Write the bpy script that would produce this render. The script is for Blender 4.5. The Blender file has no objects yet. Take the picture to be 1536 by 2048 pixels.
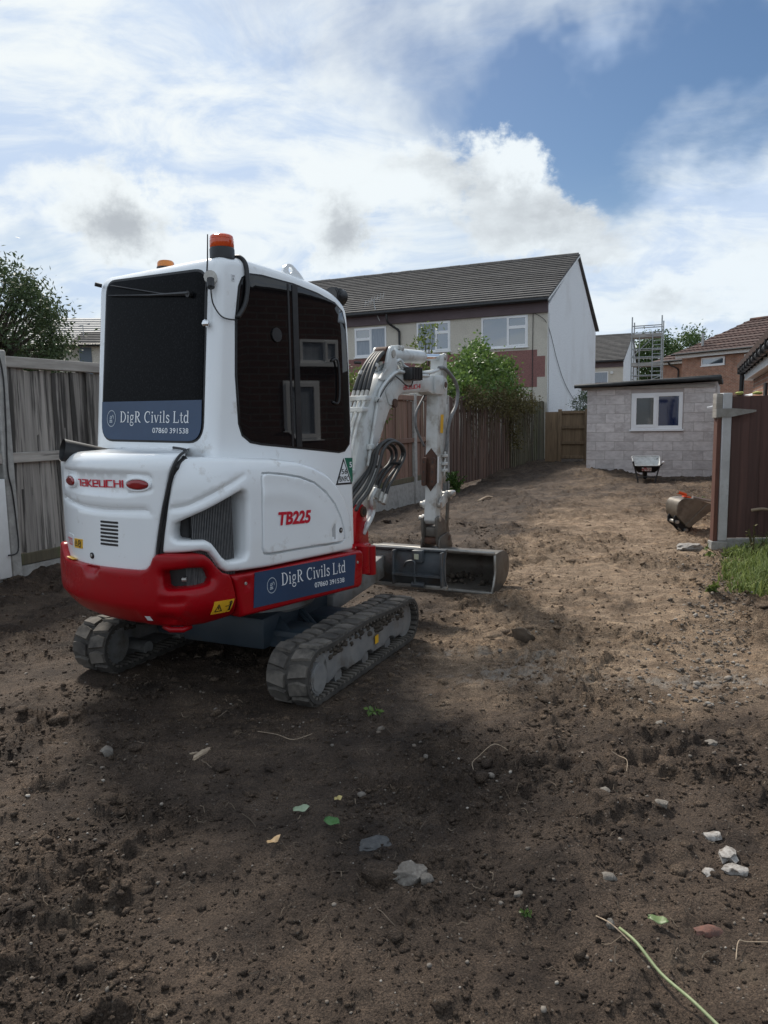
import bpy, bmesh, math, random
import numpy as np
from mathutils import Vector, Matrix
from mathutils.geometry import delaunay_2d_cdt
SC = bpy.context.scene
COL = SC.collection
PI = math.pi
rad = math.radians
random.seed(7)
RNG = np.random.default_rng(11)

# ------------------------------------------------------------------ camera, sky, sun, exposure
CAM_H = 1.5
cd = bpy.data.cameras.new('camera')
cam = bpy.data.objects.new('camera', cd); COL.objects.link(cam)
cd.sensor_fit = 'VERTICAL'; cd.sensor_height = 36.0; cd.lens = 36.0 * 1500 / 2048
cd.clip_end = 3000; cd.clip_start = 0.05
PIT, ROL = rad(7.1), rad(1.0)
_fw = Vector((0, math.cos(PIT), -math.sin(PIT))); _up = Vector((0, math.sin(PIT), math.cos(PIT))); _rt = Vector((1, 0, 0))
_r2 = _rt * math.cos(ROL) - _up * math.sin(ROL); _u2 = _up * math.cos(ROL) + _rt * math.sin(ROL)
m = Matrix((_r2, _u2, -_fw)).transposed().to_4x4(); m.translation = (0, 0, CAM_H)
cam.matrix_world = m
SC.camera = cam

SUN_HEAD, SUN_EL = rad(-24), rad(45)          # heading from the view axis, negative is to the left
sun_dir = Vector((math.sin(SUN_HEAD) * math.cos(SUN_EL), math.cos(SUN_HEAD) * math.cos(SUN_EL), math.sin(SUN_EL)))
sl = bpy.data.lights.new('sun', 'SUN'); sl.energy = 1.6; sl.angle = rad(10.0); sl.color = (1.0, 0.93, 0.83)
so = bpy.data.objects.new('sun', sl); COL.objects.link(so)
so.rotation_euler = sun_dir.to_track_quat('Z', 'Y').to_euler(); so.location = (0, 0, 30)

SC.view_settings.view_transform = 'Standard'; SC.view_settings.look = 'None'
SC.view_settings.exposure = 1.5; SC.view_settings.gamma = 1.0; SC.view_settings.use_curve_mapping = False
SC.cycles.use_denoising = True
SC.cycles.max_bounces = 6

world = bpy.data.worlds.new('World'); SC.world = world; world.use_nodes = True

SKYV = 0.29
def pixdir(u, v):
    d = _fw + (u - 768) / 1500 * _r2 + (1024 - v) / 1500 * _u2
    return d.normalized()

def build_sky():
    nt = world.node_tree; nt.nodes.clear(); N = nt.nodes; L = nt.links
    def node(t, **kw):
        n = N.new(t)
        for k, v in kw.items(): setattr(n, k, v)
        return n
    def math_(op, a, b=None, clamp=False):
        n = node('ShaderNodeMath', operation=op, use_clamp=clamp)
        for i, x in enumerate((a, b)):
            if x is None: continue
            if isinstance(x, (int, float)): n.inputs[i].default_value = x
            else: L.new(x, n.inputs[i])
        return n.outputs[0]
    def vm(op, a, b=None):
        n = node('ShaderNodeVectorMath', operation=op)
        for i, x in enumerate((a, b)):
            if x is None: continue
            if isinstance(x, (tuple, list, Vector)): n.inputs[i].default_value = tuple(x)
            else: L.new(x, n.inputs[i])
        return n
    def noise(vec, scale, detail=8, rough=.55, dist=0.0, lac=2.0):
        n = node('ShaderNodeTexNoise'); n.noise_dimensions = '3D'
        L.new(vec, n.inputs['Vector']); n.inputs['Scale'].default_value = scale; n.inputs['Detail'].default_value = detail
        n.inputs['Roughness'].default_value = rough; n.inputs['Distortion'].default_value = dist
        return n
    def ramp(x, a, b, smooth=True):
        n = node('ShaderNodeMapRange'); n.interpolation_type = 'SMOOTHSTEP' if smooth else 'LINEAR'
        L.new(x, n.inputs['Value']); n.inputs['From Min'].default_value = a; n.inputs['From Max'].default_value = b
        return n.outputs['Result']
    def mixc(f, a, b):
        n = node('ShaderNodeMix', data_type='RGBA')
        if isinstance(f, float): n.inputs[0].default_value = f
        else: L.new(f, n.inputs[0])
        for i, x in ((6, a), (7, b)):
            if isinstance(x, tuple): n.inputs[i].default_value = (*x, 1)
            else: L.new(x, n.inputs[i])
        return n.outputs[2]
    sky = node('ShaderNodeTexSky'); sky.sky_type = 'NISHITA'; sky.sun_disc = False
    sky.sun_elevation = SUN_EL; sky.sun_rotation = SUN_HEAD; sky.dust_density = 0.6; sky.ozone_density = 1.6
    tc = node('ShaderNodeTexCoord'); D = vm('NORMALIZE', tc.outputs['Generated']).outputs[0]
    # layer coordinates on a flat cloud deck
    sep = node('ShaderNodeSeparateXYZ'); L.new(D, sep.inputs[0])
    zz = math_('ADD', math_('MAXIMUM', sep.outputs[2], 0.0), 0.24)
    px = math_('DIVIDE', sep.outputs[0], zz); py = math_('DIVIDE', sep.outputs[1], zz)
    cmb = node('ShaderNodeCombineXYZ'); L.new(px, cmb.inputs[0]); L.new(py, cmb.inputs[1])
    P = cmb.outputs[0]
    # ragged directions for the individual clouds
    def warp(scale, amp, detail=7, rough=.6):
        w = vm('SUBTRACT', noise(D, scale, detail, rough).outputs['Color'], (.5, .5, .5)).outputs[0]
        k = node('ShaderNodeVectorMath', operation='SCALE'); L.new(w, k.inputs[0]); k.inputs['Scale'].default_value = amp
        return vm('NORMALIZE', vm('ADD', D, k.outputs[0]).outputs[0]).outputs[0]
    Dw = warp(3.2, .42, 5); Dc = warp(8.0, .19, 7, .66)
    def blob(vec, u, v, sx, sy, amp, rot=0.0):
        d = pixdir(u, v); rt_ = Vector((d.y, -d.x, 0)).normalized(); up_ = rt_.cross(d)
        a_, b_ = rt_ * math.cos(rad(rot)) + up_ * math.sin(rad(rot)), up_ * math.cos(rad(rot)) - rt_ * math.sin(rad(rot))
        qa = vm('DOT_PRODUCT', vec, tuple(a_ * (1500.0 / sx))).outputs['Value']; qb = vm('DOT_PRODUCT', vec, tuple(b_ * (1500.0 / sy))).outputs['Value']
        front = math_('GREATER_THAN', vm('DOT_PRODUCT', vec, tuple(d)).outputs['Value'], 0.2)
        e = math_('POWER', 2.71828, math_('MULTIPLY', math_('ADD', math_('MULTIPLY', qa, qa), math_('MULTIPLY', qb, qb)), -.5))
        return math_('MULTIPLY', math_('MULTIPLY', e, front), amp)
    def total(lst):
        x = lst[0]
        for y in lst[1:]: x = math_('ADD', x, y)
        return x
    # thin high veil: long soft streaks
    mp = node('ShaderNodeMapping'); L.new(P, mp.inputs[0]); mp.inputs['Rotation'].default_value = (0, 0, rad(52)); mp.inputs['Scale'].default_value = (1.0, 1.55, 1.0)
    mp.inputs['Location'].default_value = (3.1, 1.7, 0)
    vn = noise(mp.outputs[0], 0.95, 8, .62, .9).outputs['Fac']
    veil = total([math_('MULTIPLY', math_('SUBTRACT', vn, .5), 1.55), blob(Dw, 1390, 90, 300, 140, -.84, 10), blob(Dw, 1080, 250, 110, 90, -.66), blob(Dw, 820, 70, 280, 130, -.46), blob(Dw, 1260, 330, 150, 60, -.32, 25), blob(Dw, 90, 505, 110, 45, -.50), blob(Dw, 560, 500, 130, 50, -.16), blob(Dw, 220, 170, 420, 260, .40), blob(Dw, 1060, 80, 40, 130, .32, -38), blob(Dw, 1450, 170, 150, 36, .42, 22), blob(Dw, 1420, 470, 260, 130, .26), blob(Dw, 500, 330, 330, 110, .26)])
    veil_f = ramp(veil, -.72, .28)
    # heaped clouds: noise heaps everywhere, the large ones where they stand
    def heaps(Pv):
        return math_('MULTIPLY', math_('SUBTRACT', noise(Pv, 2.1, 9, .60, .15).outputs['Fac'], .5), 1.9)
    h0 = heaps(P)
    ofs = vm('ADD', P, (-.055, .115, 0)).outputs[0]; h1 = heaps(ofs)
    place = total([blob(Dc, 930, 320, 115, 80, .60), blob(Dc, 1070, 365, 75, 65, .55), blob(Dc, 640, 330, 170, 60, .26), blob(Dc, 1235, 195, 42, 20, .55, -25), blob(Dc, 1300, 595, 75, 32, .55), blob(Dc, 1540, 540, 50, 60, .60), blob(Dc, 255, 425, 70, 62, .72), blob(Dc, 685, 445, 50, 48, .62), blob(Dc, 1180, 470, 170, 45, .40), blob(Dc, 420, 470, 190, 45, .25), blob(Dw, 1330, 170, 230, 150, -.55), blob(Dw, 820, 110, 260, 90, -.35), blob(Dw, 90, 510, 110, 40, -.35)])
    cumv = math_('ADD', math_('MULTIPLY', h0, .95), place)
    cum_f = ramp(cumv, .14, .40)
    # sunward slope of the heaps gives lit rims and grey undersides
    slope = math_('MULTIPLY', math_('SUBTRACT', h0, h1), 1.5)
    dark = total([math_('MULTIPLY', slope, -.55), math_('MULTIPLY', h0, .30), blob(Dc, 258, 432, 58, 52, .80), blob(Dc, 688, 450, 44, 40, .60), blob(Dc, 1010, 385, 105, 60, .38), blob(Dc, 900, 340, 60, 50, .20), blob(Dc, 1160, 470, 150, 42, .42), blob(Dc, 1320, 615, 60, 22, .35), blob(Dc, 930, 225, 80, 30, -.3), blob(Dc, 1085, 300, 50, 26, -.3)])
    dark_f = ramp(dark, .02, .85)
    glow = blob(D, 60, -40, 620, 480, 1.0)
    cloud_w = mixc(glow, (3.0, 3.28, 3.48), (3.22, 3.40, 3.45))
    cum_c = mixc(dark_f, cloud_w, (1.65, 1.78, 1.92))
    skyc = node('ShaderNodeHueSaturation'); L.new(sky.outputs[0], skyc.inputs['Color']); skyc.inputs['Saturation'].default_value = 1.18; skyc.inputs['Value'].default_value = SKYV
    vt = noise(mp.outputs[0], 2.4, 7, .62, .8).outputs['Fac']
    veil_c = mixc(ramp(vt, .36, .62), (2.05, 2.5, 3.2), cloud_w)
    c1 = mixc(veil_f, skyc.outputs[0], veil_c)
    c2 = mixc(cum_f, c1, cum_c)
    # pale haze along the horizon
    hz = ramp(sep.outputs[2], 0.30, 0.0)
    c3 = mixc(math_('MULTIPLY', hz, .40), c2, (2.85, 3.15, 3.45))
    bg = node('ShaderNodeBackground'); L.new(c3, bg.inputs['Color']); bg.inputs['Strength'].default_value = 0.1
    world.cycles.sampling_method = 'MANUAL'; world.cycles.sample_map_resolution = 256
    out = node('ShaderNodeOutputWorld'); L.new(bg.outputs[0], out.inputs['Surface'])
build_sky()

# ------------------------------------------------------------------ helpers
def tag(o, label=None, cat=None, group=None, kind=None):
    if label: o['label'] = label
    if cat: o['category'] = cat
    if group: o['group'] = group
    if kind: o['kind'] = kind
    return o

def empty(name, loc=(0, 0, 0), rz=0.0, parent=None):
    o = bpy.data.objects.new(name, None); COL.objects.link(o)
    o.location = loc; o.rotation_euler = (0, 0, rz); o.empty_display_size = .2
    if parent: o.parent = parent
    return o

def mk(name, verts, faces, mat, parent=None, smooth=False, sharp=None, uv=None):
    me = bpy.data.meshes.new(name)
    me.from_pydata([tuple(map(float, v)) for v in verts] if not isinstance(verts, np.ndarray) else verts.tolist(), [], [tuple(f) for f in faces] if not isinstance(faces, np.ndarray) else faces.tolist())
    me.update()
    if smooth or sharp is not None:
        me.polygons.foreach_set('use_smooth', [True] * len(me.polygons))
        if sharp is not None: me.set_sharp_from_angle(angle=rad(sharp))
    if uv is not None:
        l = me.uv_layers.new(name='UVMap')
        for lp in me.loops: l.data[lp.index].uv = uv[lp.vertex_index]
    return link(name, me, mat, parent)

def link(name, me, mat=None, parent=None):
    if mat is not None and not me.materials: me.materials.append(mat)
    o = bpy.data.objects.new(name, me); COL.objects.link(o)
    if parent: o.parent = parent
    return o

class MB:
    """collects shapes of ONE part"""
    def __init__(self): self.v = []; self.f = []
    def add(self, v, f):
        n = len(self.v); self.v += [tuple(p) for p in v]; self.f += [tuple(i + n for i in q) for q in f]; return self
    def box(self, lo, hi, M=None):
        x0, y0, z0 = lo; x1, y1, z1 = hi
        v = [(x0, y0, z0), (x1, y0, z0), (x1, y1, z0), (x0, y1, z0), (x0, y0, z1), (x1, y0, z1), (x1, y1, z1), (x0, y1, z1)]
        if M: v = [tuple(M(*p)) for p in v]
        return self.add(v, [(0, 3, 2, 1), (4, 5, 6, 7), (0, 1, 5, 4), (1, 2, 6, 5), (2, 3, 7, 6), (3, 0, 4, 7)])
    def tube(self, pts, r, n=8, caps=True, r2=None):
        pts = [Vector(p) for p in pts]; k = len(pts)
        T = []
        for i in range(k):
            a = pts[max(i - 1, 0)]; b = pts[min(i + 1, k - 1)]; T.append((b - a).normalized())
        up = Vector((0, 0, 1)) if abs(T[0].z) < .9 else Vector((1, 0, 0))
        nrm = T[0].cross(up).normalized(); rings = []
        for i in range(k):
            if i:
                nrm = (nrm - T[i] * nrm.dot(T[i])); nrm.normalize()
            bi = T[i].cross(nrm)
            rr = r[i] if isinstance(r, (list, tuple)) else (r if r2 is None else r + (r2 - r) * i / (k - 1))
            rings.append([pts[i] + (nrm * math.cos(2 * PI * j / n) + bi * math.sin(2 * PI * j / n)) * rr for j in range(n)])
        v = [p for rg in rings for p in rg]; f = []
        for i in range(k - 1):
            for j in range(n):
                a = i * n + j; b = i * n + (j + 1) % n; f.append((a, b, b + n, a + n))
        if caps: f.append(tuple(range(n))[::-1]); f.append(tuple((k - 1) * n + j for j in range(n)))
        return self.add(v, f)
    def build(self, name, mat, parent=None, smooth=False, sharp=None, bevel=0, seg=2):
        o = mk(name, self.v, self.f, mat, parent, smooth, sharp)
        if bevel: bevel_mesh(o.data, bevel, seg)
        return o

def bevel_mesh(me, w, seg=2, angle=30):
    bm = bmesh.new(); bm.from_mesh(me)
    bmesh.ops.remove_doubles(bm, verts=bm.verts, dist=1e-5)
    bmesh.ops.recalc_face_normals(bm, faces=bm.faces)
    ed = [e for e in bm.edges if len(e.link_faces) == 2 and e.calc_face_angle(0) > rad(angle)]
    bmesh.ops.bevel(bm, geom=ed, offset=w, segments=seg, profile=.5, affect='EDGES', clamp_overlap=True)
    bm.to_mesh(me); bm.free()
    me.polygons.foreach_set('use_smooth', [True] * len(me.polygons)); me.set_sharp_from_angle(angle=rad(40)); me.update()

def spline(pts, n=6):
    """Catmull-Rom through points"""
    P = [Vector(p) for p in pts]; out = []
    for i in range(len(P) - 1):
        p0 = P[max(i - 1, 0)]; p1 = P[i]; p2 = P[i + 1]; p3 = P[min(i + 2, len(P) - 1)]
        for k in range(n):
            t = k / n
            out.append(.5 * ((2 * p1) + (p2 - p0) * t + (2 * p0 - 5 * p1 + 4 * p2 - p3) * t * t + (3 * p1 - p0 - 3 * p2 + p3) * t ** 3))
    out.append(P[-1]); return out

def round_poly(pts, r, n=5):
    """round every corner of a 2D polygon; r single or per corner"""
    out = []; k = len(pts)
    for i in range(k):
        p = Vector(pts[i]); a = Vector(pts[i - 1]) - p; b = Vector(pts[(i + 1) % k]) - p
        rr = r[i] if isinstance(r, (list, tuple)) else r
        if rr <= 1e-5: out.append(tuple(p)); continue
        la, lb = a.length, b.length; a.normalize(); b.normalize()
        d = min(rr, la * .48, lb * .48)
        for j in range(n + 1):
            t = j / n
            q = (p + a * d) * (1 - t) ** 2 + p * 2 * t * (1 - t) + (p + b * d) * t * t
            out.append((q.x, q.y))
    return out

def inside(poly, P):
    poly = np.asarray(poly); x, y = P[:, 0], P[:, 1]; c = np.zeros(len(P), bool)
    x0, y0 = poly[:, 0], poly[:, 1]; x1, y1 = np.roll(x0, -1), np.roll(y0, -1)
    for i in range(len(poly)):
        cond = (y0[i] > y) != (y1[i] > y)
        with np.errstate(divide='ignore', invalid='ignore'):
            xi = (x1[i] - x0[i]) * (y - y0[i]) / (y1[i] - y0[i] + 1e-30) + x0[i]
        c ^= cond & (x < xi)
    return c

def bdist(loops, P):
    d = np.full(len(P), 1e9)
    for lp in loops:
        A = np.asarray(lp); B = np.roll(A, -1, 0)
        for a, b in zip(A, B):
            ab = b - a; t = np.clip(((P - a) @ ab) / (ab @ ab + 1e-20), 0, 1)
            d = np.minimum(d, np.hypot(*(P - (a + t[:, None] * ab)).T))
    return d

def densify(lp, res):
    out = []
    for i in range(len(lp)):
        a = np.asarray(lp[i], float); b = np.asarray(lp[(i + 1) % len(lp)], float)
        n = max(1, int(math.ceil(np.hypot(*(b - a)) / res)))
        for k in range(n): out.append(a + (b - a) * k / n)
    return out

def panel(name, poly, fmap, mat, parent, holes=(), depth=.02, r=0.0, res=.035, relief=None, sharp=35, feats=()):
    """a curved sheet: 2D outline with holes, rounded edge r, mapped by fmap(a, b, off) and given depth"""
    loops = [densify(poly, res)] + [densify(h, res) for h in holes]
    pts = []; edges = []
    for lp in loops:
        n0 = len(pts); pts += [np.asarray(p) for p in lp]; k = len(lp)
        edges += [(n0 + i, n0 + (i + 1) % k) for i in range(k)]
    A = np.array(poly); lo, hi = A.min(0), A.max(0)
    cand = []
    gx = np.arange(lo[0], hi[0], res); gy = np.arange(lo[1], hi[1], res)
    X, Y = np.meshgrid(gx, gy); G = np.stack([X.ravel(), Y.ravel()], 1)
    G = G + (np.arange(len(G))[:, None] % 7 - 3) * 1e-5
    def ok(Q, dmin):
        if not len(Q): return Q
        mm = inside(poly, Q)
        for h in holes: mm &= ~inside(h, Q)
        Q = Q[mm]
        return Q[bdist(loops, Q) > dmin] if len(Q) else Q
    cand.append(ok(G, max(r * 1.05, res * .4)))
    if r > 0:
        for fr in (.12, .35, .66, 1.0):
            dd = r * fr; ring = []
            for lp in loops:
                Lp = np.array(lp); tn = np.roll(Lp, -1, 0) - np.roll(Lp, 1, 0); tn /= (np.hypot(*tn.T)[:, None] + 1e-12)
                nn = np.stack([-tn[:, 1], tn[:, 0]], 1); ring += [Lp + nn * dd, Lp - nn * dd]
            cand.append(ok(np.concatenate(ring), dd * .92))
    for fp, closed, offs in feats:                    # rows of points along relief lines so that creases stay crisp
        Lp = np.array(densify(fp, res * .8)) if closed else np.array([np.array(fp[i]) + (np.array(fp[i + 1]) - np.array(fp[i])) * k / 24 for i in range(len(fp) - 1) for k in range(24)])
        Lp = Lp[:: max(1, int(len(Lp) * .0 + 1))]
        if not closed:
            dd_ = np.concatenate([[0], np.cumsum(np.hypot(*np.diff(Lp, axis=0).T))]); q_ = np.arange(0, dd_[-1], res * .7); Lp = np.stack([np.interp(q_, dd_, Lp[:, 0]), np.interp(q_, dd_, Lp[:, 1])], 1)
        tn = np.roll(Lp, -1, 0) - np.roll(Lp, 1, 0)
        if not closed: tn[0] = Lp[1] - Lp[0]; tn[-1] = Lp[-1] - Lp[-2]
        tn /= (np.hypot(*tn.T)[:, None] + 1e-12); nn = np.stack([-tn[:, 1], tn[:, 0]], 1)
        rows = np.concatenate([Lp + nn * o for o in offs])
        base_ = cand[0]
        if len(base_) and len(rows):                  # thin the grid next to the line
            dmin = np.min(np.hypot(base_[:, None, 0] - rows[None, :, 0], base_[:, None, 1] - rows[None, :, 1]), axis=1); cand[0] = base_[dmin > res * .45]
        cand.append(ok(rows, max(r * .3, .002)))
    allp = [Vector((p[0], p[1])) for p in pts] + [Vector((q[0], q[1])) for c in cand for q in c]
    V, _, Fc, *_ = delaunay_2d_cdt(allp, edges, [], 0, 1e-5)
    P = np.array([(p.x, p.y) for p in V]); F = np.array([f for f in Fc if len(f) == 3])
    cen = P[F].mean(1); keep = inside(poly, cen)
    for h in holes: keep &= ~inside(h, cen)
    F = F[keep]
    d = bdist(loops, P); off = np.zeros(len(P))
    if r > 0:
        q = np.clip(d, 0, r); off = -r + np.sqrt(np.maximum(0, r * r - (r - q) ** 2))
    if relief is not None: off = off + relief(P[:, 0], P[:, 1])
    v = [fmap(P[i, 0], P[i, 1], off[i]) for i in range(len(P))]
    f = [tuple(t) for t in F.tolist()]
    cnt = {}
    for t in f:
        for i in range(3):
            e = (t[i], t[(i + 1) % 3]); cnt[tuple(sorted(e))] = None if tuple(sorted(e)) in cnt else e
    low = {}
    for e in [e for e in cnt.values() if e]:
        for i in e:
            if i not in low:
                low[i] = len(v); v.append(fmap(P[i, 0], P[i, 1], -depth))
        f.append((e[1], e[0], low[e[0]], low[e[1]]))
    return mk(name, v, f, mat, parent, sharp=sharp)

# ------------------------------------------------------------------ materials
def nodemat(name):
    m_ = bpy.data.materials.new(name); m_.use_nodes = True
    nt = m_.node_tree; b = nt.nodes['Principled BSDF']; return m_, nt, b

def PM(name, c1, c2=None, rough=.6, metal=0.0, scale=6.0, detail=6, stretch=(1, 1, 1), bump=0.0, bscale=60.0, bdist_=.004, coat=0.0, rand=0.0, spec=.5, lo=.35, hi=.65,
       c3=None, c3scale=2.0, c3lo=.55, c3hi=.7, rvar=0.0, rot=(0, 0, 0), coord='Object', emit=None, bstretch=None):
    """general painted / weathered surface: two tones by noise, optional third tone in stains, per-object variation, fine bump"""
    m_, nt, b = nodemat(name); N = nt.nodes; L = nt.links
    c2 = c2 or c1
    tc = N.new('ShaderNodeTexCoord'); oi = N.new('ShaderNodeObjectInfo')
    av = N.new('ShaderNodeVectorMath'); av.operation = 'ADD'; L.new(tc.outputs[coord], av.inputs[0])
    sc = N.new('ShaderNodeVectorMath'); sc.operation = 'SCALE'; sc.inputs[0].default_value = (37.1, 17.3, 53.7); L.new(oi.outputs['Random'], sc.inputs['Scale'])
    if rand: L.new(sc.outputs[0], av.inputs[1])
    mp = N.new('ShaderNodeMapping'); L.new(av.outputs[0], mp.inputs[0]); mp.inputs['Scale'].default_value = stretch; mp.inputs['Rotation'].default_value = rot
    n1 = N.new('ShaderNodeTexNoise'); L.new(mp.outputs[0], n1.inputs['Vector']); n1.inputs['Scale'].default_value = scale; n1.inputs['Detail'].default_value = detail; n1.inputs['Roughness'].default_value = .62
    mr = N.new('ShaderNodeMapRange'); L.new(n1.outputs['Fac'], mr.inputs['Value']); mr.inputs['From Min'].default_value = lo; mr.inputs['From Max'].default_value = hi
    mx = N.new('ShaderNodeMix'); mx.data_type = 'RGBA'; L.new(mr.outputs[0], mx.inputs[0]); mx.inputs[6].default_value = (*c1, 1); mx.inputs[7].default_value = (*c2, 1)
    col = mx.outputs[2]
    if c3:
        n3 = N.new('ShaderNodeTexNoise'); L.new(mp.outputs[0], n3.inputs['Vector']); n3.inputs['Scale'].default_value = c3scale; n3.inputs['Detail'].default_value = 7; n3.inputs['Roughness'].default_value = .65
        r3 = N.new('ShaderNodeMapRange'); L.new(n3.outputs['Fac'], r3.inputs['Value']); r3.inputs['From Min'].default_value = c3lo; r3.inputs['From Max'].default_value = c3hi
        x3 = N.new('ShaderNodeMix'); x3.data_type = 'RGBA'; L.new(r3.outputs[0], x3.inputs[0]); L.new(col, x3.inputs[6]); x3.inputs[7].default_value = (*c3, 1); col = x3.outputs[2]
    if rand:
        hs = N.new('ShaderNodeHueSaturation'); L.new(col, hs.inputs['Color'])
        rr = N.new('ShaderNodeMapRange'); L.new(oi.outputs['Random'], rr.inputs['Value']); rr.inputs['To Min'].default_value = 1 - rand; rr.inputs['To Max'].default_value = 1 + rand
        L.new(rr.outputs[0], hs.inputs['Value']); col = hs.outputs[0]
    L.new(col, b.inputs['Base Color'])
    b.inputs['Roughness'].default_value = rough; b.inputs['Metallic'].default_value = metal; b.inputs['Coat Weight'].default_value = coat; b.inputs['Coat Roughness'].default_value = .08
    b.inputs['Specular IOR Level'].default_value = spec
    if rvar:
        rm = N.new('ShaderNodeMapRange'); L.new(n1.outputs['Fac'], rm.inputs['Value']); rm.inputs['From Min'].default_value = .3; rm.inputs['From Max'].default_value = .7
        rm.inputs['To Min'].default_value = rough - rvar; rm.inputs['To Max'].default_value = rough + rvar; L.new(rm.outputs[0], b.inputs['Roughness'])
    if bump:
        nb = N.new('ShaderNodeTexNoise'); nb.inputs['Scale'].default_value = bscale; nb.inputs['Detail'].default_value = 5
        if bstretch:
            mb = N.new('ShaderNodeMapping'); L.new(av.outputs[0], mb.inputs[0]); mb.inputs['Scale'].default_value = bstretch; L.new(mb.outputs[0], nb.inputs['Vector'])
        else: L.new(mp.outputs[0], nb.inputs['Vector'])
        bp = N.new('ShaderNodeBump'); bp.inputs['Strength'].default_value = bump; bp.inputs['Distance'].default_value = bdist_; L.new(nb.outputs['Fac'], bp.inputs['Height']); L.new(bp.outputs[0], b.inputs['Normal'])
    if emit: b.inputs['Emission Color'].default_value = (*emit[0], 1); b.inputs['Emission Strength'].default_value = emit[1]
    return m_

def brick_mat(name, c1, c2, mortar, scale=1.0):
    m_, nt, b = nodemat(name); N = nt.nodes; L = nt.links
    uv = N.new('ShaderNodeUVMap'); br = N.new('ShaderNodeTexBrick'); L.new(uv.outputs[0], br.inputs['Vector'])
    br.inputs['Scale'].default_value = 1.0; br.inputs['Brick Width'].default_value = .225; br.inputs['Row Height'].default_value = .075; br.inputs['Mortar Size'].default_value = .009; br.inputs['Mortar Smooth'].default_value = .15
    br.inputs['Color1'].default_value = (*c1, 1); br.inputs['Color2'].default_value = (*c2, 1); br.inputs['Mortar'].default_value = (*mortar, 1); br.inputs['Bias'].default_value = -.1
    n = N.new('ShaderNodeTexNoise'); L.new(uv.outputs[0], n.inputs['Vector']); n.inputs['Scale'].default_value = 3.0; n.inputs['Detail'].default_value = 8
    mx = N.new('ShaderNodeMix'); mx.data_type = 'RGBA'; mx.blend_type = 'MULTIPLY'; mx.inputs[0].default_value = .8
    mr = N.new('ShaderNodeMapRange'); L.new(n.outputs['Fac'], mr.inputs['Value']); mr.inputs['From Min'].default_value = .3; mr.inputs['From Max'].default_value = .7; mr.inputs['To Min'].default_value = .65; mr.inputs['To Max'].default_value = 1.15
    L.new(br.outputs['Color'], mx.inputs[6]); L.new(mr.outputs[0], mx.inputs[7]); L.new(mx.outputs[2], b.inputs['Base Color'])
    bp = N.new('ShaderNodeBump'); bp.inputs['Strength'].default_value = .6; bp.inputs['Distance'].default_value = .01; bp.invert = True; L.new(br.outputs['Fac'], bp.inputs['Height']); L.new(bp.outputs[0], b.inputs['Normal'])
    b.inputs['Roughness'].default_value = .85
    return m_

def glass_mat(name, col=(.012, .016, .022), rough=.03, spec=.6):
    m_, nt, b = nodemat(name)
    b.inputs['Base Color'].default_value = (*col, 1); b.inputs['Roughness'].default_value = rough; b.inputs['Specular IOR Level'].default_value = spec; b.inputs['Coat Weight'].default_value = .3; b.inputs['Coat Roughness'].default_value = .02
    return m_

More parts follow.
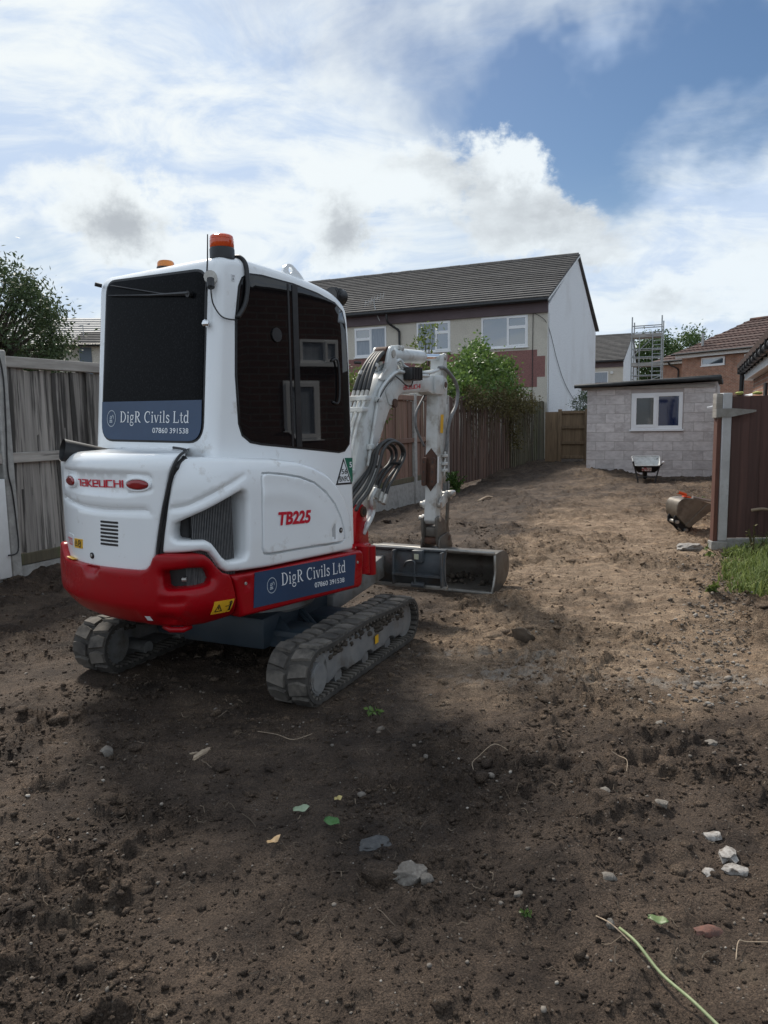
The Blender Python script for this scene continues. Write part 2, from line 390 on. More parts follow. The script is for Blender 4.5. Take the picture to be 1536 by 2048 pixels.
MAT = {}
def setup_mats():
    W = MAT
    W['white'] = PM('machine white paint', (.86, .885, .895), (.83, .855, .87), rough=.22, scale=3, coat=.35, spec=.5, rvar=.06, c3=(.42, .37, .31), c3scale=7, c3lo=.60, c3hi=.80)
    W['boomwhite'] = PM('dusty boom paint', (.60, .625, .62), (.50, .52, .515), rough=.42, scale=6, coat=.1, rvar=.08, c3=(.25, .22, .185), c3scale=6, c3lo=.54, c3hi=.76)
    W['armwhite'] = PM('worn arm paint', (.56, .575, .565), (.44, .44, .42), rough=.5, scale=7, c3=(.22, .18, .14), c3scale=7, c3lo=.52, c3hi=.72)
    W['red'] = PM('machine red paint', (.33, .0008, .006), (.28, .0008, .005), rough=.30, scale=4, coat=.08, spec=.28, rvar=.08, c3=(.15, .02, .018), c3scale=6, c3lo=.60, c3hi=.85)
    W['redprint'] = PM('red print', (.55, .008, .03), rough=.4)
    W['black'] = PM('black plastic', (.012, .012, .013), (.02, .02, .021), rough=.45, scale=20)
    W['rubberhose'] = PM('hose rubber', (.02, .021, .022), (.045, .044, .042), rough=.55, scale=9)
    W['greyhose'] = PM('grey sleeved hose', (.12, .125, .13), (.20, .20, .20), rough=.6, scale=30, bump=.4, bscale=200)
    W['rubber'] = PM('muddy track rubber', (.068, .06, .052), (.145, .128, .108), rough=.85, scale=7, bump=.5, bscale=40, rand=.14, c3=(.045, .040, .035), c3scale=6, c3lo=.48, c3hi=.62)
    W['belt'] = PM('dark track belt', (.035, .031, .027), (.07, .063, .055), rough=.9, scale=9, bump=.5, bscale=40)
    W['steel'] = PM('dusty grey steel', (.17, .172, .175), (.25, .243, .23), rough=.6, metal=.1, scale=6, c3=(.115, .095, .075), c3scale=5, c3lo=.5, c3hi=.68, bump=.2, bscale=50)
    W['bluesteel'] = PM('slate blue undercarriage paint', (.020, .032, .045), (.035, .048, .06), rough=.5, scale=5, c3=(.07, .06, .05), c3scale=4, c3lo=.55, c3hi=.75)
    W['blade'] = PM('scuffed blade paint', (.055, .065, .075), (.085, .095, .10), rough=.5, scale=5, c3=(.06, .048, .038), c3scale=4, c3lo=.5, c3hi=.68)
    W['bucket'] = PM('worn bucket steel', (.11, .10, .088), (.18, .168, .15), rough=.5, metal=.3, scale=5, c3=(.075, .06, .048), c3scale=5, c3lo=.46, c3hi=.62, bump=.2, bscale=30)
    W['lip'] = PM('polished lip steel', (.40, .385, .355), (.26, .245, .22), rough=.42, metal=.5, scale=12)
    W['chrome'] = PM('chrome rod', (.78, .79, .80), rough=.12, metal=1.0)
    W['fitting'] = PM('zinc fitting', (.5, .49, .46), (.35, .33, .3), rough=.4, metal=.6, scale=30)
    W['rust'] = PM('rusty plate', (.095, .045, .028), (.055, .03, .022), rough=.8, scale=16, bump=.4, bscale=60, c3=(.17, .10, .065), c3scale=10, c3lo=.55, c3hi=.7)
    W['navy'] = PM('navy sign vinyl', (.018, .045, .10), (.022, .055, .12), rough=.35, scale=3)
    W['print'] = PM('white print', (.78, .80, .82), rough=.5)
    W['greyprint'] = PM('pale grey print', (.42, .47, .52), rough=.5)
    W['yellow'] = PM('yellow sticker', (.72, .40, .02), rough=.45)
    W['green'] = PM('green sticker', (.015, .14, .085), rough=.4)
    W['glass_side'] = glass_mat('tinted cab glass', (.006, .0055, .006), .02, .36)
    W['redlens'] = PM('red lens', (.30, .012, .014), (.22, .008, .01), rough=.12, coat=.6)
    W['amber'] = PM('amber lens', (.75, .10, .012), (.6, .06, .01), rough=.12, coat=.6)
    W['orange'] = PM('orange lens', (.62, .20, .02), rough=.15, coat=.5)
    W['darkrad'] = PM('radiator fins', (.12, .125, .13), (.18, .18, .18), rough=.5, metal=.4, scale=40)
    W['mud'] = PM('caked mud', (.045, .036, .028), (.075, .06, .046), rough=.95, scale=14, bump=.7, bscale=50)
    # perforated rear film: fine speckle
    m_, nt, b = nodemat('perforated rear window film'); N = nt.nodes; L = nt.links
    tc = N.new('ShaderNodeTexCoord'); n = N.new('ShaderNodeTexNoise'); L.new(tc.outputs['Object'], n.inputs['Vector']); n.inputs['Scale'].default_value = 110; n.inputs['Detail'].default_value = 3
    r_ = N.new('ShaderNodeMapRange'); L.new(n.outputs['Fac'], r_.inputs['Value']); r_.inputs['From Min'].default_value = .5; r_.inputs['From Max'].default_value = .75
    mx = N.new('ShaderNodeMix'); mx.data_type = 'RGBA'; L.new(r_.outputs[0], mx.inputs[0]); mx.inputs[6].default_value = (.0015, .0018, .0025, 1); mx.inputs[7].default_value = (.014, .014, .016, 1); L.new(mx.outputs[2], b.inputs['Base Color'])
    b.inputs['Roughness'].default_value = .30; b.inputs['Specular IOR Level'].default_value = .06
    W['rearfilm'] = m_
    # buildings
    W['dash'] = PM('cream pebbledash', (.66, .62, .54), (.46, .43, .37), rough=.95, scale=38, detail=3, lo=.38, hi=.62, bump=.8, bscale=45, bdist_=.02, c3=(.44, .41, .35), c3scale=.8, c3lo=.52, c3hi=.75)
    W['dashgrey'] = PM('pale grey dashed render', (.84, .86, .88), (.66, .68, .70), rough=.95, scale=22, detail=3, lo=.38, hi=.62, bump=.8, bscale=36, bdist_=.02, c3=(.62, .62, .62), c3scale=.5, c3lo=.5, c3hi=.8)
    W['dashred'] = PM('brick red dash band', (.30, .15, .135), (.20, .10, .092), rough=.95, scale=34, detail=3, lo=.38, hi=.62, bump=.8, bscale=40, bdist_=.02)
    W['maroon'] = PM('maroon fascia', (.085, .058, .064), (.105, .073, .08), rough=.6, scale=2)
    W['tile'] = PM('weathered concrete roof tile', (.075, .071, .069), (.125, .119, .115), rough=.9, scale=4, rand=.16, c3=(.17, .16, .145), c3scale=2.2, c3lo=.55, c3hi=.75, bump=.4, bscale=14, bdist_=.02)
    W['tile_glare'] = PM('roof tile with painted glare', (.30, .30, .30), (.38, .38, .37), rough=.7, scale=4, rand=.12)  # sky glare painted into the tile colour
    W['tilered'] = PM('red brown pantile', (.10, .055, .045), (.065, .04, .035), rough=.85, scale=5, rand=.2, c3=(.16, .075, .052), c3scale=1.2, c3lo=.6, c3hi=.7)
    W['upvc'] = PM('white window plastic', (.80, .81, .82), rough=.35)
    W['white_trim'] = PM('white painted trim', (.72, .73, .73), (.62, .63, .62), rough=.5, scale=4)
    W['wglass'] = glass_mat('house window glass', (.045, .07, .10), .03, .9); W['wglass'].node_tree.nodes['Principled BSDF'].inputs['IOR'].default_value = 2.1
    W['navyglass'] = glass_mat('navy blue shed glass', (.012, .022, .07), .04, .5)
    W['darkglass'] = glass_mat('dark shed glass', (.02, .025, .028), .04, .6)
    W['curtain'] = PM('net curtain behind glass', (.35, .39, .44), (.25, .29, .34), rough=.6, scale=8, stretch=(6, 6, .4))
    W['blackpipe'] = PM('black gutter plastic', (.015, .015, .016), rough=.4)
    W['brick_orange'] = brick_mat('orange brick', (.40, .19, .12), (.31, .145, .09), (.38, .335, .285))
    W['brick_brown'] = brick_mat('red brown brick', (.085, .036, .028), (.06, .028, .023), (.10, .088, .08))
    W['block'] = PM('sponged concrete block', (.68, .64, .625), (.55, .515, .50), rough=.95, scale=3.2, rand=.09, c3=(.46, .42, .41), c3scale=1.5, c3lo=.5, c3hi=.66, bump=.35, bscale=28, bdist_=.01)
    W['mortar'] = PM('slurried mortar', (.46, .42, .40), (.38, .345, .33), rough=.95, scale=3, bump=.4, bscale=30, bdist_=.01)
    W['felt'] = PM('black roofing felt', (.018, .02, .021), (.035, .037, .038), rough=.75, scale=8, bump=.3)
    W['concrete'] = PM('fence post concrete', (.40, .395, .375), (.29, .285, .27), rough=.95, scale=14, bump=.5, bscale=50, bdist_=.006, rand=.06, c3=(.17, .165, .15), c3scale=2.2, c3lo=.55, c3hi=.72)
    W['plank_grey'] = PM('weathered grey plank', (.31, .288, .262), (.165, .152, .138), rough=.9, scale=3.0, stretch=(7, 7, .55), rand=.28, c3=(.05, .046, .042), c3scale=1.5, c3lo=.48, c3hi=.58, bump=.4, bscale=14, bstretch=(8, 8, .5))
    W['plank_rail'] = PM('weathered grey rail', (.42, .395, .36), (.27, .25, .225), rough=.9, scale=3.0, stretch=(.6, .6, 7), rand=.1, c3=(.06, .055, .05), c3scale=1.2, c3lo=.56, c3hi=.7, bump=.4, bscale=14, bstretch=(.5, .5, 8))
    W['plank_brown'] = PM('stained brown plank', (.24, .145, .108), (.155, .095, .072), rough=.85, scale=3.0, stretch=(7, 7, .5), rand=.2, c3=(.17, .16, .075), c3scale=.9, c3lo=.58, c3hi=.78, bump=.3, bscale=14, bstretch=(8, 8, .5))
    W['slat_dark'] = PM('dark brown fence slat', (.13, .08, .062), (.08, .053, .042), rough=.88, scale=3.0, stretch=(7, 7, .5), rand=.3, c3=(.09, .085, .04), c3scale=.8, c3lo=.55, c3hi=.75)
    W['slat_green'] = PM('mossy fence slat', (.11, .095, .06), (.07, .06, .04), rough=.9, scale=3.0, stretch=(7, 7, .5), rand=.25, c3=(.075, .095, .035), c3scale=.8, c3lo=.5, c3hi=.7)
    W['gate_brown'] = PM('dark stained gate plank', (.14, .075, .064), (.10, .056, .05), rough=.7, scale=3.0, stretch=(7, 7, .5), rand=.22, c3=(.035, .02, .018), c3scale=1.3, c3lo=.55, c3hi=.7, bump=.3, bscale=14, bstretch=(8, 8, .5))
    W['wood_tan'] = PM('tan treated timber', (.22, .155, .095), (.15, .105, .065), rough=.85, scale=3.0, stretch=(7, 7, .6), rand=.18, c3=(.07, .05, .035), c3scale=1.4, c3lo=.55, c3hi=.7)
    W['wood_pale'] = PM('pale bare wood', (.42, .33, .23), (.28, .21, .15), rough=.85, scale=9, stretch=(4, 4, .6), bump=.4, bscale=30)
    W['silver'] = PM('grey galvanised tube', (.42, .43, .43), (.32, .33, .33), rough=.5, metal=.4, scale=12)
    W['bark'] = PM('bark', (.075, .058, .042), (.045, .036, .028), rough=.95, scale=9, stretch=(3, 3, .6), bump=.6, bscale=20)
setup_mats()

def leafmat(name, c1, c2, rough=.5, trans=.25):
    m_, nt, b = nodemat(name); N = nt.nodes; L = nt.links
    at = N.new('ShaderNodeAttribute'); at.attribute_name = 'tone'
    mx = N.new('ShaderNodeMix'); mx.data_type = 'RGBA'; L.new(at.outputs['Fac'], mx.inputs[0]); mx.inputs[6].default_value = (*c1, 1); mx.inputs[7].default_value = (*c2, 1)
    L.new(mx.outputs[2], b.inputs['Base Color']); b.inputs['Roughness'].default_value = rough; b.inputs['Specular IOR Level'].default_value = .3
    tr = N.new('ShaderNodeBsdfTranslucent'); L.new(mx.outputs[2], tr.inputs['Color'])
    ms = N.new('ShaderNodeMixShader'); ms.inputs[0].default_value = trans; L.new(b.outputs[0], ms.inputs[1]); L.new(tr.outputs[0], ms.inputs[2])
    L.new(ms.outputs[0], N['Material Output'].inputs['Surface'])
    return m_
# ------------------------------------------------------------------ ground
HD = rad(25.05)                                   # heading of the plot: fences run along G, facades along NR
G = np.array([math.sin(HD), math.cos(HD)]); NR = np.array([math.cos(HD), -math.sin(HD)])
FA = np.array([-3.445, 6.845])                    # first fence post
EXC = np.array([-0.84, 4.74])                     # slew centre of the digger

def _hash(ix, iy, seed):
    h = (ix.astype(np.int64) * 374761393 + iy.astype(np.int64) * 668265263 + seed * 2147483647) & 0xffffffff
    h = ((h ^ (h >> 13)) * 1274126177) & 0xffffffff
    return ((h ^ (h >> 16)) & 0xffff) / 65535.0
def vnoise(x, y, seed=0):
    ix = np.floor(x); iy = np.floor(y); fx = x - ix; fy = y - iy
    ux = fx * fx * fx * (fx * (fx * 6 - 15) + 10); uy = fy * fy * fy * (fy * (fy * 6 - 15) + 10)
    def gr(dx, dy):
        a = _hash(ix + dx, iy + dy, seed) * 2 * PI
        return np.cos(a) * (fx - dx) + np.sin(a) * (fy - dy)
    n00, n10, n01, n11 = gr(0, 0), gr(1, 0), gr(0, 1), gr(1, 1)
    return (n00 * (1 - ux) + n10 * ux) * (1 - uy) + (n01 * (1 - ux) + n11 * ux) * uy
def fbm(x, y, f, oct_=5, seed=0, gain=.5):
    s = 0; a = 1.0
    for i in range(oct_):
        s = s + a * vnoise(x * f, y * f, seed + i * 13); f *= 2.03; a *= gain
    return s
def sstep(x, a, b):
    t = np.clip((x - a) / (b - a), 0, 1); return t * t * (3 - 2 * t)

TRK = rad(25.2); TG = np.array([math.sin(TRK), math.cos(TRK)]); TN = np.array([math.cos(TRK), -math.sin(TRK)])
MARKS = [((0.95, 6.9), (2.6, 10.4), .29), ((0.35, 5.6), (1.0, 6.9), .29), ((1.35, 7.3), (2.1, 8.9), .29), ((-2.3, 3.2), (-1.2, 1.5), .3)]

def loose(x, y):
    # 0.25 where the soil is packed and scraped flat, 1 where it is freshly turned
    return .34 + .66 * sstep(fbm(x, y, .75, 3, 201, .6), -.28, .22)

def ground_h(x, y, fine=True):
    x = np.asarray(x, float); y = np.asarray(y, float)
    near = 1 - sstep(np.hypot(x, y - 8), 26, 40)
    h = .045 * fbm(x, y, .35, 3, 1) + .035 * fbm(x, y, 1.1, 3, 5)
    lump = np.maximum(0, fbm(x, y, 2.6, 4, 9))
    h = h + .055 * lump
    if fine:
        rg = loose(x, y)
        h = h + rg * (.026 * fbm(x, y, 6.0, 5, 21, .66) + .018 * np.maximum(0, fbm(x, y, 13.0, 3, 33, .65)) + .012 * np.abs(fbm(x * 1.6, y, 9.0, 3, 61, .6)))
        # broken ridges of pushed-up soil
        h = h + .048 * rg * np.clip(1 - 4.2 * np.abs(fbm(x, y, 1.7, 4, 221, .6)), 0, 1) ** 2
        # shallow scrapes left by the bucket
        a_ = x * .42 + y * .91; b_ = x * .91 - y * .42
        h = h + .010 * fbm(b_ * 5.0, a_ * .7, 1.0, 3, 151) * (1.2 - rg)
    h = h * near
    # fence foot: dug-out strip
    t = (x - FA[0]) * G[0] + (y - FA[1]) * G[1]; d = (x - FA[0]) * NR[0] + (y - FA[1]) * NR[1]
    h = h - .26 * np.exp(-(d / .9) ** 2) * sstep(t, 3.5, 7.5) * (1 - sstep(t, 12.5, 17))
    h = h + .10 * np.exp(-((d - .1) / .35) ** 2) * (1 - sstep(t, 1.0, 4.0)) * sstep(t, -6, -1)
    # dark spoil heaped against the shed
    sx = (x - 5.11) * NR[0] + (y - 18.87) * NR[1]; sy = (x - 5.11) * G[0] + (y - 18.87) * G[1]
    h = h + .16 * np.exp(-((sx - .2) / .9) ** 2) * np.exp(-((sy + .15) / .35) ** 2)
    # settle under the digger's tracks
    a = (x - EXC[0]) * TG[0] + (y - EXC[1]) * TG[1]; b = np.abs((x - EXC[0]) * TN[0] + (y - EXC[1]) * TN[1] - .03)
    w = (1 - sstep(np.abs(b - .69), .14, .22)) * (1 - sstep(np.abs(a + .03), .72, .95))
    h = h * (1 - w) + (.008) * w
    w2 = (1 - sstep(b, .9, 1.5)) * (1 - sstep(np.abs(a), .9, 1.5)); h = h * (1 - .6 * w2)
    # bucket rests level
    w3 = 1 - sstep(np.hypot((x - .45) / 1.0, (y - 6.6) / .6), .6, 1.2); h = h * (1 - w3) - .0 * w3
    # printed track marks
    for (x0, y0), (x1, y1), wd in MARKS:
        dx, dy = x1 - x0, y1 - y0; L_ = math.hypot(dx, dy); dx /= L_; dy /= L_
        s = (x - x0) * dx + (y - y0) * dy; q = (x - x0) * dy - (y - y0) * dx
        mk_ = (1 - sstep(np.abs(q), wd / 2 - .03, wd / 2 + .05)) * sstep(s, -.1, .2) * (1 - sstep(s, L_ - .3, L_)) * (0.45 + .55 * sstep(fbm(x, y, 1.3, 2, 77), -.25, .15))
        h = h - mk_ * (.024 + .024 * np.sin(s * 2 * PI / .21))
    return h

def build_ground():
    ys = [-40, -25, -15, -9, -6, -4, -2.5, -1.5, -.8, -.2, .3, .7]
    y = .95
    while y < 30: ys.append(y); y *= 1.0062
    ys += [31, 33, 36, 40, 46, 54, 65, 80, 110, 160, 260, 450, 900, 1600]
    ys = np.array(ys)
    inner = np.linspace(-1, 1, 560); outer = np.array([1.06, 1.15, 1.3, 1.6, 2.2, 3.5, 6, 12])
    us = np.concatenate([-outer[::-1], inner, outer])
    half = .60 * np.maximum(ys, 1.2) + .35
    half = np.where(ys > 40, half * 1.0, half)
    X = us[None, :] * half[:, None]
    X = np.where(np.abs(us)[None, :] > 1.0, np.sign(us)[None, :] * (half[:, None] + (np.abs(us)[None, :] - 1) * (8 + half[:, None] * .6)), X)
    Y = np.repeat(ys[:, None], len(us), 1)
    Z = ground_h(X, Y)
    nr, nc = X.shape
    co = np.stack([X, Y, Z], 2).reshape(-1, 3)
    i = np.arange(nr * nc).reshape(nr, nc)
    q = np.stack([i[:-1, :-1], i[:-1, 1:], i[1:, 1:], i[1:, :-1]], 2).reshape(-1, 4)
    me = bpy.data.meshes.new('ground')
    me.vertices.add(len(co)); me.vertices.foreach_set('co', co.ravel())
    me.loops.add(q.size); me.loops.foreach_set('vertex_index', q.ravel().astype(np.int32))
    me.polygons.add(len(q)); me.polygons.foreach_set('loop_start', np.arange(0, q.size, 4, dtype=np.int32)); 
    me.update(calc_edges=True); me.validate()
    me.polygons.foreach_set('use_smooth', np.ones(len(q), bool))
    # dried against turned soil; sunlit and shaded ground is painted in too
    at = me.attributes.new('loose', 'FLOAT', 'POINT'); at.data.foreach_set('value', loose(co[:, 0], co[:, 1]).astype(np.float32))
    at = me.attributes.new('chalk', 'FLOAT', 'POINT'); at.data.foreach_set('value', chalk(co[:, 0], co[:, 1]).astype(np.float32))
    me.attributes.new('dry', 'FLOAT', 'POINT'); me.attributes['dry'].data.foreach_set('value', dry_lit_tone(co[:, 0], co[:, 1]).astype(np.float32))  # 'dry' holds soil dryness plus painted sun and shade
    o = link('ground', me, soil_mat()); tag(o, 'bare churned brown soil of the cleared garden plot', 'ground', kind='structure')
    return o

def dry_lit_tone(x, y):
    # pale levelled band; its fading ends paint shade on near and far ground
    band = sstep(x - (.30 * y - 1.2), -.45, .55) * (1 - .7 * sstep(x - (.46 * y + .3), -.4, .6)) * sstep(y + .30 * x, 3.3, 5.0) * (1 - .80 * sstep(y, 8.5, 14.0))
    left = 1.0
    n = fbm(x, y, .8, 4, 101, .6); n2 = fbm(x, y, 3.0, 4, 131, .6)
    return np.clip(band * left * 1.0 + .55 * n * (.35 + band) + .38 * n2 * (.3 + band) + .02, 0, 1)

def chalk(x, y):
    # old lime and mortar dust trodden into the soil
    c = 0
    for cx, cy, rx, ry in ((.76, 4.14, .34, .16), (.98, 4.42, .25, .10), (1.7, 4.0, .5, .10), (.4, 4.6, .3, .06)):
        c = c + np.exp(-((x - cx) / rx) ** 2 - ((y - cy) / ry) ** 2)
    return np.clip(c * 1.1 + 2.6 * fbm(x, y, 11.0, 4, 171, .75) - .6, 0, 1) * np.clip(c * 2, 0, 1)

def soil_mat():
    if 'soil' in MAT: return MAT['soil']
    m_, nt, b = nodemat('garden soil'); N = nt.nodes; L = nt.links
    geo = N.new('ShaderNodeNewGeometry'); at = N.new('ShaderNodeAttribute'); at.attribute_name = 'dry'  # attribute holds soil dryness plus painted sun and shade
    P = geo.outputs['Position']
    def noise(sc, det, rough=.6):
        n = N.new('ShaderNodeTexNoise'); L.new(P, n.inputs['Vector']); n.inputs['Scale'].default_value = sc; n.inputs['Detail'].default_value = det; n.inputs['Roughness'].default_value = rough; return n.outputs['Fac']
    def mr(x, a, b_, c=0., d=1.):
        n = N.new('ShaderNodeMapRange'); L.new(x, n.inputs['Value']); n.inputs['From Min'].default_value = a; n.inputs['From Max'].default_value = b_; n.inputs['To Min'].default_value = c; n.inputs['To Max'].default_value = d; return n.outputs[0]
    def mx(f, a, c, bt='MIX'):
        n = N.new('ShaderNodeMix'); n.data_type = 'RGBA'; n.blend_type = bt
        if isinstance(f, float): n.inputs[0].default_value = f
        else: L.new(f, n.inputs[0])
        for i, s in ((6, a), (7, c)):
            if isinstance(s, tuple): n.inputs[i].default_value = (*s, 1)
            else: L.new(s, n.inputs[i])
        return n.outputs[2]
    def ma(op, a, c):
        n = N.new('ShaderNodeMath'); n.operation = op
        for i, s in ((0, a), (1, c)):
            if isinstance(s, (float, int)): n.inputs[i].default_value = s
            else: L.new(s, n.inputs[i])
        return n.outputs[0]
    damp_shade = mx(mr(noise(3.5, 7), .35, .65), (.056, .040, .030), (.135, .098, .072))  # turned moist soil, doubling as painted shade on the ground
    dry_lit_col = mx(mr(noise(7, 8), .35, .68), (.215, .155, .108), (.39, .298, .215))  # dried soil, doubling as painted sunlit ground
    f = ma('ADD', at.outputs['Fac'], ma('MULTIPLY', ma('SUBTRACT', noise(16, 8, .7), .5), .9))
    col = mx(mr(f, .12, .85), damp_shade, dry_lit_col)
    col = mx(mr(noise(45, 6, .75), .36, .70, .0, .6), col, mx(1.0, col, (.48, .47, .46), 'MULTIPLY'))
    col = mx(mr(noise(170, 5, .75), .38, .60, .0, .95), mx(1.0, col, (1.6, 1.57, 1.53), 'MULTIPLY'), mx(1.0, col, (.36, .35, .34), 'MULTIPLY'))
    # scrape streaks
    mpn = N.new('ShaderNodeMapping'); L.new(P, mpn.inputs[0]); mpn.inputs['Rotation'].default_value = (0, 0, rad(12)); mpn.inputs['Scale'].default_value = (.35, 2.2, 1)
    sn = N.new('ShaderNodeTexNoise'); L.new(mpn.outputs[0], sn.inputs['Vector']); sn.inputs['Scale'].default_value = 5.5; sn.inputs['Detail'].default_value = 9; sn.inputs['Roughness'].default_value = .68
    col = mx(ma('MULTIPLY', mr(sn.outputs['Fac'], .50, .66), mr(f, -.1, .6, .15, .75)), col, mx(1.0, col, (1.75, 1.7, 1.62), 'MULTIPLY'))
    col = mx(mr(sn.outputs['Fac'], .46, .33, 0, .7), col, mx(1.0, col, (.5, .49, .48), 'MULTIPLY'))
    ch = N.new('ShaderNodeAttribute'); ch.attribute_name = 'chalk'; col = mx(ma('MULTIPLY', ch.outputs['Fac'], .5), col, (.36, .335, .30))
    # sandy and ashy streaks
    col = mx(mr(noise(1.7, 8, .68), .60, .74, 0, .55), col, (.20, .155, .11))
    col = mx(mr(noise(2.6, 8, .7), .66, .76, 0, .5), col, (.060, .056, .054))
    # grit: small pale crumbs
    vo = N.new('ShaderNodeTexVoronoi'); L.new(P, vo.inputs['Vector']); vo.inputs['Scale'].default_value = 85; vo.inputs['Randomness'].default_value = 1
    sepc = N.new('ShaderNodeSeparateColor'); L.new(vo.outputs['Color'], sepc.inputs[0])
    g = ma('MULTIPLY', mr(sepc.outputs[0], .93, .96), mr(vo.outputs['Distance'], .42, .25))
    col = mx(ma('MULTIPLY', g, .45), col, (.28, .24, .20))
    L.new(col, b.inputs['Base Color']); L.new(mr(f, 0, .6, .78, .97), b.inputs['Roughness']); b.inputs['Specular IOR Level'].default_value = .25
    h = ma('ADD', ma('MULTIPLY', noise(26, 8, .72), 1.0), ma('MULTIPLY', noise(120, 6, .72), .6))
    h = ma('ADD', h, ma('MULTIPLY', g, .25))
    lo_ = N.new('ShaderNodeAttribute'); lo_.attribute_name = 'loose'; h = ma('MULTIPLY', h, ma('ADD', ma('MULTIPLY', lo_.outputs['Fac'], .75), .25))
    bp = N.new('ShaderNodeBump'); bp.inputs['Strength'].default_value = .9; bp.inputs['Distance'].default_value = .06; L.new(h, bp.inputs['Height']); L.new(bp.outputs[0], b.inputs['Normal'])
    MAT['soil'] = m_; return m_

GROUND = build_ground()

# -- loose clods, crumbs, grit and roots lying on the soil
def ico(level):
    bm = bmesh.new(); bmesh.ops.create_icosphere(bm, subdivisions=level, radius=1)
    v = np.array([x.co[:] for x in bm.verts]); f = np.array([[q.index for q in p.verts] for p in bm.faces]); bm.free(); return v, f

def scatter(n, ymin, ymax, clump=0.0, seed=3, kx=.58):
    r = np.random.default_rng(seed); out = np.zeros((0, 2))
    while len(out) < n:
        y = np.exp(r.uniform(math.log(ymin), math.log(ymax), n * 2)); x = r.uniform(-1, 1, n * 2) * (kx * y + .15)
        k = np.ones(len(x), bool)
        if clump: k &= r.uniform(.15, 1.15, len(x)) < loose(x, y) * (1.0 if clump > 0 else 1.5)
        a = (x - EXC[0]) * TG[0] + (y - EXC[1]) * TG[1]; b = (x - EXC[0]) * TN[0] + (y - EXC[1]) * TN[1] - .03
        k &= ~((np.abs(np.abs(b) - .69) < .15) & (np.abs(a) < .85))
        d = (x - FA[0]) * NR[0] + (y - FA[1]) * NR[1]; k &= d > .12
        k &= ~((x > 3.5) & (y > 8.0) & (y < 8.5))
        k &= (x - 5.11) * G[0] + (y - 18.87) * G[1] < -.1
        out = np.concatenate([out, np.stack([x, y], 1)[k]])
    return out[:n]

def lumps(name, xy, size, mat, level, flat=.7, rough=.28, sink=.25, seed=5, smooth=True, attr=True):
    r = np.random.default_rng(seed); bv, bf = ico(level); n = len(xy)
    k = len(bv)
    nz = 1 + rough * r.uniform(-1, 1, (n, k)); 
    V = bv[None] * nz[:, :, None]
    V = V * np.stack([r.uniform(.75, 1.3, n), r.uniform(.75, 1.3, n), r.uniform(.7, 1.1, n) * flat], 1)[:, None, :]
    a = r.uniform(0, 2 * PI, n); ca, sa = np.cos(a)[:, None], np.sin(a)[:, None]
    tl = r.normal(0, .3, n)[:, None]
    x = V[:, :, 0] * ca - V[:, :, 1] * sa; y = V[:, :, 0] * sa + V[:, :, 1] * ca; z = V[:, :, 2] + x * tl * .5
    z0 = ground_h(xy[:, 0], xy[:, 1])
    co = np.stack([x * size[:, None] + xy[:, 0:1], y * size[:, None] + xy[:, 1:2], z * size[:, None] + (z0 + size * flat * (1 - 2 * sink) * .8)[:, None]], 2).reshape(-1, 3)
    F = (bf[None] + (np.arange(n) * k)[:, None, None]).reshape(-1, 3)
    me = bpy.data.meshes.new(name); me.vertices.add(len(co)); me.vertices.foreach_set('co', co.ravel()); me.loops.add(F.size); me.loops.foreach_set('vertex_index', F.ravel().astype(np.int32))
    me.polygons.add(len(F)); me.polygons.foreach_set('loop_start', np.arange(0, F.size, 3, dtype=np.int32)); me.update(calc_edges=True)
    me.polygons.foreach_set('use_smooth', np.full(len(F), smooth))
    if attr:
        at = me.attributes.new('dry', 'FLOAT', 'POINT'); dv = dry_lit_tone(xy[:, 0], xy[:, 1]) * r.uniform(.8, 1.3, n) + r.uniform(.0, .22, n); at.data.foreach_set('value', np.repeat(dv, k).astype(np.float32))  # lumps take the ground's soil tone with its painted sun and shade
        at3 = me.attributes.new('loose', 'FLOAT', 'POINT'); at3.data.foreach_set('value', np.full(n * k, .5, np.float32)); at2 = me.attributes.new('tone', 'FLOAT', 'POINT'); at2.data.foreach_set('value', np.repeat(r.uniform(0, 1, n), k).astype(np.float32))
    return link(name, me, mat)

def tone_mat(name, cols, rough=.85):
    m_, nt, b = nodemat(name); N = nt.nodes; L = nt.links
    at = N.new('ShaderNodeAttribute'); at.attribute_name = 'tone'; cr = N.new('ShaderNodeValToRGB'); L.new(at.outputs['Fac'], cr.inputs[0])
    e = cr.color_ramp; 
    while len(e.elements) < len(cols): e.elements.new(.5)
    for i, c_ in enumerate(cols): e.elements[i].position = i / (len(cols) - 1); e.elements[i].color = (*c_, 1)
    geo = N.new('ShaderNodeNewGeometry'); n = N.new('ShaderNodeTexNoise'); L.new(geo.outputs['Position'], n.inputs['Vector']); n.inputs['Scale'].default_value = 60; n.inputs['Detail'].default_value = 6
    mr = N.new('ShaderNodeMapRange'); L.new(n.outputs['Fac'], mr.inputs['Value']); mr.inputs['To Min'].default_value = .45; mr.inputs['To Max'].default_value = 1.4
    mx = N.new('ShaderNodeMix'); mx.data_type = 'RGBA'; mx.blend_type = 'MULTIPLY'; mx.inputs[0].default_value = 1; L.new(cr.outputs[0], mx.inputs[6]); L.new(mr.outputs[0], mx.inputs[7]); L.new(mx.outputs[2], b.inputs['Base Color'])
    b.inputs['Roughness'].default_value = rough; b.inputs['Specular IOR Level'].default_value = .3
    return m_
MAT['pebble'] = tone_mat('pebble stone', [(.10, .084, .07), (.17, .145, .12), (.14, .11, .086), (.24, .212, .18), (.19, .15, .115), (.36, .33, .29)])

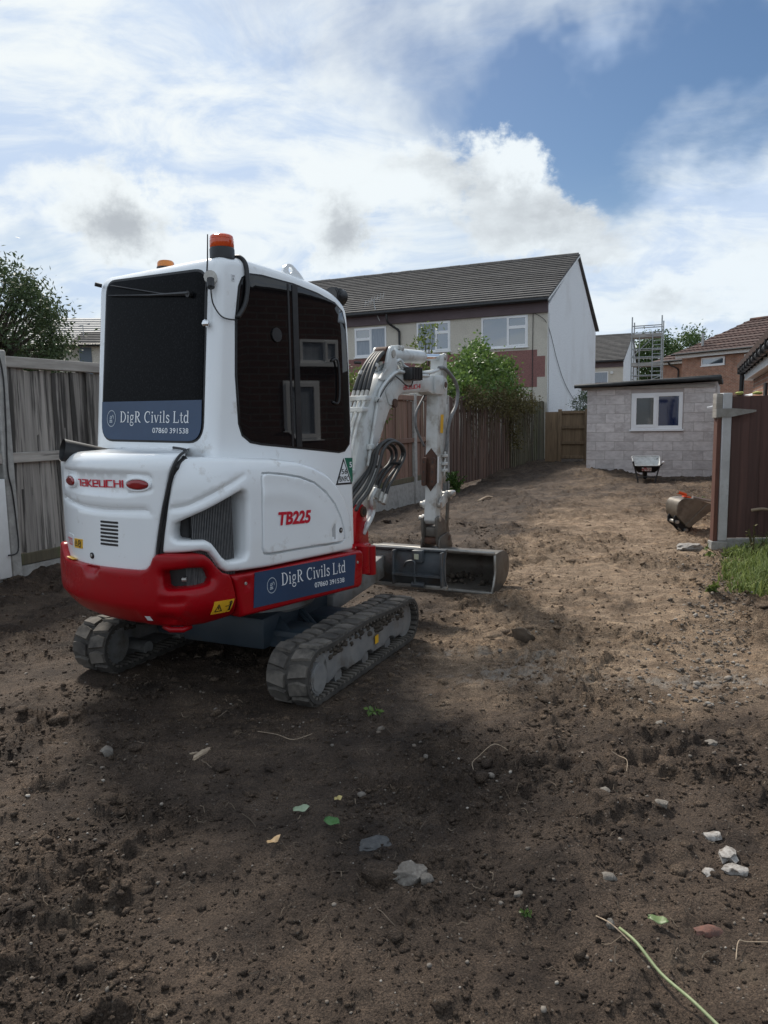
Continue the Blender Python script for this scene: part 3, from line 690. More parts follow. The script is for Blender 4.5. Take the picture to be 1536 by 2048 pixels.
def build_litter():
    r = np.random.default_rng(17)
    xy = np.concatenate([scatter(22000, 1.5, 10, .1, 31), scatter(4000, 1.5, 14, 0, 37)]); sz = np.exp(r.normal(math.log(.0042), .5, len(xy))) * (xy[:, 1] / 3.0) ** .35; sz = np.clip(sz, .0018, .02)
    tag(lumps('soil_crumbs', xy, sz, soil_mat(), 1, .75, .3, .25, 6), 'small dark crumbs of soil strewn over the plot', 'soil', kind='stuff')
    xy = scatter(1900, 1.6, 11, .12, 41); sz = np.clip(np.exp(r.normal(math.log(.0085), .62, len(xy))) * (xy[:, 1] / 3.0) ** .25, .004, .06)
    tag(lumps('soil_clods', xy, sz, soil_mat(), 2, .6, .26, .42, 8), 'lumpy brown clods of turned soil', 'soil', kind='stuff')
    xy = scatter(1500, 1.6, 14, -.05, 51); sz = np.clip(np.exp(r.normal(math.log(.0042), .4, len(xy))) * (xy[:, 1] / 3.0) ** .3, .003, .018)
    # gravelly edge on the right of the plot
    k = 900; y2 = r.uniform(3.6, 8, k); x2 = .50 * y2 - np.abs(r.normal(0, .35, k)); xy = np.concatenate([xy, np.stack([x2, y2], 1)]); sz = np.concatenate([sz, np.clip(np.exp(r.normal(math.log(.009), .35, k)), .004, .022)])
    tag(lumps('grit', xy, sz, MAT['pebble'], 1, .75, .2, .2, 12), 'pale grit and small gravel mixed into the soil', 'gravel', kind='stuff')
    # torn roots and straw
    n = 620; xy = scatter(n, 1.6, 12, 0, 61); mb = MB(); 
    for i in range(n):
        x, y = xy[i]; L_ = float(np.clip(np.exp(r.normal(math.log(.032), .6)), .012, .16)) * (y / 3) ** .3; a = r.uniform(0, 2 * PI); cv = r.normal(0, .9); pts = []
        px, py = x, y
        for k in range(5):
            z = float(ground_h(np.array([px]), np.array([py]))[0]) + .004 + (.014 * r.uniform(0, 1) if k in (2, 3) else 0) + (0.03 * r.uniform(0, 1) if k == 4 and r.uniform() < .3 else 0)
            pts.append((px, py, z)); px += math.cos(a) * L_ / 4; py += math.sin(a) * L_ / 4; a += cv * .35
        mb.tube(pts, float(r.uniform(.0009, .0022)) * (y / 3) ** .5, 3, False)
    o = mb.build('roots', PM('dry straw and roots', (.24, .185, .13), (.09, .068, .05), rough=.9, scale=3), None)
    tag(o, 'torn pale roots and straw lying on the soil', 'roots', kind='stuff')
build_litter()
# ------------------------------------------------------------------ fences
def box_mesh(name, mat, bev=0.0):
    mb = MB().box((-.5, -.5, -.5), (.5, .5, .5)); me = bpy.data.meshes.new(name); me.from_pydata(mb.v, [], mb.f); me.update()
    if bev: bevel_mesh(me, bev, 1)
    me.materials.append(mat); return me

def piece(name, me, loc, scale, parent, rot=(0, 0, 0)):
    o = bpy.data.objects.new(name, me); COL.objects.link(o); o.parent = parent; o.location = loc; o.scale = scale; o.rotation_euler = rot; return o

def plank_mesh(name, mat, w, h, th=.014, seed=0):
    """upright feather-edge board, uneven ends, cupped a little; origin at its foot"""
    r = random.Random(seed); n = 6; v = []; f = []
    for i in range(n + 1):
        z = h * i / n; dx = r.uniform(-.003, .003)
        for (x, y) in ((-w / 2, th * .55), (w / 2, th * .25), (w / 2, -th * .5), (-w / 2, -th * .75)):
            v.append((y + r.uniform(-.002, .002), x + dx, z + (r.uniform(-.012, .004) if i == n else 0)))
    for i in range(n):
        for j in range(4):
            a = i * 4 + j; b = i * 4 + (j + 1) % 4; f.append((a, b, b + 4, a + 4))
    f += [(3, 2, 1, 0), tuple(n * 4 + j for j in range(4))]
    me = bpy.data.meshes.new(name); me.from_pydata(v, [], f); me.update(); me.materials.append(mat); return me

def conc_post(parent, t, h, w=.115, x0=-.06, x1=.055, name='concrete_post'):
    mb = MB().box((x0, t - w / 2, -.5), (x1, t + w / 2, h)); o = mb.build(name, MAT['concrete'], parent, bevel=.012, seg=1); return o

def fence_bays(parent, bays, mat, rail_mat, seed, h=2.02, boards=.112, zb=.3, cap=True, rails=(1.2,), conc=True):
    protos = [plank_mesh('plank', mat, boards * 1.12, 1.0, seed=seed + k) for k in range(6)]
    r = random.Random(seed)
    for t0, t1 in bays:
        n = int(round((t1 - t0 - .1) / boards))
        for i in range(n):
            t = t0 + .06 + (i + .5) * (t1 - t0 - .12) / n
            piece('plank', protos[r.randrange(6)], (-.012 + (i % 2) * .006 + r.uniform(-.003, .003), t, zb + r.uniform(-.02, .01)), (1, 1, h - zb + r.uniform(-.01, .02)), parent, (r.uniform(-.006, .006), r.uniform(-.012, .012), 0))
        for z in rails:
            MB().box((.004, t0 + .055, z - .048), (.042, t1 - .055, z + .048)).build('rail', rail_mat, parent, bevel=.006, seg=1)
        if cap: MB().box((-.03, t0 + .05, h), (.045, t1 - .05, h + .10)).build('capping_rail', rail_mat, parent, bevel=.006, seg=1)
        if conc:
            MB().box((-.025, t0 + .057, -.45), (.025, t1 - .057, .19)).build('gravel_board', MAT['concrete'], parent, bevel=.008, seg=1)
            MB().box((-.02, t0 + .057, .195), (.028, t1 - .057, .30)).build('kick_board', MAT['slat_green'], parent, bevel=.006, seg=1)

fe = empty('panel_fence', (FA[0], FA[1], 0), -HD)
tag(fe, 'weathered grey plank fence with concrete post on the left of the digger', 'fence')
fence_bays(fe, [(-2.0, 0), (0, 1.95), (1.95, 3.9), (3.9, 5.8)], MAT['plank_grey'], MAT['plank_rail'], 3)
for t in (-2.0, 0, 1.95, 3.9, 5.8): conc_post(fe, t, 2.17)
fb = empty('panel_fence', (FA[0], FA[1], 0), -HD)
tag(fb, 'brown stained plank fence on a pale concrete base, seen behind the boom', 'fence')
fence_bays(fb, [(5.8, 7.7), (7.7, 9.65), (9.65, 11.6)], MAT['plank_brown'], MAT['plank_brown'], 23, h=1.86, zb=.22, rails=(1.05,), cap=True)
for t in (7.7, 9.65, 11.6):
    o = conc_post(fb, t, 2.0, .13); 
# dark vertical slats
fs = empty('slat_fence', (FA[0], FA[1], 0), -HD)
tag(fs, 'dark brown fence of narrow upright slats overgrown by the bush', 'fence')
slp = [plank_mesh('slat', MAT['slat_dark'], .122, 1.0, .018, seed=60 + k) for k in range(4)]
slg = [plank_mesh('slat', MAT['slat_green'], .128, 1.0, .018, seed=70 + k) for k in range(4)]
rr = random.Random(5); t = 11.75; k = 0
while t < 21.55:
    grn = t > 17.0; step = .125 if grn else .118
    piece('slat', (slg if grn else slp)[rr.randrange(4)], ((.012 if k % 2 else 0) + rr.uniform(-.004, .004), t, -.12), (1, 1, (2.02 if grn else 1.98) + .12 + rr.uniform(-.05, .03)), fs, (rr.uniform(-.01, .01), rr.uniform(-.012, .012), 0))
    t += step; k += 1
for z in (.35, 1.65): MB().box((-.05, 11.7, z - .04), (-.02, 21.6, z + .04)).build('rail', MAT['slat_dark'], fs)
MB().box((-.03, 16.95, -.2), (.05, 17.05, 2.08)).build('post', MAT['slat_green'], fs); MB().box((-.05, 21.55, -.2), (.05, 21.67, 2.1)).build('post', MAT['slat_green'], fs)

# pale board and black cable on the concrete post at the picture's left edge
wb = MB().box((.04, -.20, .12), (.075, -.075, 1.02)).build('white_board', MAT['white_trim'], None, bevel=.006); wb.location = (FA[0], FA[1], 0); wb.rotation_euler = (0, 0, -HD)
tag(wb, 'flaking white board standing against the concrete fence post', 'board')
cbl = MB().tube(spline([(.062, -.02, 2.1), (.066, .0, 1.9), (.064, -.01, 1.5), (.066, -.03, 1.1), (.065, .0, .9), (.068, .015, .6), (.08, .0, .35), (.10, -.12, .33)], 5), .007, 6).build('cable', MAT['black'], None, smooth=True); cbl.location = (FA[0], FA[1], 0); cbl.rotation_euler = (0, 0, -HD)
tag(cbl, 'thin black cable running down the concrete fence post', 'cable')

# ------------------------------------------------------------------ houses
def planar(y):                                     # wall facing -y at local y
    return lambda a, b, off: (a, y - off, b)
def planar_x(x, s=1):                              # wall facing +x (s=1) or -x
    return lambda a, b, off: (x + s * off, a, b)

def rect(x0, x1, z0, z1): return [(x0, z0), (x1, z0), (x1, z1), (x0, z1)]

def window(parent, M, x0, x1, z0, z1, cells, fr=.055, glass='wglass', sill=True, mats=None):
    """cells: list of (a0,a1,b0,b1,sash) in 0..1 of the inner opening; M maps (x, outward, z)"""
    mb = MB(); d0, d1 = -.05, .02
    def bx(a0, a1, b0, b1, o0, o1): mb.box((a0, o0, b0), (a1, o1, b1), lambda x, o, z: M(x, o, z))
    bx(x0, x1, z0, z0 + fr, d0, d1); bx(x0, x1, z1 - fr, z1, d0, d1); bx(x0, x0 + fr, z0 + fr, z1 - fr, d0, d1); bx(x1 - fr, x1, z0 + fr, z1 - fr, d0, d1)
    panes = []
    for i, (a0, a1, b0, b1, sash) in enumerate(cells):
        X0 = x0 + fr * .6 + (x1 - x0 - fr * 1.2) * a0; X1 = x0 + fr * .6 + (x1 - x0 - fr * 1.2) * a1; Z0 = z0 + fr * .6 + (z1 - z0 - fr * 1.2) * b0; Z1 = z0 + fr * .6 + (z1 - z0 - fr * 1.2) * b1
        s = fr * (.95 if sash else .55); o1 = .035 if sash else .012
        bx(X0, X1, Z0, Z0 + s, -.03, o1); bx(X0, X1, Z1 - s, Z1, -.03, o1); bx(X0, X0 + s, Z0 + s, Z1 - s, -.03, o1); bx(X1 - s, X1, Z0 + s, Z1 - s, -.03, o1)
        panes.append((X0 + s, X1 - s, Z0 + s, Z1 - s, -.004 if not sash else .008))
    if sill: bx(x0 - .03, x1 + .03, z0 - .04, z0 - .001, -.04, .07)
    w = mb.build('window', MAT['upvc'], parent)
    for i, (a, b, c_, d, o) in enumerate(panes):
        p = MB().box((a - .002, o - .01, c_ - .002), (b + .002, o, d + .002), lambda x, q, z: M(x, q, z)).build('pane', MAT[(mats or {}).get(i, glass)], w)
    return w

def roof_courses(parent, x0, x1, p0, p1, n, mat, name='tile_course', th=.07, over=.06):
    """overlapping courses from eave p0=(y,z) to ridge p1 along local x"""
    dy, dz = p1[0] - p0[0], p1[1] - p0[1]; L_ = math.hypot(dy, dz); uy, uz = dy / L_, dz / L_; ny, nz = -uz, uy
    if nz < 0: ny, nz = -ny, -nz
    e = L_ / n; ln = x1 - x0
    prof = [(0, th + .022), (e + over, th * .4 + .004), (e + over, -.01), (0, .012)]
    v = []
    k = max(2, int(ln / .9)); r = random.Random(n)
    for i in range(k + 1):
        X = x0 + ln * i / k; j = r.uniform(-.0015, .0015)
        for s, o in prof: v.append((X, uy * s + ny * (o + j), uz * s + nz * (o + j)))
    f = []
    for i in range(k):
        for j in range(4):
            a = i * 4 + j; b = i * 4 + (j + 1) % 4; f.append((a, b, b + 4, a + 4))
    f += [(0, 1, 2, 3), tuple(k * 4 + j for j in (3, 2, 1, 0))]
    me = bpy.data.meshes.new(name); me.from_pydata(v, [], f); me.update(); me.materials.append(mat)
    for i in range(n):
        o = bpy.data.objects.new(name, me); COL.objects.link(o); o.parent = parent; o.location = (0, p0[0] + uy * e * i, p0[1] + uz * e * i)

def ridge_tiles(parent, x0, x1, y, z, mat, step=.45, r=.13):
    v = []; f = []; n = 6
    for i in (0, 1):
        for j in range(n + 1):
            a = PI * j / n; v.append((i * step * .985, math.cos(a) * r * 1.15, math.sin(a) * r * .8))
    for j in range(n): f.append((j, j + 1, j + 2 + n, j + 1 + n))
    me = bpy.data.meshes.new('ridge_tile'); me.from_pydata(v, [], f); me.update(); me.materials.append(mat)
    k = int((x1 - x0) / step)
    for i in range(k):
        o = bpy.data.objects.new('ridge_tile', me); COL.objects.link(o); o.parent = parent; o.location = (x0 + i * step, y, z + random.uniform(-.006, .006))

def terrace(loc, rz, x0, label, wins, detail=True, depth=9.7, eav=5.36, rid=7.8, name='terraced_house'):
    h = empty(name, loc, rz); tag(h, label, 'house')
    yr = depth * .525
    holes = [rect(a, b, c_, d) for (a, b, c_, d, *_) in wins]
    panel('front_wall', rect(x0, 0, 0, eav - .36), planar(0), MAT['dash'], h, holes=holes, depth=.22, res=.9, sharp=None)
    gy = [(0.004, 0), (depth, 0), (depth, eav - .15), (yr, rid - .05), (.004, eav - .15)]
    panel('gable_wall', gy, planar_x(.0), MAT['dashgrey'], h, depth=.25, res=1.2, sharp=None)
    MB().box((x0, depth - .2, 0), (-.26, depth, eav - .2)).box((x0, .23, 0), (x0 + .2, depth - .21, eav - .2)).build('rear_wall', MAT['dash'], h)
    band = [(x0, 2.5), (-.36, 2.5), (-.36, 2.84), (-.08, 2.84), (-.08, 3.55), (-.36, 3.55), (-.36, 3.85), (x0, 3.85)]
    panel('colour_band', [(a, min(b, 3.775) if b > 3.7 else b) for a, b in band], planar(-.006), MAT['dashred'], h, depth=.005, res=.9, sharp=None)
    MB().box((x0, -.10, eav - .36), (.02, .0, eav + .02)).build('fascia', MAT['maroon'], h)
    MB().box((x0, -.28, eav - .02), (.06, -.10, eav + .0)).build('soffit', MAT['maroon'], h)
    gut = MB(); gut.tube([(x0, -.36, eav + .03), (.08, -.36, eav + .03)], .065, 8); gut.build('gutter', MAT['blackpipe'], h, smooth=True, sharp=50)
    rf = empty('roof', (0, 0, 0), 0, h)
    roof_courses(rf, x0, .10, (-.34, eav + .06), (yr, rid), 20, MAT['tile'])
    back = MB(); back.add([(x0, yr, rid + .02), (.10, yr, rid + .02), (.10, depth + .3, eav + .02), (x0, depth + .3, eav + .02), (x0, yr, rid - .06), (.10, yr, rid - .06), (.10, depth + .3, eav - .06), (x0, depth + .3, eav - .06)], [(0, 1, 2, 3), (7, 6, 5, 4), (1, 5, 6, 2), (0, 3, 7, 4), (3, 2, 6, 7), (0, 4, 5, 1)]); back.build('rear_slope', MAT['tile'], rf)
    ridge_tiles(rf, x0, .1, yr, rid + .01, MAT['tile'])
    # bedded verge, one mortar piece for each course
    me = box_mesh('verge_mortar', MAT['white_trim'])
    ang = math.atan2(rid - eav - .06, yr + .34)
    for i in range(20):
        q = (i + .5) / 20; piece('verge_mortar', me, (.075, -.34 + (yr + .34) * q, eav + .06 + (rid - eav - .06) * q - .035), (.06, .30, .055), rf, (ang, 0, 0))
    MB().box((.0, -.012, 0), (.022, .012, eav - .36)).build('corner_bead', MAT['white_trim'], h)
    for w in wins: window(h, lambda x, o, z: (x, -o, z), w[0], w[1], w[2], w[3], w[4], mats=w[5] if len(w) > 5 else None)
    return h

CELL_A = [(0, .575, 0, 1, False), (.575, 1, .64, 1, True), (.575, 1, 0, .64, True)]
CELL_B = [(.52, 1, 0, 1, False), (0, .52, .62, 1, True), (0, .52, 0, .62, True)]
main_h = terrace((5.71, 26.22, 0), -HD, -17.5, 'two storey cream pebbledash house with pale grey gable behind the bush', [
    (-2.36, -.69, 3.90, 4.975, CELL_A), (-4.84, -3.53, 3.90, 4.97, CELL_A, {0: 'curtain'}), (-7.41, -6.08, 3.84, 4.93, CELL_B, {1: 'wglass', 2: 'curtain', 0: 'curtain'}), (-11.6, -10.0, 3.84, 4.95, CELL_A), (-14.4, -12.9, 3.84, 4.95, CELL_B)])
MB().tube(spline([(-5.90, -.34, 5.36), (-5.88, -.30, 5.05), (-5.70, -.10, 4.86), (-5.54, -.07, 4.72), (-5.52, -.06, 4.4), (-5.52, -.06, 2.0), (-5.52, -.06, 0.1)], 4), .042, 8).build('downpipe', MAT['blackpipe'], main_h, smooth=True)
MB().tube([(-.5, -.03, 5.0), (-.51, -.028, 4.1), (-.52, -.026, 2.0)], .012, 5).build('wall_cable', MAT['black'], main_h)
gc = MB().tube(spline([(-.45, -.06, 5.0), (-.1, -.05, 4.75), (.02, .3, 4.35), (.03, 1.3, 3.55), (.03, 2.6, 2.8), (.03, 4.2, 2.25), (.04, 5.4, 2.0)], 6), .010, 5).build('hanging_cable', MAT['black'], main_h)
# television aerial on the eaves
ta = empty('television_aerial', (5.71 + NR[0] * -6.35 - G[0] * .2, 26.22 + NR[1] * -6.35 - G[1] * .2, 5.32), -HD); tag(ta, 'thin television aerial leaning on the dark tiled roof edge', 'aerial')
MB().tube(spline([(.10, 0, -.2), (.0, -.02, .05), (-.10, 0, .35), (-.12, 0, .62)], 4), .016, 6).build('mast', MAT['silver'], ta)
MB().tube([(-.5, 0, .48), (.25, .1, .72)], .010, 5).build('boom_rod', MAT['silver'], ta)
for i in range(7):
    q = i / 6; x = -.5 + .75 * q; z = .48 + .24 * q; MB().tube([(x, -.02, z - .14), (x, .1, z + .14)], .006, 4).build('element', MAT['silver'], ta)

far_h = terrace((17.0, 53.6, 0), -HD, -14, 'small far pebbledash house with dark tiled roof beside the scaffold', [(-2.9, -1.0, 3.3, 4.55, [(0, 1, 0, 1, False)], {0: 'curtain'})], depth=8.4, eav=5.2, rid=7.45)
MB().tube([(-.75, -.02, 4.45), (-.75, -.14, 4.45)], .11, 10).build('wall_vent', MAT['white_trim'], far_h)

# house far on the left behind the tree
lh = empty('tiled_house', (-15.6, 39.5, 0), rad(6)); tag(lh, 'far tiled house, sky glare painted into its roof, behind the left tree', 'house')
MB().box((-6, 0, 0), (9, 8, 5.45)).build('wall', MAT['dash'], lh)
rf = empty('roof', (0, 0, 0), 0, lh)
roof_courses(rf, -6.4, 9.4, (-.4, 5.5), (3.9, 7.35), 14, MAT['tile_glare'])
MB().add([(-6.4, 3.9, 7.4), (9.4, 3.9, 7.4), (9.4, 8.4, 5.4), (-6.4, 8.4, 5.4)], [(0, 1, 2, 3)]).build('rear_slope', MAT['tile_glare'], rf)
MB().tube([(-6.4, -.48, 5.48), (9.4, -.48, 5.48)], .07, 8).build('gutter', MAT['blackpipe'], lh)
wg = empty('front_wing', (0, 0, 0), 0, lh)
MB().box((.7, -2.2, 0), (5.5, -.01, 5.25)).build('wing_wall', MAT['dash'], wg)
MB().box((.62, -2.24, 3.6), (1.2, -2.201, 5.2)).build('cladding', PM('slate grey cladding', (.10, .125, .15), rough=.6), wg)
window(wg, lambda x, o, z: (x, -2.2 - o, z), 2.0, 3.4, 4.1, 5.1, CELL_A)
roof_courses(wg, .3, 5.9, (-2.6, 5.3), (-.2, 6.15), 7, MAT['tile'])
MB().tube([(.3, -2.66, 5.28), (5.9, -2.66, 5.28)], .06, 8).build('gutter', MAT['blackpipe'], wg)
la = empty('television_aerial', (-14.9, 38.4, 5.5)); tag(la, 'tiny television aerial on the far pale roof at left', 'aerial')
MB().tube([(0, 0, -.2), (0, 0, .9)], .02, 5).build('mast', MAT['silver'], la)
MB().tube([(-.45, 0, .8), (.35, 0, .95)], .014, 4).build('boom_rod', MAT['silver'], la)

# ------------------------------------------------------------------ rendered block shed
sd = empty('block_shed', (5.11, 18.87, 0), -HD); tag(sd, 'grey rendered concrete block shed with flat felt roof and white window', 'shed')
WX0, WX1, WZ0, WZ1 = 1.06, 2.22, 1.13, 2.0
panel('mortar_wall', [(0, -.1), (2.96, -.1), (2.96, 2.22), (0, 2.14)], planar(0), MAT['mortar'], sd, holes=[rect(WX0, WX1, WZ0, WZ1)], depth=.12, res=.4, sharp=None)
MB().box((2.84, .13, -.1), (2.955, 3.4, 2.2)).box((.005, .13, -.1), (.12, 3.4, 2.12)).box((.13, 3.28, -.1), (2.83, 3.4, 2.12)).build('side_wall', MAT['mortar'], sd)
bme = box_mesh('block', MAT['block'], .035)
rb = random.Random(4)
for row in range(10):
    z0 = -.06 + row * .226; x = -.225 if row % 2 else 0.0
    while x < 2.96:
        a, b = max(x, 0.0), min(x + .45, 2.96); segs = [(a, b)]
        if z0 + .19 > WZ0 - .02 and z0 < WZ1 + .02:
            segs = [(a, min(b, WX0 - .015)), (max(a, WX1 + .015), b)]
        for s0, s1 in segs:
            if s1 - s0 > .07:
                top = min(z0 + .216, 2.10 + .02 * (s0 / 3)); 
                piece('block', bme, ((s0 + s1) / 2, .008 + rb.uniform(-.0018, .0018), (z0 + top) / 2), (s1 - s0 - .010, .03, top - z0), sd)
        x += .45
window(sd, lambda x, o, z: (x, -.0 - o, z), WX0, WX1, WZ0, WZ1, [(.0, .5, 0, 1, True), (.5, 1, 0, 1, False)], fr=.075, mats={0: 'darkglass', 1: 'navyglass'})
rfm = MB(); rfm.add([(-.26, -.22, 2.17), (3.03, -.22, 2.27), (3.03, 3.6, 2.27), (-.26, 3.6, 2.17), (-.26, -.22, 2.25), (3.03, -.22, 2.37), (3.03, 3.6, 2.37), (-.26, 3.6, 2.25)], [(3, 2, 1, 0), (4, 5, 6, 7), (0, 1, 5, 4), (1, 2, 6, 5), (2, 3, 7, 6), (3, 0, 4, 7)])
rfm.build('felt_roof', MAT['felt'], sd, bevel=.02, seg=2)
MB().tube([(-.27, -.25, 2.20), (.7, -.255, 2.225), (1.6, -.25, 2.27), (2.3, -.26, 2.275), (3.05, -.25, 2.30)], .045, 8).build('felt_drip_roll', MAT['felt'], sd, smooth=True)
MB().box((-.14, -.05, 2.10), (2.9, .03, 2.168)).build('roof_joist', MAT['plank_rail'], sd)

# ------------------------------------------------------------------ timber side gate
gt = empty('side_gate', (6.13, 24.27, 0), -HD); tag(gt, 'closed brown timber side gate between the grey gable and the shed', 'gate')
gp = [plank_mesh('plank', MAT['wood_tan'], .112, 1.0, .018, seed=90 + i) for i in range(3)]
for i in range(8):
    o = piece('plank', gp[i % 3], (-.385 + .11 * i, .03, .10), (1, 1, 1.52 + rb.uniform(-.01, .01)), gt, (0, 0, rad(90)))
for z in (.16, .62, 1.12, 1.60): MB().box((-.36, -.035, z - .045), (.36, .01, z + .045)).build('rail', MAT['wood_tan'], gt, bevel=.005, seg=1)
for x in (-.42, .42): MB().box((x - .055, -.05, -.1), (x + .055, .06, 1.70)).build('post', MAT['wood_tan'], gt, bevel=.008, seg=1)
for (x0, x1) in ((.48, 1.35), (-.9, -.48)): MB().box((x0, .0, -.1), (x1, .06, 1.62)).build('side_panel', MAT['wood_tan'], gt)

# ------------------------------------------------------------------ brown plank screen by the path on the right
rg = empty('plank_screen', (3.60, 8.20, 0), rad(-2)); tag(rg, 'dark brown plank gate with a white painted post at the right edge', 'gate')
MB().box((.02, -.045, .07), (.065, .05, 1.60)).build('edge_batten', PM('reddish batten', (.15, .065, .045), (.10, .045, .035), rough=.8, scale=8, stretch=(6, 6, .6)), rg, bevel=.004, seg=1)
MB().box((.07, -.055, .10), (.168, .05, 1.71)).build('white_post', PM('scuffed white paint', (.56, .57, .58), (.45, .455, .46), rough=.6, scale=6, c3=(.25, .235, .21), c3scale=4, c3lo=.58, c3hi=.78), rg, bevel=.006, seg=1)
MB().box((.0, -.06, .0), (.17, .055, .095)).build('post_foot', MAT['concrete'], rg, bevel=.006, seg=1)
MB().box((.0, -.055, 1.44), (.068, .05, 1.705)).build('cap_block', MAT['plank_rail'], rg, bevel=.006, seg=1)
gpl = [plank_mesh('plank', MAT['gate_brown'], .112, 1.0, .02, seed=120 + i) for i in range(4)]
for i in range(30):
    piece('plank', gpl[i % 4], (.225 + .106 * i, .0 + (.008 if i % 2 else 0), .125), (1, 1, 1.56 + rb.uniform(-.008, .008)), rg, (0, 0, rad(90)))
for z in (.4, 1.3): MB().box((.17, .02, z - .04), (3.4, .07, z + .04)).build('rail', MAT['gate_brown'], rg)
MB().box((.17, -.03, -.3), (3.4, .05, .12)).build('gravel_board', MAT['concrete'], rg, bevel=.01, seg=1)
MB().add([(.0, -.068, 1.455), (.17, -.068, 1.455), (.42, -.068, 1.505), (.42, -.068, 1.525), (.17, -.068, 1.545), (0, -.068, 1.545), (.0, -.058, 1.455), (.17, -.058, 1.455), (.42, -.058, 1.505), (.42, -.058, 1.525), (.17, -.058, 1.545), (0, -.058, 1.545)], [(0, 1, 4, 5), (1, 2, 3, 4), (5, 4, 10, 11), (4, 3, 9, 10), (0, 6, 7, 1), (1, 7, 8, 2), (2, 8, 9, 3), (0, 5, 11, 6), (6, 11, 10, 7), (7, 10, 9, 8)]).build('strap_hinge', PM('weathered hinge', (.33, .32, .30), (.24, .23, .21), rough=.7, scale=14), rg)
stk = MB().tube(spline([(4.0, 8.10, .44), (4.12, 8.10, .452), (4.25, 8.11, .44), (4.6, 8.11, .455)], 3), .018, 6).build('broken_stick', MAT['wood_pale'], None, smooth=True); tag(stk, 'broken pale stick poking across the brown plank gate', 'stick')
yl = PM('faded yellow rag', (.50, .52, .18), (.36, .38, .10), rough=.8, scale=20)
for k, (x, lab) in enumerate(((3.86, 'yellow scrap on top of the brown planks next to the white post'), (4.06, 'yellow scrap on top of the brown planks farther from the white post'))):
    bv, bf = ico(2); r_ = np.random.default_rng(k); v = bv * (1 + .35 * r_.uniform(-1, 1, (len(bv), 1))) * np.array([.045, .03, .018]) + np.array([x, 8.19, 1.705])
    tag(mk('yellow_scrap', v, bf, yl, None, smooth=True), lab, 'scrap')

# ------------------------------------------------------------------ brick houses on the right
def uvwall(name, P0, ex, w, hgt, mat, parent, thick=.1, holes=()):
    """brick sheet with metre UVs: P0 corner, ex unit vector along the wall (local)"""
    ex = Vector(ex); nv = Vector((ex.y, -ex.x, 0))
    o = panel(name, rect(0, w, 0, hgt) if not isinstance(hgt, list) else hgt, lambda a, b, off: tuple(Vector(P0) + ex * a + Vector((0, 0, b)) + nv * off), mat, parent, holes=holes, depth=thick, res=1.5, sharp=None)
    me = o.data; l = me.uv_layers.new(name='UVMap'); P0v = Vector(P0)
    for lp in me.loops:
        q = me.vertices[lp.vertex_index].co - P0v; l.data[lp.index].uv = (q.dot(ex) + q.dot(nv), q.z)
    return o

OB = Vector((17.82, 45.71, 0)); OD = Vector((.49, -.872, 0)).normalized()
oh = empty('brick_house', OB, math.atan2(OD.y, OD.x)); tag(oh, 'orange brick house with red brown tiled roof and white fascia at right', 'house')
# local x runs towards the right along the facade, local y into the house
uvwall('front_wall', (.05, .25, 0), (1, 0, 0), 14, 4.75, MAT['brick_orange'], oh, .2, [rect(1.41, 2.95, 4.22, 4.68), rect(4.18, 5.4, 3.5, 4.68)])
MB().box((.05, .46, 0), (14, 6.2, 4.75)).build('house_core', MAT['brick_orange'], oh)
uvwall('return_wall', (-3.2, 2.2, 0), (1, 0, 0), 3.6, 4.6, MAT['brick_orange'], oh, .2, [])
MB().box((-3.2, 2.41, 0), (.4, 6.0, 4.6)).build('return_core', MAT['brick_orange'], oh)
MB().box((-.15, -.12, 4.76), (14.2, .05, 5.0)).build('fascia', MAT['white_trim'], oh)
MB().box((-3.5, 1.85, 4.62), (-.16, 2.05, 4.82)).build('fascia', MAT['white_trim'], oh)
window(oh, lambda x, o, z: (x, .25 - o, z), 1.41, 2.95, 4.22, 4.68, [(0, 1, 0, 1, True)])
window(oh, lambda x, o, z: (x, .25 - o, z), 4.18, 5.4, 3.5, 4.68, [(0, 1, .6, 1, True), (0, 1, 0, .6, False)], mats={0: 'curtain'})
window(oh, lambda x, o, z: (x, 2.2 - o, z), -1.25, -.1, 3.3, 4.5, [(0, 1, .62, 1, True), (0, 1, 0, .62, False)])
rf = empty('roof', (0, 0, 0), 0, oh)
def hipped(x0, x1, y0, y1, z0, z1, n, hip0, mat, parent):
    """pantile courses as separate objects, each cut back along the left hip"""
    for i in range(n):
        a, b = i / n, (i + 1) / n + .12 / n; ya, yb = y0 + (y1 - y0) * a, y0 + (y1 - y0) * b; za, zb = z0 + (z1 - z0) * a, z0 + (z1 - z0) * b
        xa, xb = x0 + hip0 * a, x0 + hip0 * b; k = max(4, int((x1 - xa) / .15)); v = []; f = []
        for j in range(k + 1):
            q = j / k
            wv = .028 * math.sin(2 * PI * (xa + (x1 - xa) * q) / .30)
            v.append((xa + (x1 - xa) * q, ya, za + .065 + wv)); v.append((xb + (x1 - xb) * q, yb, zb + .0 + wv)); v.append((xa + (x1 - xa) * q, ya, za - .01))
        for j in range(k): f += [(j * 3, (j + 1) * 3, (j + 1) * 3 + 1, j * 3 + 1), (j * 3 + 2, (j + 1) * 3 + 2, (j + 1) * 3, j * 3)]
        mk('tile_course', v, f, mat, parent, smooth=False)
hipped(-.2, 14.3, -.22, 3.2, 4.98, 6.85, 11, 2.6, MAT['tilered'], rf)
hipped(-3.6, 1.6, 1.75, 4.2, 4.8, 6.1, 8, 2.4, MAT['tilered'], rf)
MB().add([(2.4, 3.2, 6.9), (14.3, 3.2, 6.9), (14.3, 6.4, 4.95), (-.2, 6.4, 4.95), (-.2, -.2, 4.95)], [(0, 1, 2, 3), (0, 3, 4)]).build('rear_slope', MAT['tilered'], rf)
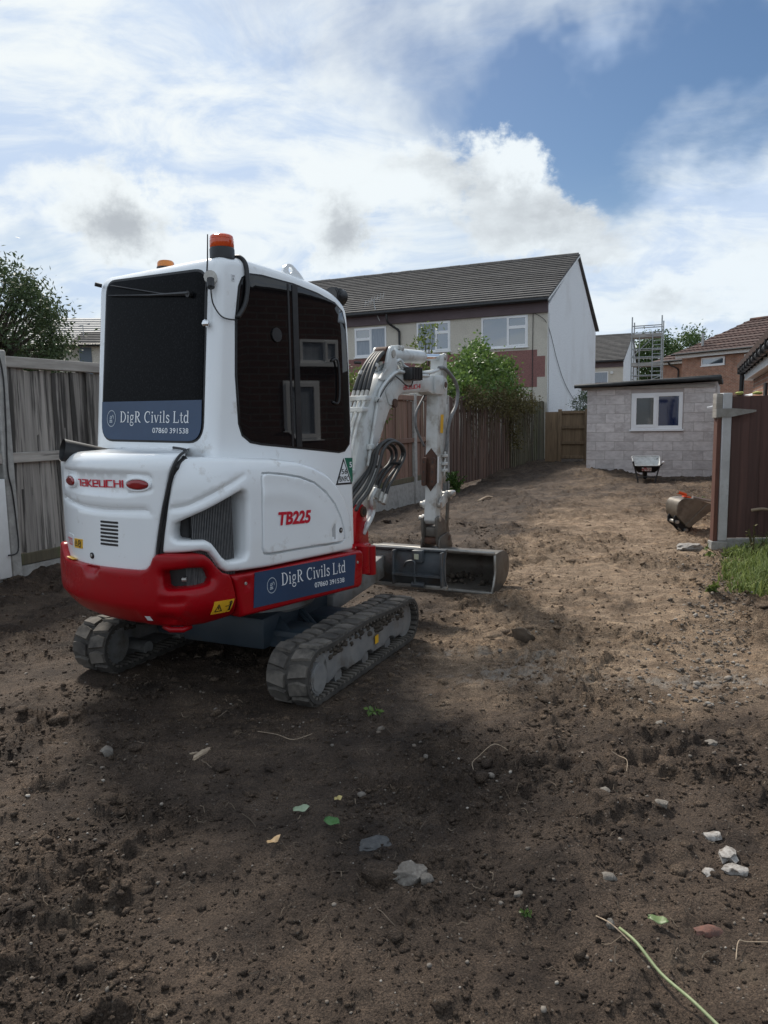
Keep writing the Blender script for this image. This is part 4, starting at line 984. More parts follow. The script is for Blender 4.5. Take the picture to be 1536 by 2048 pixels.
MB().add([(-1.2, 4.2, 6.12), (1.6, 4.2, 6.12), (1.6, 6.4, 4.8), (-3.6, 6.4, 4.8), (-3.6, 1.8, 4.75)], [(0, 1, 2, 3), (0, 3, 4)]).build('rear_slope', MAT['tilered'], rf)
MB().tube([(2.4, 3.2, 6.90), (14.2, 3.2, 6.90)], .1, 8).build('ridge_cap', MAT['tilered'], rf)
MB().tube([(-.3, -.3, 4.98), (14.2, -.3, 4.98)], .06, 8).build('gutter', MAT['blackpipe'], oh)
MB().tube([(-3.7, 1.7, 4.8), (-.2, 1.7, 4.8)], .06, 8).build('gutter', MAT['blackpipe'], oh)
MB().tube(spline([(-2.2, 1.72, 4.75), (-2.15, 1.85, 4.55), (-1.75, 2.05, 4.3), (-1.72, 2.1, 3.8), (-1.72, 2.1, .2)], 4), .05, 8).build('downpipe', MAT['blackpipe'], oh, smooth=True)
MB().tube([(1.26, .5, 5.2), (1.26, .5, 6.15)], .075, 10).build('flue', MAT['silver'], oh)

bg_ = empty('brick_outbuilding', (5.16, 10.3, 0), -rad(22.5)); tag(bg_, 'low orange brick building with black gutter behind the brown plank gate', 'building')
uvwall('wall', (.32, 7.0, 0), (0, -1, 0), 9, 2.25, MAT['brick_orange'], bg_, .1)
MB().box((.43, -2.0, 0), (4, 7.0, 2.25)).build('core', MAT['brick_orange'], bg_)
MB().box((.16, -2.0, 2.2), (.22, 7.15, 2.40)).build('fascia', MAT['white_trim'], bg_)
MB().box((.225, -2.0, 2.2), (.33, 7.15, 2.23)).build('soffit', MAT['white_trim'], bg_)
g_ = MB()
g_.tube([(.08, -2.0, 2.40), (.08, 7.2, 2.40)], .062, 10).build('gutter', MAT['blackpipe'], bg_, smooth=True, sharp=50)
for i in range(12):
    y = -1.6 + i * .78; MB().box((.0, y - .02, 2.33), (.16, y + .02, 2.47)).build('gutter_bracket', MAT['black'], bg_)
MB().tube([(.10, 7.05, 2.36), (.10, 7.05, 0)], .05, 10).build('downpipe', MAT['blackpipe'], bg_, smooth=True, sharp=50)
MB().box((.0, 6.95, 1.5), (.2, 7.15, 1.66)).build('pipe_clip', MAT['black'], bg_)
rr_ = empty('roof', (0, 0, 0), rad(-90), bg_)
roof_courses(rr_, -7.2, 2.0, (.02, 2.45), (3.0, 3.6), 10, MAT['tilered'])
MB().box((.28, 3.2, 1.72), (.33, 3.6, 2.0)).build('wall_lamp', MAT['black'], bg_)
cn = empty('lean_to_roof', (7.3, 17.0, 0), -HD); tag(cn, 'white ribbed lean to roof corner behind the plank gate', 'roof panel')
for i in range(5):
    MB().add([(.0 + i * .12, 0, 1.62 + .05 * i), (1.8 + i * .05, 0, 2.0 + .03 * i), (1.8 + i * .05, .10, 2.02 + .03 * i), (.0 + i * .12, .10, 1.64 + .05 * i), (.0 + i * .12, 0, 1.58 + .05 * i), (1.8 + i * .05, 0, 1.97 + .03 * i), (1.8 + i * .05, .10, 1.97 + .03 * i), (.0 + i * .12, .10, 1.58 + .05 * i)], [(0, 1, 2, 3), (7, 6, 5, 4), (0, 4, 5, 1), (1, 5, 6, 2), (2, 6, 7, 3), (3, 7, 4, 0)]).build('rib', MAT['white_trim'], cn).location = (0, .16 * i, 0)

# house mirrored in the cab's side glass, cut low to let skylight in
nb = empty('lowered_house', (3.733, 6.40, 0), rad(-2)); tag(nb, 'red brown brick house cut low for skylight, with white windows reflected in the cab glass', 'building')
uvwall('wall', (0, 0, 0), (0, -1, 0), 2.6, 3.2, MAT['brick_brown'], nb, .25, [rect(.65, 1.08, 1.27, 1.95), rect(.40, .87, 2.15, 2.42)])
def nbM(x, o, z): return (-.0 - o, -x, z)
window(nb, nbM, .65, 1.08, 1.27, 1.95, [(0, 1, 0, 1, True)], fr=.045, mats={0: 'curtain'})
window(nb, nbM, .40, .87, 2.15, 2.42, [(0, .35, 0, 1, True), (.35, 1, 0, 1, False)], fr=.03, mats={0: 'curtain', 1: 'curtain'})
MB().box((.26, -2.6, 0), (4, -.001, 3.2)).build('core', MAT['brick_brown'], nb)
MB().box((-.06, -2.7, 3.202), (4.1, .1, 3.28)).build('flat_roof', MAT['felt'], nb)

# ------------------------------------------------------------------ scaffold tower
sc = empty('scaffold_tower', (11.85, 34.0, 0), -HD); tag(sc, 'grey tubular scaffold tower with two platforms between the far houses', 'scaffold')
def tb(a, b, r_=.027, name='tube', mat='silver'): MB().tube([a, b], r_, 6).build(name, MAT[mat], sc)
for x in (-.62, .62):
    for y in (-.4, .4):
        tb((x, y, 0), (x, y, 5.75 if y < 0 else 5.6), .03, 'standard')
for z in (3.2, 4.0, 4.35, 5.05, 5.35):
    for y in (-.4, .4): tb((-.62, y, z), (.62, y, z), .024, 'ledger')
for i in range(16):
    z = 2.6 + i * .19
    if z < 5.4: tb((.25, -.42, z), (.62, -.42, z), .02, 'rung')
tb((.25, -.42, 2.5), (.25, -.42, 5.0), .022, 'ladder_stile'); tb((-.3, -.43, 2.6), (-.3, -.43, 4.9), .022, 'ladder_stile')
for z in (3.05, 3.35): tb((-.62, .4, z), (-.62, -.4, z), .022, 'transom'); tb((.62, .4, z), (.62, -.4, z), .022, 'transom')
tb((-.62, -.42, 2.7), (.62, -.42, 3.15), .02, 'brace'); tb((.62, .42, 3.4), (.62, -.42, 4.4), .02, 'brace'); tb((-.62, -.42, 4.0), (.2, -.42, 4.75), .02, 'brace')
for z in (3.6, 4.85):
    for i in range(4): MB().box((-.6, -.38 + i * .195, z), (.6, -.38 + i * .195 + .18, z + .04)).build('deck_board', MAT['plank_rail'], sc)
    MB().box((-.62, -.43, z), (.62, -.41, z + .16)).build('toe_board', MAT['plank_rail'], sc)
# ------------------------------------------------------------------ the digger
EX = empty('mini_excavator', (EXC[0], EXC[1], 0)); tag(EX, 'white and red tracked mini excavator with enclosed cab parked on the soil', 'excavator')
UT = rad(35); UF = Vector((math.sin(UT), math.cos(UT), 0)); UR = Vector((math.cos(UT), -math.sin(UT), 0))
def U(x, y, z): return UR * x + UF * y + Vector((0, 0, z))           # upper structure: right, forward, up
KF = Vector((TG[0], TG[1], 0)); KR = Vector((TN[0], TN[1], 0))
def K(n, t, z): return KR * (n + .03) + KF * t + Vector((0, 0, z))     # undercarriage
BT = rad(27); BG = Vector((math.sin(BT), math.cos(BT), 0)); BN = Vector((math.cos(BT), -math.sin(BT), 0)); B0 = Vector((-.17, 5.44, 0)) - Vector((EXC[0], EXC[1], 0))
def Bm(t, z, off=0.0): return B0 + BG * t + BN * off + Vector((0, 0, z))  # boom plane

class Outline:
    def __init__(s, R, xr, xl, p=10):
        ph = np.radians(np.linspace(-152, 152, 3041)); sn = np.sin(ph); p = np.where(ph > 0, p, 26)
        lim = np.where(sn > 0, xr / np.maximum(sn, 1e-6), xl / np.maximum(-sn, 1e-6)); rho = (R ** -p + lim ** -p) ** (-1 / p)
        s.x = rho * np.sin(ph); s.y = -rho * np.cos(ph); S = np.concatenate([[0], np.cumsum(np.hypot(np.diff(s.x), np.diff(s.y)))]); s.S = S - np.interp(0, ph, S)
        tx, ty = np.gradient(s.x), np.gradient(s.y); l = np.hypot(tx, ty); s.nx = ty / l; s.ny = -tx / l
    def at(s, q): return (np.interp(q, s.S, s.x), np.interp(q, s.S, s.y), np.interp(q, s.S, s.nx), np.interp(q, s.S, s.ny))
    def fmap(s, a, b, off):
        x, y, nx, ny = s.at(a); return tuple(U(x + nx * off, y + ny * off, b))
WO = Outline(1.10, .58, .64); RO = Outline(1.13, .595, .66)
HZ, HR = 1.275, .075
def hoodmap(a, t, off):
    x, y, nx, ny = WO.at(a)
    if t <= HZ: return tuple(U(x + nx * off, y + ny * off, t))
    q = (t - HZ) / HR
    if q < PI / 2: i = HR * (1 - math.cos(q)); z = HZ + HR * math.sin(q); cn, cz = math.cos(q), math.sin(q)
    else: i = HR + (t - HZ - HR * PI / 2); z = HZ + HR + .04 * (i - HR); cn, cz = 0, 1
    return tuple(U(x - nx * i + nx * off * cn, y - ny * i + ny * off * cn, z + off * cz))

def grv(d, w, depth):                                     # smooth groove of half width w
    return -depth * np.clip(1 - (d / w) ** 2, 0, 1) ** 2

def seg_d(x, y, pts):
    P = np.stack([x, y], 1); d = np.full(len(P), 1e9)
    A = np.array(pts, float)
    for a, b in zip(A[:-1], A[1:]):
        ab = b - a; t = np.clip(((P - a) @ ab) / (ab @ ab), 0, 1); d = np.minimum(d, np.hypot(*(P - (a + t[:, None] * ab)).T))
    return d

# --- rear hood
HREC = round_poly([(-.42, 1.262), (.20, 1.262), (.372, 1.252), (.376, 1.158), (.19, 1.134), (-.16, 1.14), (-.42, 1.15)], .03)
HGRV = [(-.46, 1.095), (-.17, 1.066), (.03, 1.060), (.335, 1.068)]
def hood_relief(x, y):
    o = np.zeros(len(x))
    rec = HREC
    P = np.stack([x, y], 1); d = bdist([rec], P); ins = inside(rec, P)
    o += np.where(ins, -.014 * np.clip(d / .013, 0, 1), 0)
    o += grv(seg_d(x, y, HGRV), .019, .017)
    for cx in (-.295, .283):
        rr2 = ((x - cx) / .088) ** 2 + ((y - 1.196) / .043) ** 2; o += .011 * np.clip(1.3 - rr2, 0, 1)
    return o
hood_poly = [(-.78, .757), (.27, .757), (.31, .765), (.338, .79), (.362, .842), (.398, 1.005), (.432, 1.13), (.459, 1.247), (.487, 1.313), (.52, 1.36), (.56, 1.45), (.60, 1.72), (-.75, 1.72), (-.80, 1.3)]
hood = panel('rear_hood', hood_poly, hoodmap, MAT['white'], EX, depth=.03, r=.012, res=.022, relief=hood_relief, sharp=50, feats=[(HREC, True, (-.0005, .0135, -.0135)), (HGRV, False, (0, .007, -.007, .013, -.013, .0195, -.0195))])
# rear lamps
for cx in (-.297, .282):
    el = [(cx + .066 * math.cos(a), 1.195 + .025 * math.sin(a)) for a in np.linspace(0, 2 * PI, 28, endpoint=False)]
    panel('tail_lamp', el, lambda a, b, off: WO.fmap(a, b, off + .009), MAT['redlens'], EX, depth=.018, r=.012, res=.016)
    el2 = [(cx + .080 * math.cos(a), 1.196 + .037 * math.sin(a)) for a in np.linspace(0, 2 * PI, 28, endpoint=False)]
    panel('lamp_rim', el2, lambda a, b, off: WO.fmap(a, b, off + .003), MAT['white'], EX, holes=[[(cx + .066 * math.cos(a), 1.195 + .025 * math.sin(a)) for a in np.linspace(0, 2 * PI, 28, endpoint=False)]], depth=.018, r=.005, res=.02)
# louvre slots
for i in range(7):
    z = 1.000 - i * .0193; x0 = .012 - i * .0018; x1 = .146 - i * .0016
    panel('vent_slot', round_poly([(x0, z - .006), (x1, z - .0065), (x1, z + .005), (x0, z + .0055)], .005, 3), lambda a, b, off: WO.fmap(a, b, off + .0015), MAT['black'], hood, depth=.004, res=.03)
def disc(name, fm, a0, b0, r_, mat, parent, up=.004, depth=.01, n=18, re=.003):
    return panel(name, [(a0 + r_ * math.cos(q), b0 + r_ * math.sin(q)) for q in np.linspace(0, 2 * PI, n, endpoint=False)], lambda a, b, off: fm(a, b, off + up), mat, parent, depth=depth, r=re, res=.02)
lk = disc('hood_lock', WO.fmap, -.083, .812, .017, MAT['black'], hood, .006); disc('lock_barrel', WO.fmap, -.083, .812, .009, MAT['fitting'], lk, .009)
panel('badge_plate', round_poly([(-.405, .905), (-.30, .90), (-.31, .825), (-.41, .83)], .01, 3), lambda a, b, off: WO.fmap(a, b, off + .002), MAT['white'], hood, depth=.004, res=.03)

# --- lettering tools
def text2d(body, shear=0.0, bold=0.0, spacing=1.0):
    cu = bpy.data.curves.new('lettering', 'FONT'); cu.body = body; cu.shear = shear; cu.offset = bold; cu.space_character = spacing; cu.resolution_u = 3
    o = bpy.data.objects.new('lettering', cu); COL.objects.link(o)
    bpy.context.view_layer.update(); dg = bpy.context.evaluated_depsgraph_get(); me = bpy.data.meshes.new_from_object(o.evaluated_get(dg))
    v = np.array([p.co[:2] for p in me.vertices]); f = [tuple(p.vertices) for p in me.polygons]
    bpy.data.objects.remove(o); bpy.data.curves.remove(cu); bpy.data.meshes.remove(me)
    return v, f
def stroke_mesh(strokes):
    v = []; f = []
    for pts, w in strokes:
        pts = np.array(pts, float); n = len(pts); t = np.zeros_like(pts); t[1:-1] = pts[2:] - pts[:-2]; t[0] = pts[1] - pts[0]; t[-1] = pts[-1] - pts[-2]
        seg = np.diff(pts, axis=0); 
        l = np.hypot(*t.T)[:, None]; t = t / np.maximum(l, 1e-9); nn = np.stack([-t[:, 1], t[:, 0]], 1)
        ww = np.full(n, w) if np.isscalar(w) else np.interp(np.linspace(0, 1, n), np.linspace(0, 1, len(w)), w)
        mit = np.ones(n)
        for i in range(1, n - 1):
            a = seg[i - 1] / (np.hypot(*seg[i - 1]) + 1e-9); mit[i] = 1 / max(.5, abs(a @ t[i]))
        A = pts + nn * (ww * mit)[:, None] / 2; B = pts - nn * (ww * mit)[:, None] / 2; k = len(v)
        for a, b in zip(A, B): v += [a, b]
        for i in range(n - 1): f.append((k + 2 * i, k + 2 * i + 2, k + 2 * i + 3, k + 2 * i + 1))
    return np.array(v), f
def arc(cx, cy, rx, ry, a0, a1, n=14): return [(cx + rx * math.cos(rad(a)), cy + ry * math.sin(rad(a))) for a in np.linspace(a0, a1, n)]
def H_(x0, x1, y, w=.035): return ([(x0, y), (x1, y)], w)
SER = {
 'D': (.66, [([(.14, 0), (.14, .70)], .10), (arc(.22, .35, .34, .335, 90, -90, 18), [.04, .10, .04]), H_(.03, .24, .017), H_(.03, .24, .685)]),
 'i': (.28, [([(.14, 0), (.14, .47)], .085), H_(.04, .25, .017), H_(.04, .14, .455), ([(.14, .58), (.14, .68)], .10)]),
 'g': (.48, [(arc(.22, .32, .13, .145, 0, 360, 20), .06), (arc(.22, -.09, .16, .11, 0, 360, 20), .05), ([(.15, .19), (.10, .10), (.14, .03), (.30, .02)], .05), ([(.30, .42), (.40, .46)], .05)]),
 'R': (.66, [([(.14, 0), (.14, .70)], .10), (arc(.22, .52, .23, .165, 90, -90, 14), [.04, .10, .04]), ([(.14, .355), (.24, .355)], .04), ([(.28, .35), (.42, .12), (.54, .01)], [.06, .10, .07]), H_(.03, .24, .017), H_(.03, .22, .685), H_(.50, .62, .017)]),
 'C': (.64, [(arc(.36, .35, .28, .335, 52, 308, 20), [.04, .10, .04]), ([(.545, .70), (.545, .50)], .04)]),
 'v': (.48, [([(.07, .47), (.24, .01)], .085), ([(.25, .01), (.40, .47)], .045), H_(.0, .17, .455), H_(.32, .47, .455)]),
 'l': (.28, [([(.14, 0), (.14, .73)], .085), H_(.04, .25, .017), H_(.04, .14, .715)]),
 's': (.40, [([(.33, .36), (.30, .43), (.20, .46), (.10, .42), (.09, .34), (.16, .27), (.26, .22), (.33, .15), (.31, .05), (.20, .01), (.10, .03), (.06, .12)], .065)]),
 'L': (.58, [([(.14, 0), (.14, .70)], .10), H_(.03, .25, .685), H_(.03, .52, .02, .045), ([(.52, .0), (.53, .19)], .04)]),
 't': (.34, [([(.16, .10), (.16, .62)], .08), H_(.02, .32, .455), ([(.16, .10), (.20, .02), (.27, .02), (.33, .08)], .055)]),
 'd': (.54, [(arc(.22, .235, .15, .22, 40, 320, 18), [.05, .085, .05]), ([(.38, 0), (.38, .73)], .085), H_(.38, .50, .017), H_(.27, .38, .715)]),
 ' ': (.24, [])}
def serif2d(txt):
    x = 0; st = []
    for ch in txt:
        adv, ss = SER[ch]
        for pts, w in ss: st.append(([(p[0] + x, p[1]) for p in pts], w))
        x += adv + .02
    return stroke_mesh(st)
def serif_words(txt):
    x = 0; out = []; tot = serif2d(txt)[0]; rng = (tot[:, 0].min(), tot[:, 0].max())
    for word in txt.split(' '):
        v, f = serif2d(word); v = v + np.array([x, 0]); out.append(((v, f), rng)); x += sum(SER[c][0] + .02 for c in word) + SER[' '][0] + .02
    return out
BLK = {'T': (.72, [[(0, .93), (.45, .93), (.45, 0)]]), 'a': (.86, [[(.04, .93), (.68, .93), (.68, .07), (.07, .07), (.07, .5), (.66, .5)]]), 'K': (.82, [[(.07, 1), (.07, 0)], [(.66, 1), (.12, .5), (.68, 0)]]),
       'e': (.86, [[(.72, .07), (.07, .07), (.07, .93), (.68, .93), (.68, .48), (.1, .48)]]), 'U': (.88, [[(.07, 1), (.07, .07), (.70, .07), (.70, 1)]]), 'C': (.86, [[(.74, .93), (.07, .93), (.07, .07), (.74, .07)]]),
       'H': (.88, [[(.07, 1), (.07, 0)], [(.70, 1), (.70, 0)], [(.07, .5), (.70, .5)]]), 'I': (.26, [[(.07, 1), (.07, 0)]])}
def block2d(txt, w=.165):
    x = 0; st = []
    for ch in txt:
        adv, ss = BLK[ch]; st += [([(p[0] + x, p[1]) for p in s], w) for s in ss]; x += adv
    return stroke_mesh(st)
def put(name, vf, p0, p1, h, fm, mat, parent, up=.004, skew=0.0, y_ref=None, rng=None):
    """lay 2D lettering between baseline ends p0, p1 with cap height h on a surface"""
    v, f = vf; lo, hi = v.min(0), v.max(0)
    if rng: lo, hi = np.array([rng[0], lo[1]]), np.array([rng[1], hi[1]])
    base = 0.0 if y_ref is not None else lo[1]; cap = y_ref if y_ref is not None else hi[1] - lo[1]
    a = (v[:, 0] - lo[0]) / (hi[0] - lo[0]); b = (v[:, 1] - base) / cap * h
    P = [fm(p0[0] + (p1[0] - p0[0]) * a[i] + skew * b[i], p0[1] + (p1[1] - p0[1]) * a[i] + b[i], up) for i in range(len(v))]
    return mk(name, P, f, mat, parent)
def arm_logo(fm, cx, cz, r_, parent, up):
    """round badge with a small digger-like mark"""
    st = [(arc(0, 0, 1, 1, 0, 360, 28), .10), ([(-.45, -.45), (.25, -.45)], .14), ([(-.4, -.25), (.2, -.25)], .16), ([(-.35, -.02), (.0, -.02), (.0, .28), (-.2, .28), (-.35, -.02)], .10), ([(.05, .05), (.30, .42), (.52, .25), (.50, -.05)], .10)]
    v, f = stroke_mesh(st); P = [fm(cx + q[0] * r_ * .86, cz + q[1] * r_, up) for q in v]; return mk('badge', P, f, MAT['greyprint'], parent)

put('maker_name', block2d('TaKeUCHI'), (-.213, 1.170), (.186, 1.176), .043, WO.fmap, MAT['redprint'], hood, up=-.010)
put('model_lettering', text2d('TB225', .0, .012), (-.398, .842), (-.318, .842), .040, WO.fmap, MAT['redprint'], hood, up=.006)
ys_ = panel('warning_sticker', round_poly([(-.291, .884), (-.178, .889), (-.184, .838), (-.297, .833)], .004, 2), lambda a, b, off: WO.fmap(a, b, off + .003), MAT['yellow'], hood, depth=.003, res=.04)
tri = lambda cx, cz, s: [([(cx - s, cz - s * .8), (cx + s, cz - s * .8), (cx, cz + s), (cx - s, cz - s * .8)], s * .22), ([(cx, cz - s * .3), (cx, cz + s * .45)], s * .28)]
def picto(fm, strokes, parent, up): v, f = stroke_mesh(strokes); return mk('pictogram', [fm(q[0], q[1], up) for q in v], f, MAT['black'], parent)
picto(WO.fmap, tri(-.262, .861, .018) + [(arc(-.215, .862, .016, .018, 0, 360, 14), .006), ([(-.225, .855), (-.205, .87)], .006)], ys_, .0045)

# --- right cowl with radiator opening and service door
cowl_poly = [(.398, .852), (.411, .935), (.444, 1.107), (.474, 1.239), (.499, 1.300), (.53, 1.326), (.651, 1.323), (.852, 1.312), (1.127, 1.292), (1.311, 1.266), (1.44, 1.228), (1.562, 1.171), (1.659, 1.096), (1.73, 1.007), (1.772, .909), (1.792, .812), (1.798, .687), (1.417, .697), (1.039, .706), (.82, .720), (.742, .730), (.707, .754), (.674, .806), (.643, .845), (.596, .858)]
gr_poly = [(.475, 1.002), (.462, .958), (.464, .928), (.482, .916), (.63, .908), (.662, .89), (.686, .86), (.719, .813), (.746, .789), (.784, .783), (.855, .784), (.875, .805), (.885, 1.09), (.873, 1.13), (.853, 1.138), (.802, 1.121), (.654, 1.066), (.538, 1.026)]
door_poly = [(.995, 1.192), (1.008, 1.219), (1.054, 1.218), (1.183, 1.201), (1.307, 1.177), (1.423, 1.138), (1.529, 1.071), (1.611, .991), (1.666, .902), (1.693, .825), (1.698, .768), (1.675, .753), (1.288, .770), (1.042, .779), (.997, .79), (.982, .821)]
def off_poly(poly, d):
    P = np.array(poly); t = np.roll(P, -1, 0) - np.roll(P, 1, 0); t /= np.hypot(*t.T)[:, None]; n = np.stack([t[:, 1], -t[:, 0]], 1)
    A = .5 * np.sum(P[:, 0] * np.roll(P[:, 1], -1) - np.roll(P[:, 0], -1) * P[:, 1])
    return [tuple(q) for q in P + n * d * (1 if A > 0 else -1)]
door_rim = off_poly(door_poly, .009)
CRS = [tuple(p)[:2] for p in spline([(.468, 1.077, 0), (.541, 1.089, 0), (.657, 1.134, 0), (.806, 1.19, 0), (.889, 1.223, 0)], 5)]
def cowl_relief(x, y):
    P = np.stack([x, y], 1)
    cr = CRS
    w = np.clip((.92 - x) / .12, 0, 1)
    o = grv(seg_d(x, y, cr), .022, .016) * w
    d = bdist([door_rim], P); ins = inside(door_rim, P); o += np.where(ins, -.030 * np.clip(d / .007, 0, 1), 0)
    bulge = bdist([cowl_poly], P); o += .012 * np.clip(bulge / .16, 0, 1)
    dg = bdist([gr_poly], P); o -= .012 * np.clip(1 - dg / .02, 0, 1) ** 2
    # upper shoulder leans inboard towards the cab
    o -= .05 * np.clip((y - 1.17) / .16, 0, 1) ** 2
    return o
cowl = panel('side_cowl', cowl_poly, WO.fmap, MAT['white'], EX, holes=[gr_poly], depth=.20, r=.022, res=.02, relief=cowl_relief, sharp=50, feats=[(CRS, False, (0, .008, -.008, .015, -.015, .0225, -.0225)), (door_rim, True, (0, .0072, -.0072))])
def door_relief(x, y):
    P = np.stack([x, y], 1); cx, cy = 1.44, .86
    rr2 = np.hypot((x - 1.02) / .55, (y - .80) / .32); o = .006 * np.exp(-((rr2 - .95) / .12) ** 2)
    sl_ = inside([(1.581, .881), (1.618, .876), (1.614, .775), (1.577, .781)], P); return o - .010 * sl_
door = panel('service_door', off_poly(door_poly, -.004), lambda a, b, off: WO.fmap(a, b, off + .010), MAT['white'], EX, depth=.05, r=.008, res=.022, relief=door_relief, sharp=50)
panel('latch_recess', round_poly([(1.583, .878), (1.614, .875), (1.612, .778), (1.58, .782)], .008, 3), lambda a, b, off: WO.fmap(a, b, off + .006), PM('mid grey plastic', (.45, .46, .47), rough=.4), door, depth=.006, res=.03)  # mid grey insert in the latch slot
lk = disc('door_lock', WO.fmap, 1.655, .829, .016, MAT['black'], door, .016); disc('lock_barrel', WO.fmap, 1.655, .829, .008, MAT['fitting'], lk, .019)
put('model_lettering', text2d('TB225', .18, .04), (1.106, .926), (1.380, .909), .076, WO.fmap, MAT['redprint'], door, up=.014)
# radiator behind the opening
rad_ = panel('radiator', rect(.56, .83, .66, 1.14), lambda a, b, off: WO.fmap(a, b, off - .055), MAT['black'], EX, depth=.02, res=.06)
fin = MB()
for i in range(26):
    s = .565 + i * .0102
    a = [WO.fmap(s + q, z, -.045 + e) for q, z, e in ((0, .665, 0), (.0042, .665, 0), (.0042, 1.14, 0), (0, 1.14, 0), (0, .665, -.012), (.0042, .665, -.012), (.0042, 1.14, -.012), (0, 1.14, -.012))]
    fin.add(a, [(0, 1, 2, 3), (0, 3, 7, 4), (1, 5, 6, 2)])
fin.build('cooling_fins', MAT['darkrad'], rad_)
panel('inner_baffle', rect(.40, .93, .62, 1.18), lambda a, b, off: WO.fmap(a, b, off - .12), MAT['black'], EX, depth=.02, res=.08)
# seal between hood and cowl
def seam_pt(s, t, off=.0): return hoodmap(s, t, off)
sp = [(.377, .842), (.385, .90), (.402, .985), (.421, 1.07), (.440, 1.14), (.459, 1.21), (.478, 1.268), (.498, 1.315), (.520, 1.352), (.56, 1.42), (.60, 1.50), (.63, 1.60), (.65, 1.70)]
MB().tube(spline([hoodmap(a, b, .003) for a, b in sp], 5), .0075, 8).build('rubber_seal', MAT['black'], EX, smooth=True)
MB().tube([hoodmap(.372, .80, -.02), hoodmap(.41, .98, -.03), hoodmap(.45, 1.16, -.03), hoodmap(.49, 1.28, -.03), hoodmap(.55, 1.38, -.03)], .020, 6).build('seam_filler', MAT['black'], EX)

# --- red counterweight and skirts
cw_poly = [(-.95, .80), (-.50, .835), (-.455, .80), (-.40, .766), (-.154, .764), (.122, .766), (.30, .766), (.335, .778), (.356, .80), (.372, .835), (.392, .850), (.443, .853), (.60, .848), (.644, .838), (.675, .811), (.707, .768), (.741, .734), (.790, .715), (.812, .632), (.836, .482), (.65, .468), (.537, .470), (.40, .466), (.15, .470), (-.136, .475), (-.35, .485), (-.95, .50)]
lg_poly = [(.42, .753), (.433, .768), (.559, .778), (.633, .773), (.66, .752), (.678, .711), (.661, .687), (.605, .680), (.451, .675), (.428, .685)]
def cw_relief(x, y):
    P = np.stack([x, y], 1); o = np.zeros(len(x))
    o -= .075 * np.clip((.60 - y) / .13, 0, 1) ** 2                        # tucked-in chin
    for pl, dp in ((round_poly([(.40, .637), (.54, .635), (.535, .589), (.405, .591)], .02), .012), (round_poly([(.37, .545), (.47, .54), (.50, .49), (.37, .485)], .03), .022)):
        d = bdist([pl], P); o -= dp * np.clip(d / .012, 0, 1) * inside(pl, P)
    pl = [(-.16, .772), (.02, .772), (-.01, .725), (-.10, .722)]; o -= .030 * np.clip(bdist([pl], P) / .02, 0, 1) * inside(pl, P)
    d = bdist([lg_poly], P); o -= .016 * np.clip(1 - d / .028, 0, 1) ** 1.5
    o += .008 * np.clip(bdist([cw_poly], P) / .12, 0, 1)
    o -= .010 * (y < .56) * np.clip((.56 - y) / .008, 0, 1) * np.clip((.28 - x) / .03, 0, 1)
    return o
cw = panel('counterweight', cw_poly, RO.fmap, MAT['red'], EX, holes=[lg_poly], depth=.16, r=.015, res=.022, relief=cw_relief, sharp=50)
panel('grille_backing', rect(.38, .70, .64, .80), lambda a, b, off: RO.fmap(a, b, off - .09), MAT['black'], cw, depth=.01, res=.08)
fin = MB()
for i in range(14):
    s = .545 + i * .0096; fin.add([RO.fmap(s + q, z, -.07) for q, z in ((0, .66), (.004, .66), (.004, .79), (0, .79))], [(0, 1, 2, 3)])
fin.build('cooling_fins', MAT['darkrad'], cw)
MB().tube([RO.fmap(.515, .715, -.06), RO.fmap(.545, .715, -.055)], .011, 8).build('drain_bolt', MAT['fitting'], cw)
ys2 = panel('warning_sticker', [(.677, .596), (.797, .590), (.781, .522), (.663, .527)], lambda a, b, off: RO.fmap(a, b, off + .009 - .075 * max(0, min(1, (.60 - b) / .13)) ** 2), MAT['yellow'], cw, depth=.003, res=.03)
fy = lambda a, b, off: RO.fmap(a, b, off + .011 - .075 * max(0, min(1, (.60 - b) / .13)) ** 2)
v_, f_ = stroke_mesh(tri(.702, .556, .020) + [(arc(.775, .576, .006, .006, 0, 360, 10), .006), ([(.774, .568), (.770, .545)], .011), ([(.770, .547), (.764, .532)], .006), ([(.770, .547), (.776, .532)], .006), ([(.742, .560), (.762, .560)], .004)]); mk('pictogram', [fy(q[0], q[1], .001) for q in v_], f_, MAT['black'], ys2)
panel('white_sticker', [(.304, .533), (.335, .534), (.340, .507), (.309, .507)], lambda a, b, off: fy(a, b, off - .002), MAT['print'], cw, depth=.002, res=.03)
panel('caution_strip', [(-.40, .0), (-.28, .0), (-.265, .035), (-.40, .035)], lambda a, b, off: tuple(Vector(RO.fmap(a, .768 + .002, -.006 - b)) + Vector((0, 0, off + .003))), MAT['yellow'], cw, depth=.002, res=.04)
tow = MB().tube([RO.fmap(.36, .462, -.10), RO.fmap(.42, .452, -.075), RO.fmap(.50, .452, -.075), RO.fmap(.56, .462, -.10)], .016, 8).build('tow_loop', MAT['red'], cw, smooth=True)
sk_poly = [(.799, .706), (1.063, .695), (1.439, .687), (1.80, .676), (1.905, .670), (1.925, .652), (1.905, .455), (1.885, .437), (.846, .478), (.820, .632)]
def sk_relief(x, y):
    o = np.zeros(len(x))
    for cx, cz in ((.892, .65), (1.867, .60)): o -= .014 * np.clip(1.25 - np.hypot(x - cx, y - cz) / .028, 0, 1)
    return o
sk = panel('side_skirt', sk_poly, RO.fmap, MAT['red'], EX, depth=.10, r=.018, res=.022, relief=sk_relief, sharp=50)
for cx, cz in ((.892, .65), (1.867, .60)): disc('bolt', RO.fmap, cx, cz, .010, MAT['fitting'], sk, -.006, .01, 8)
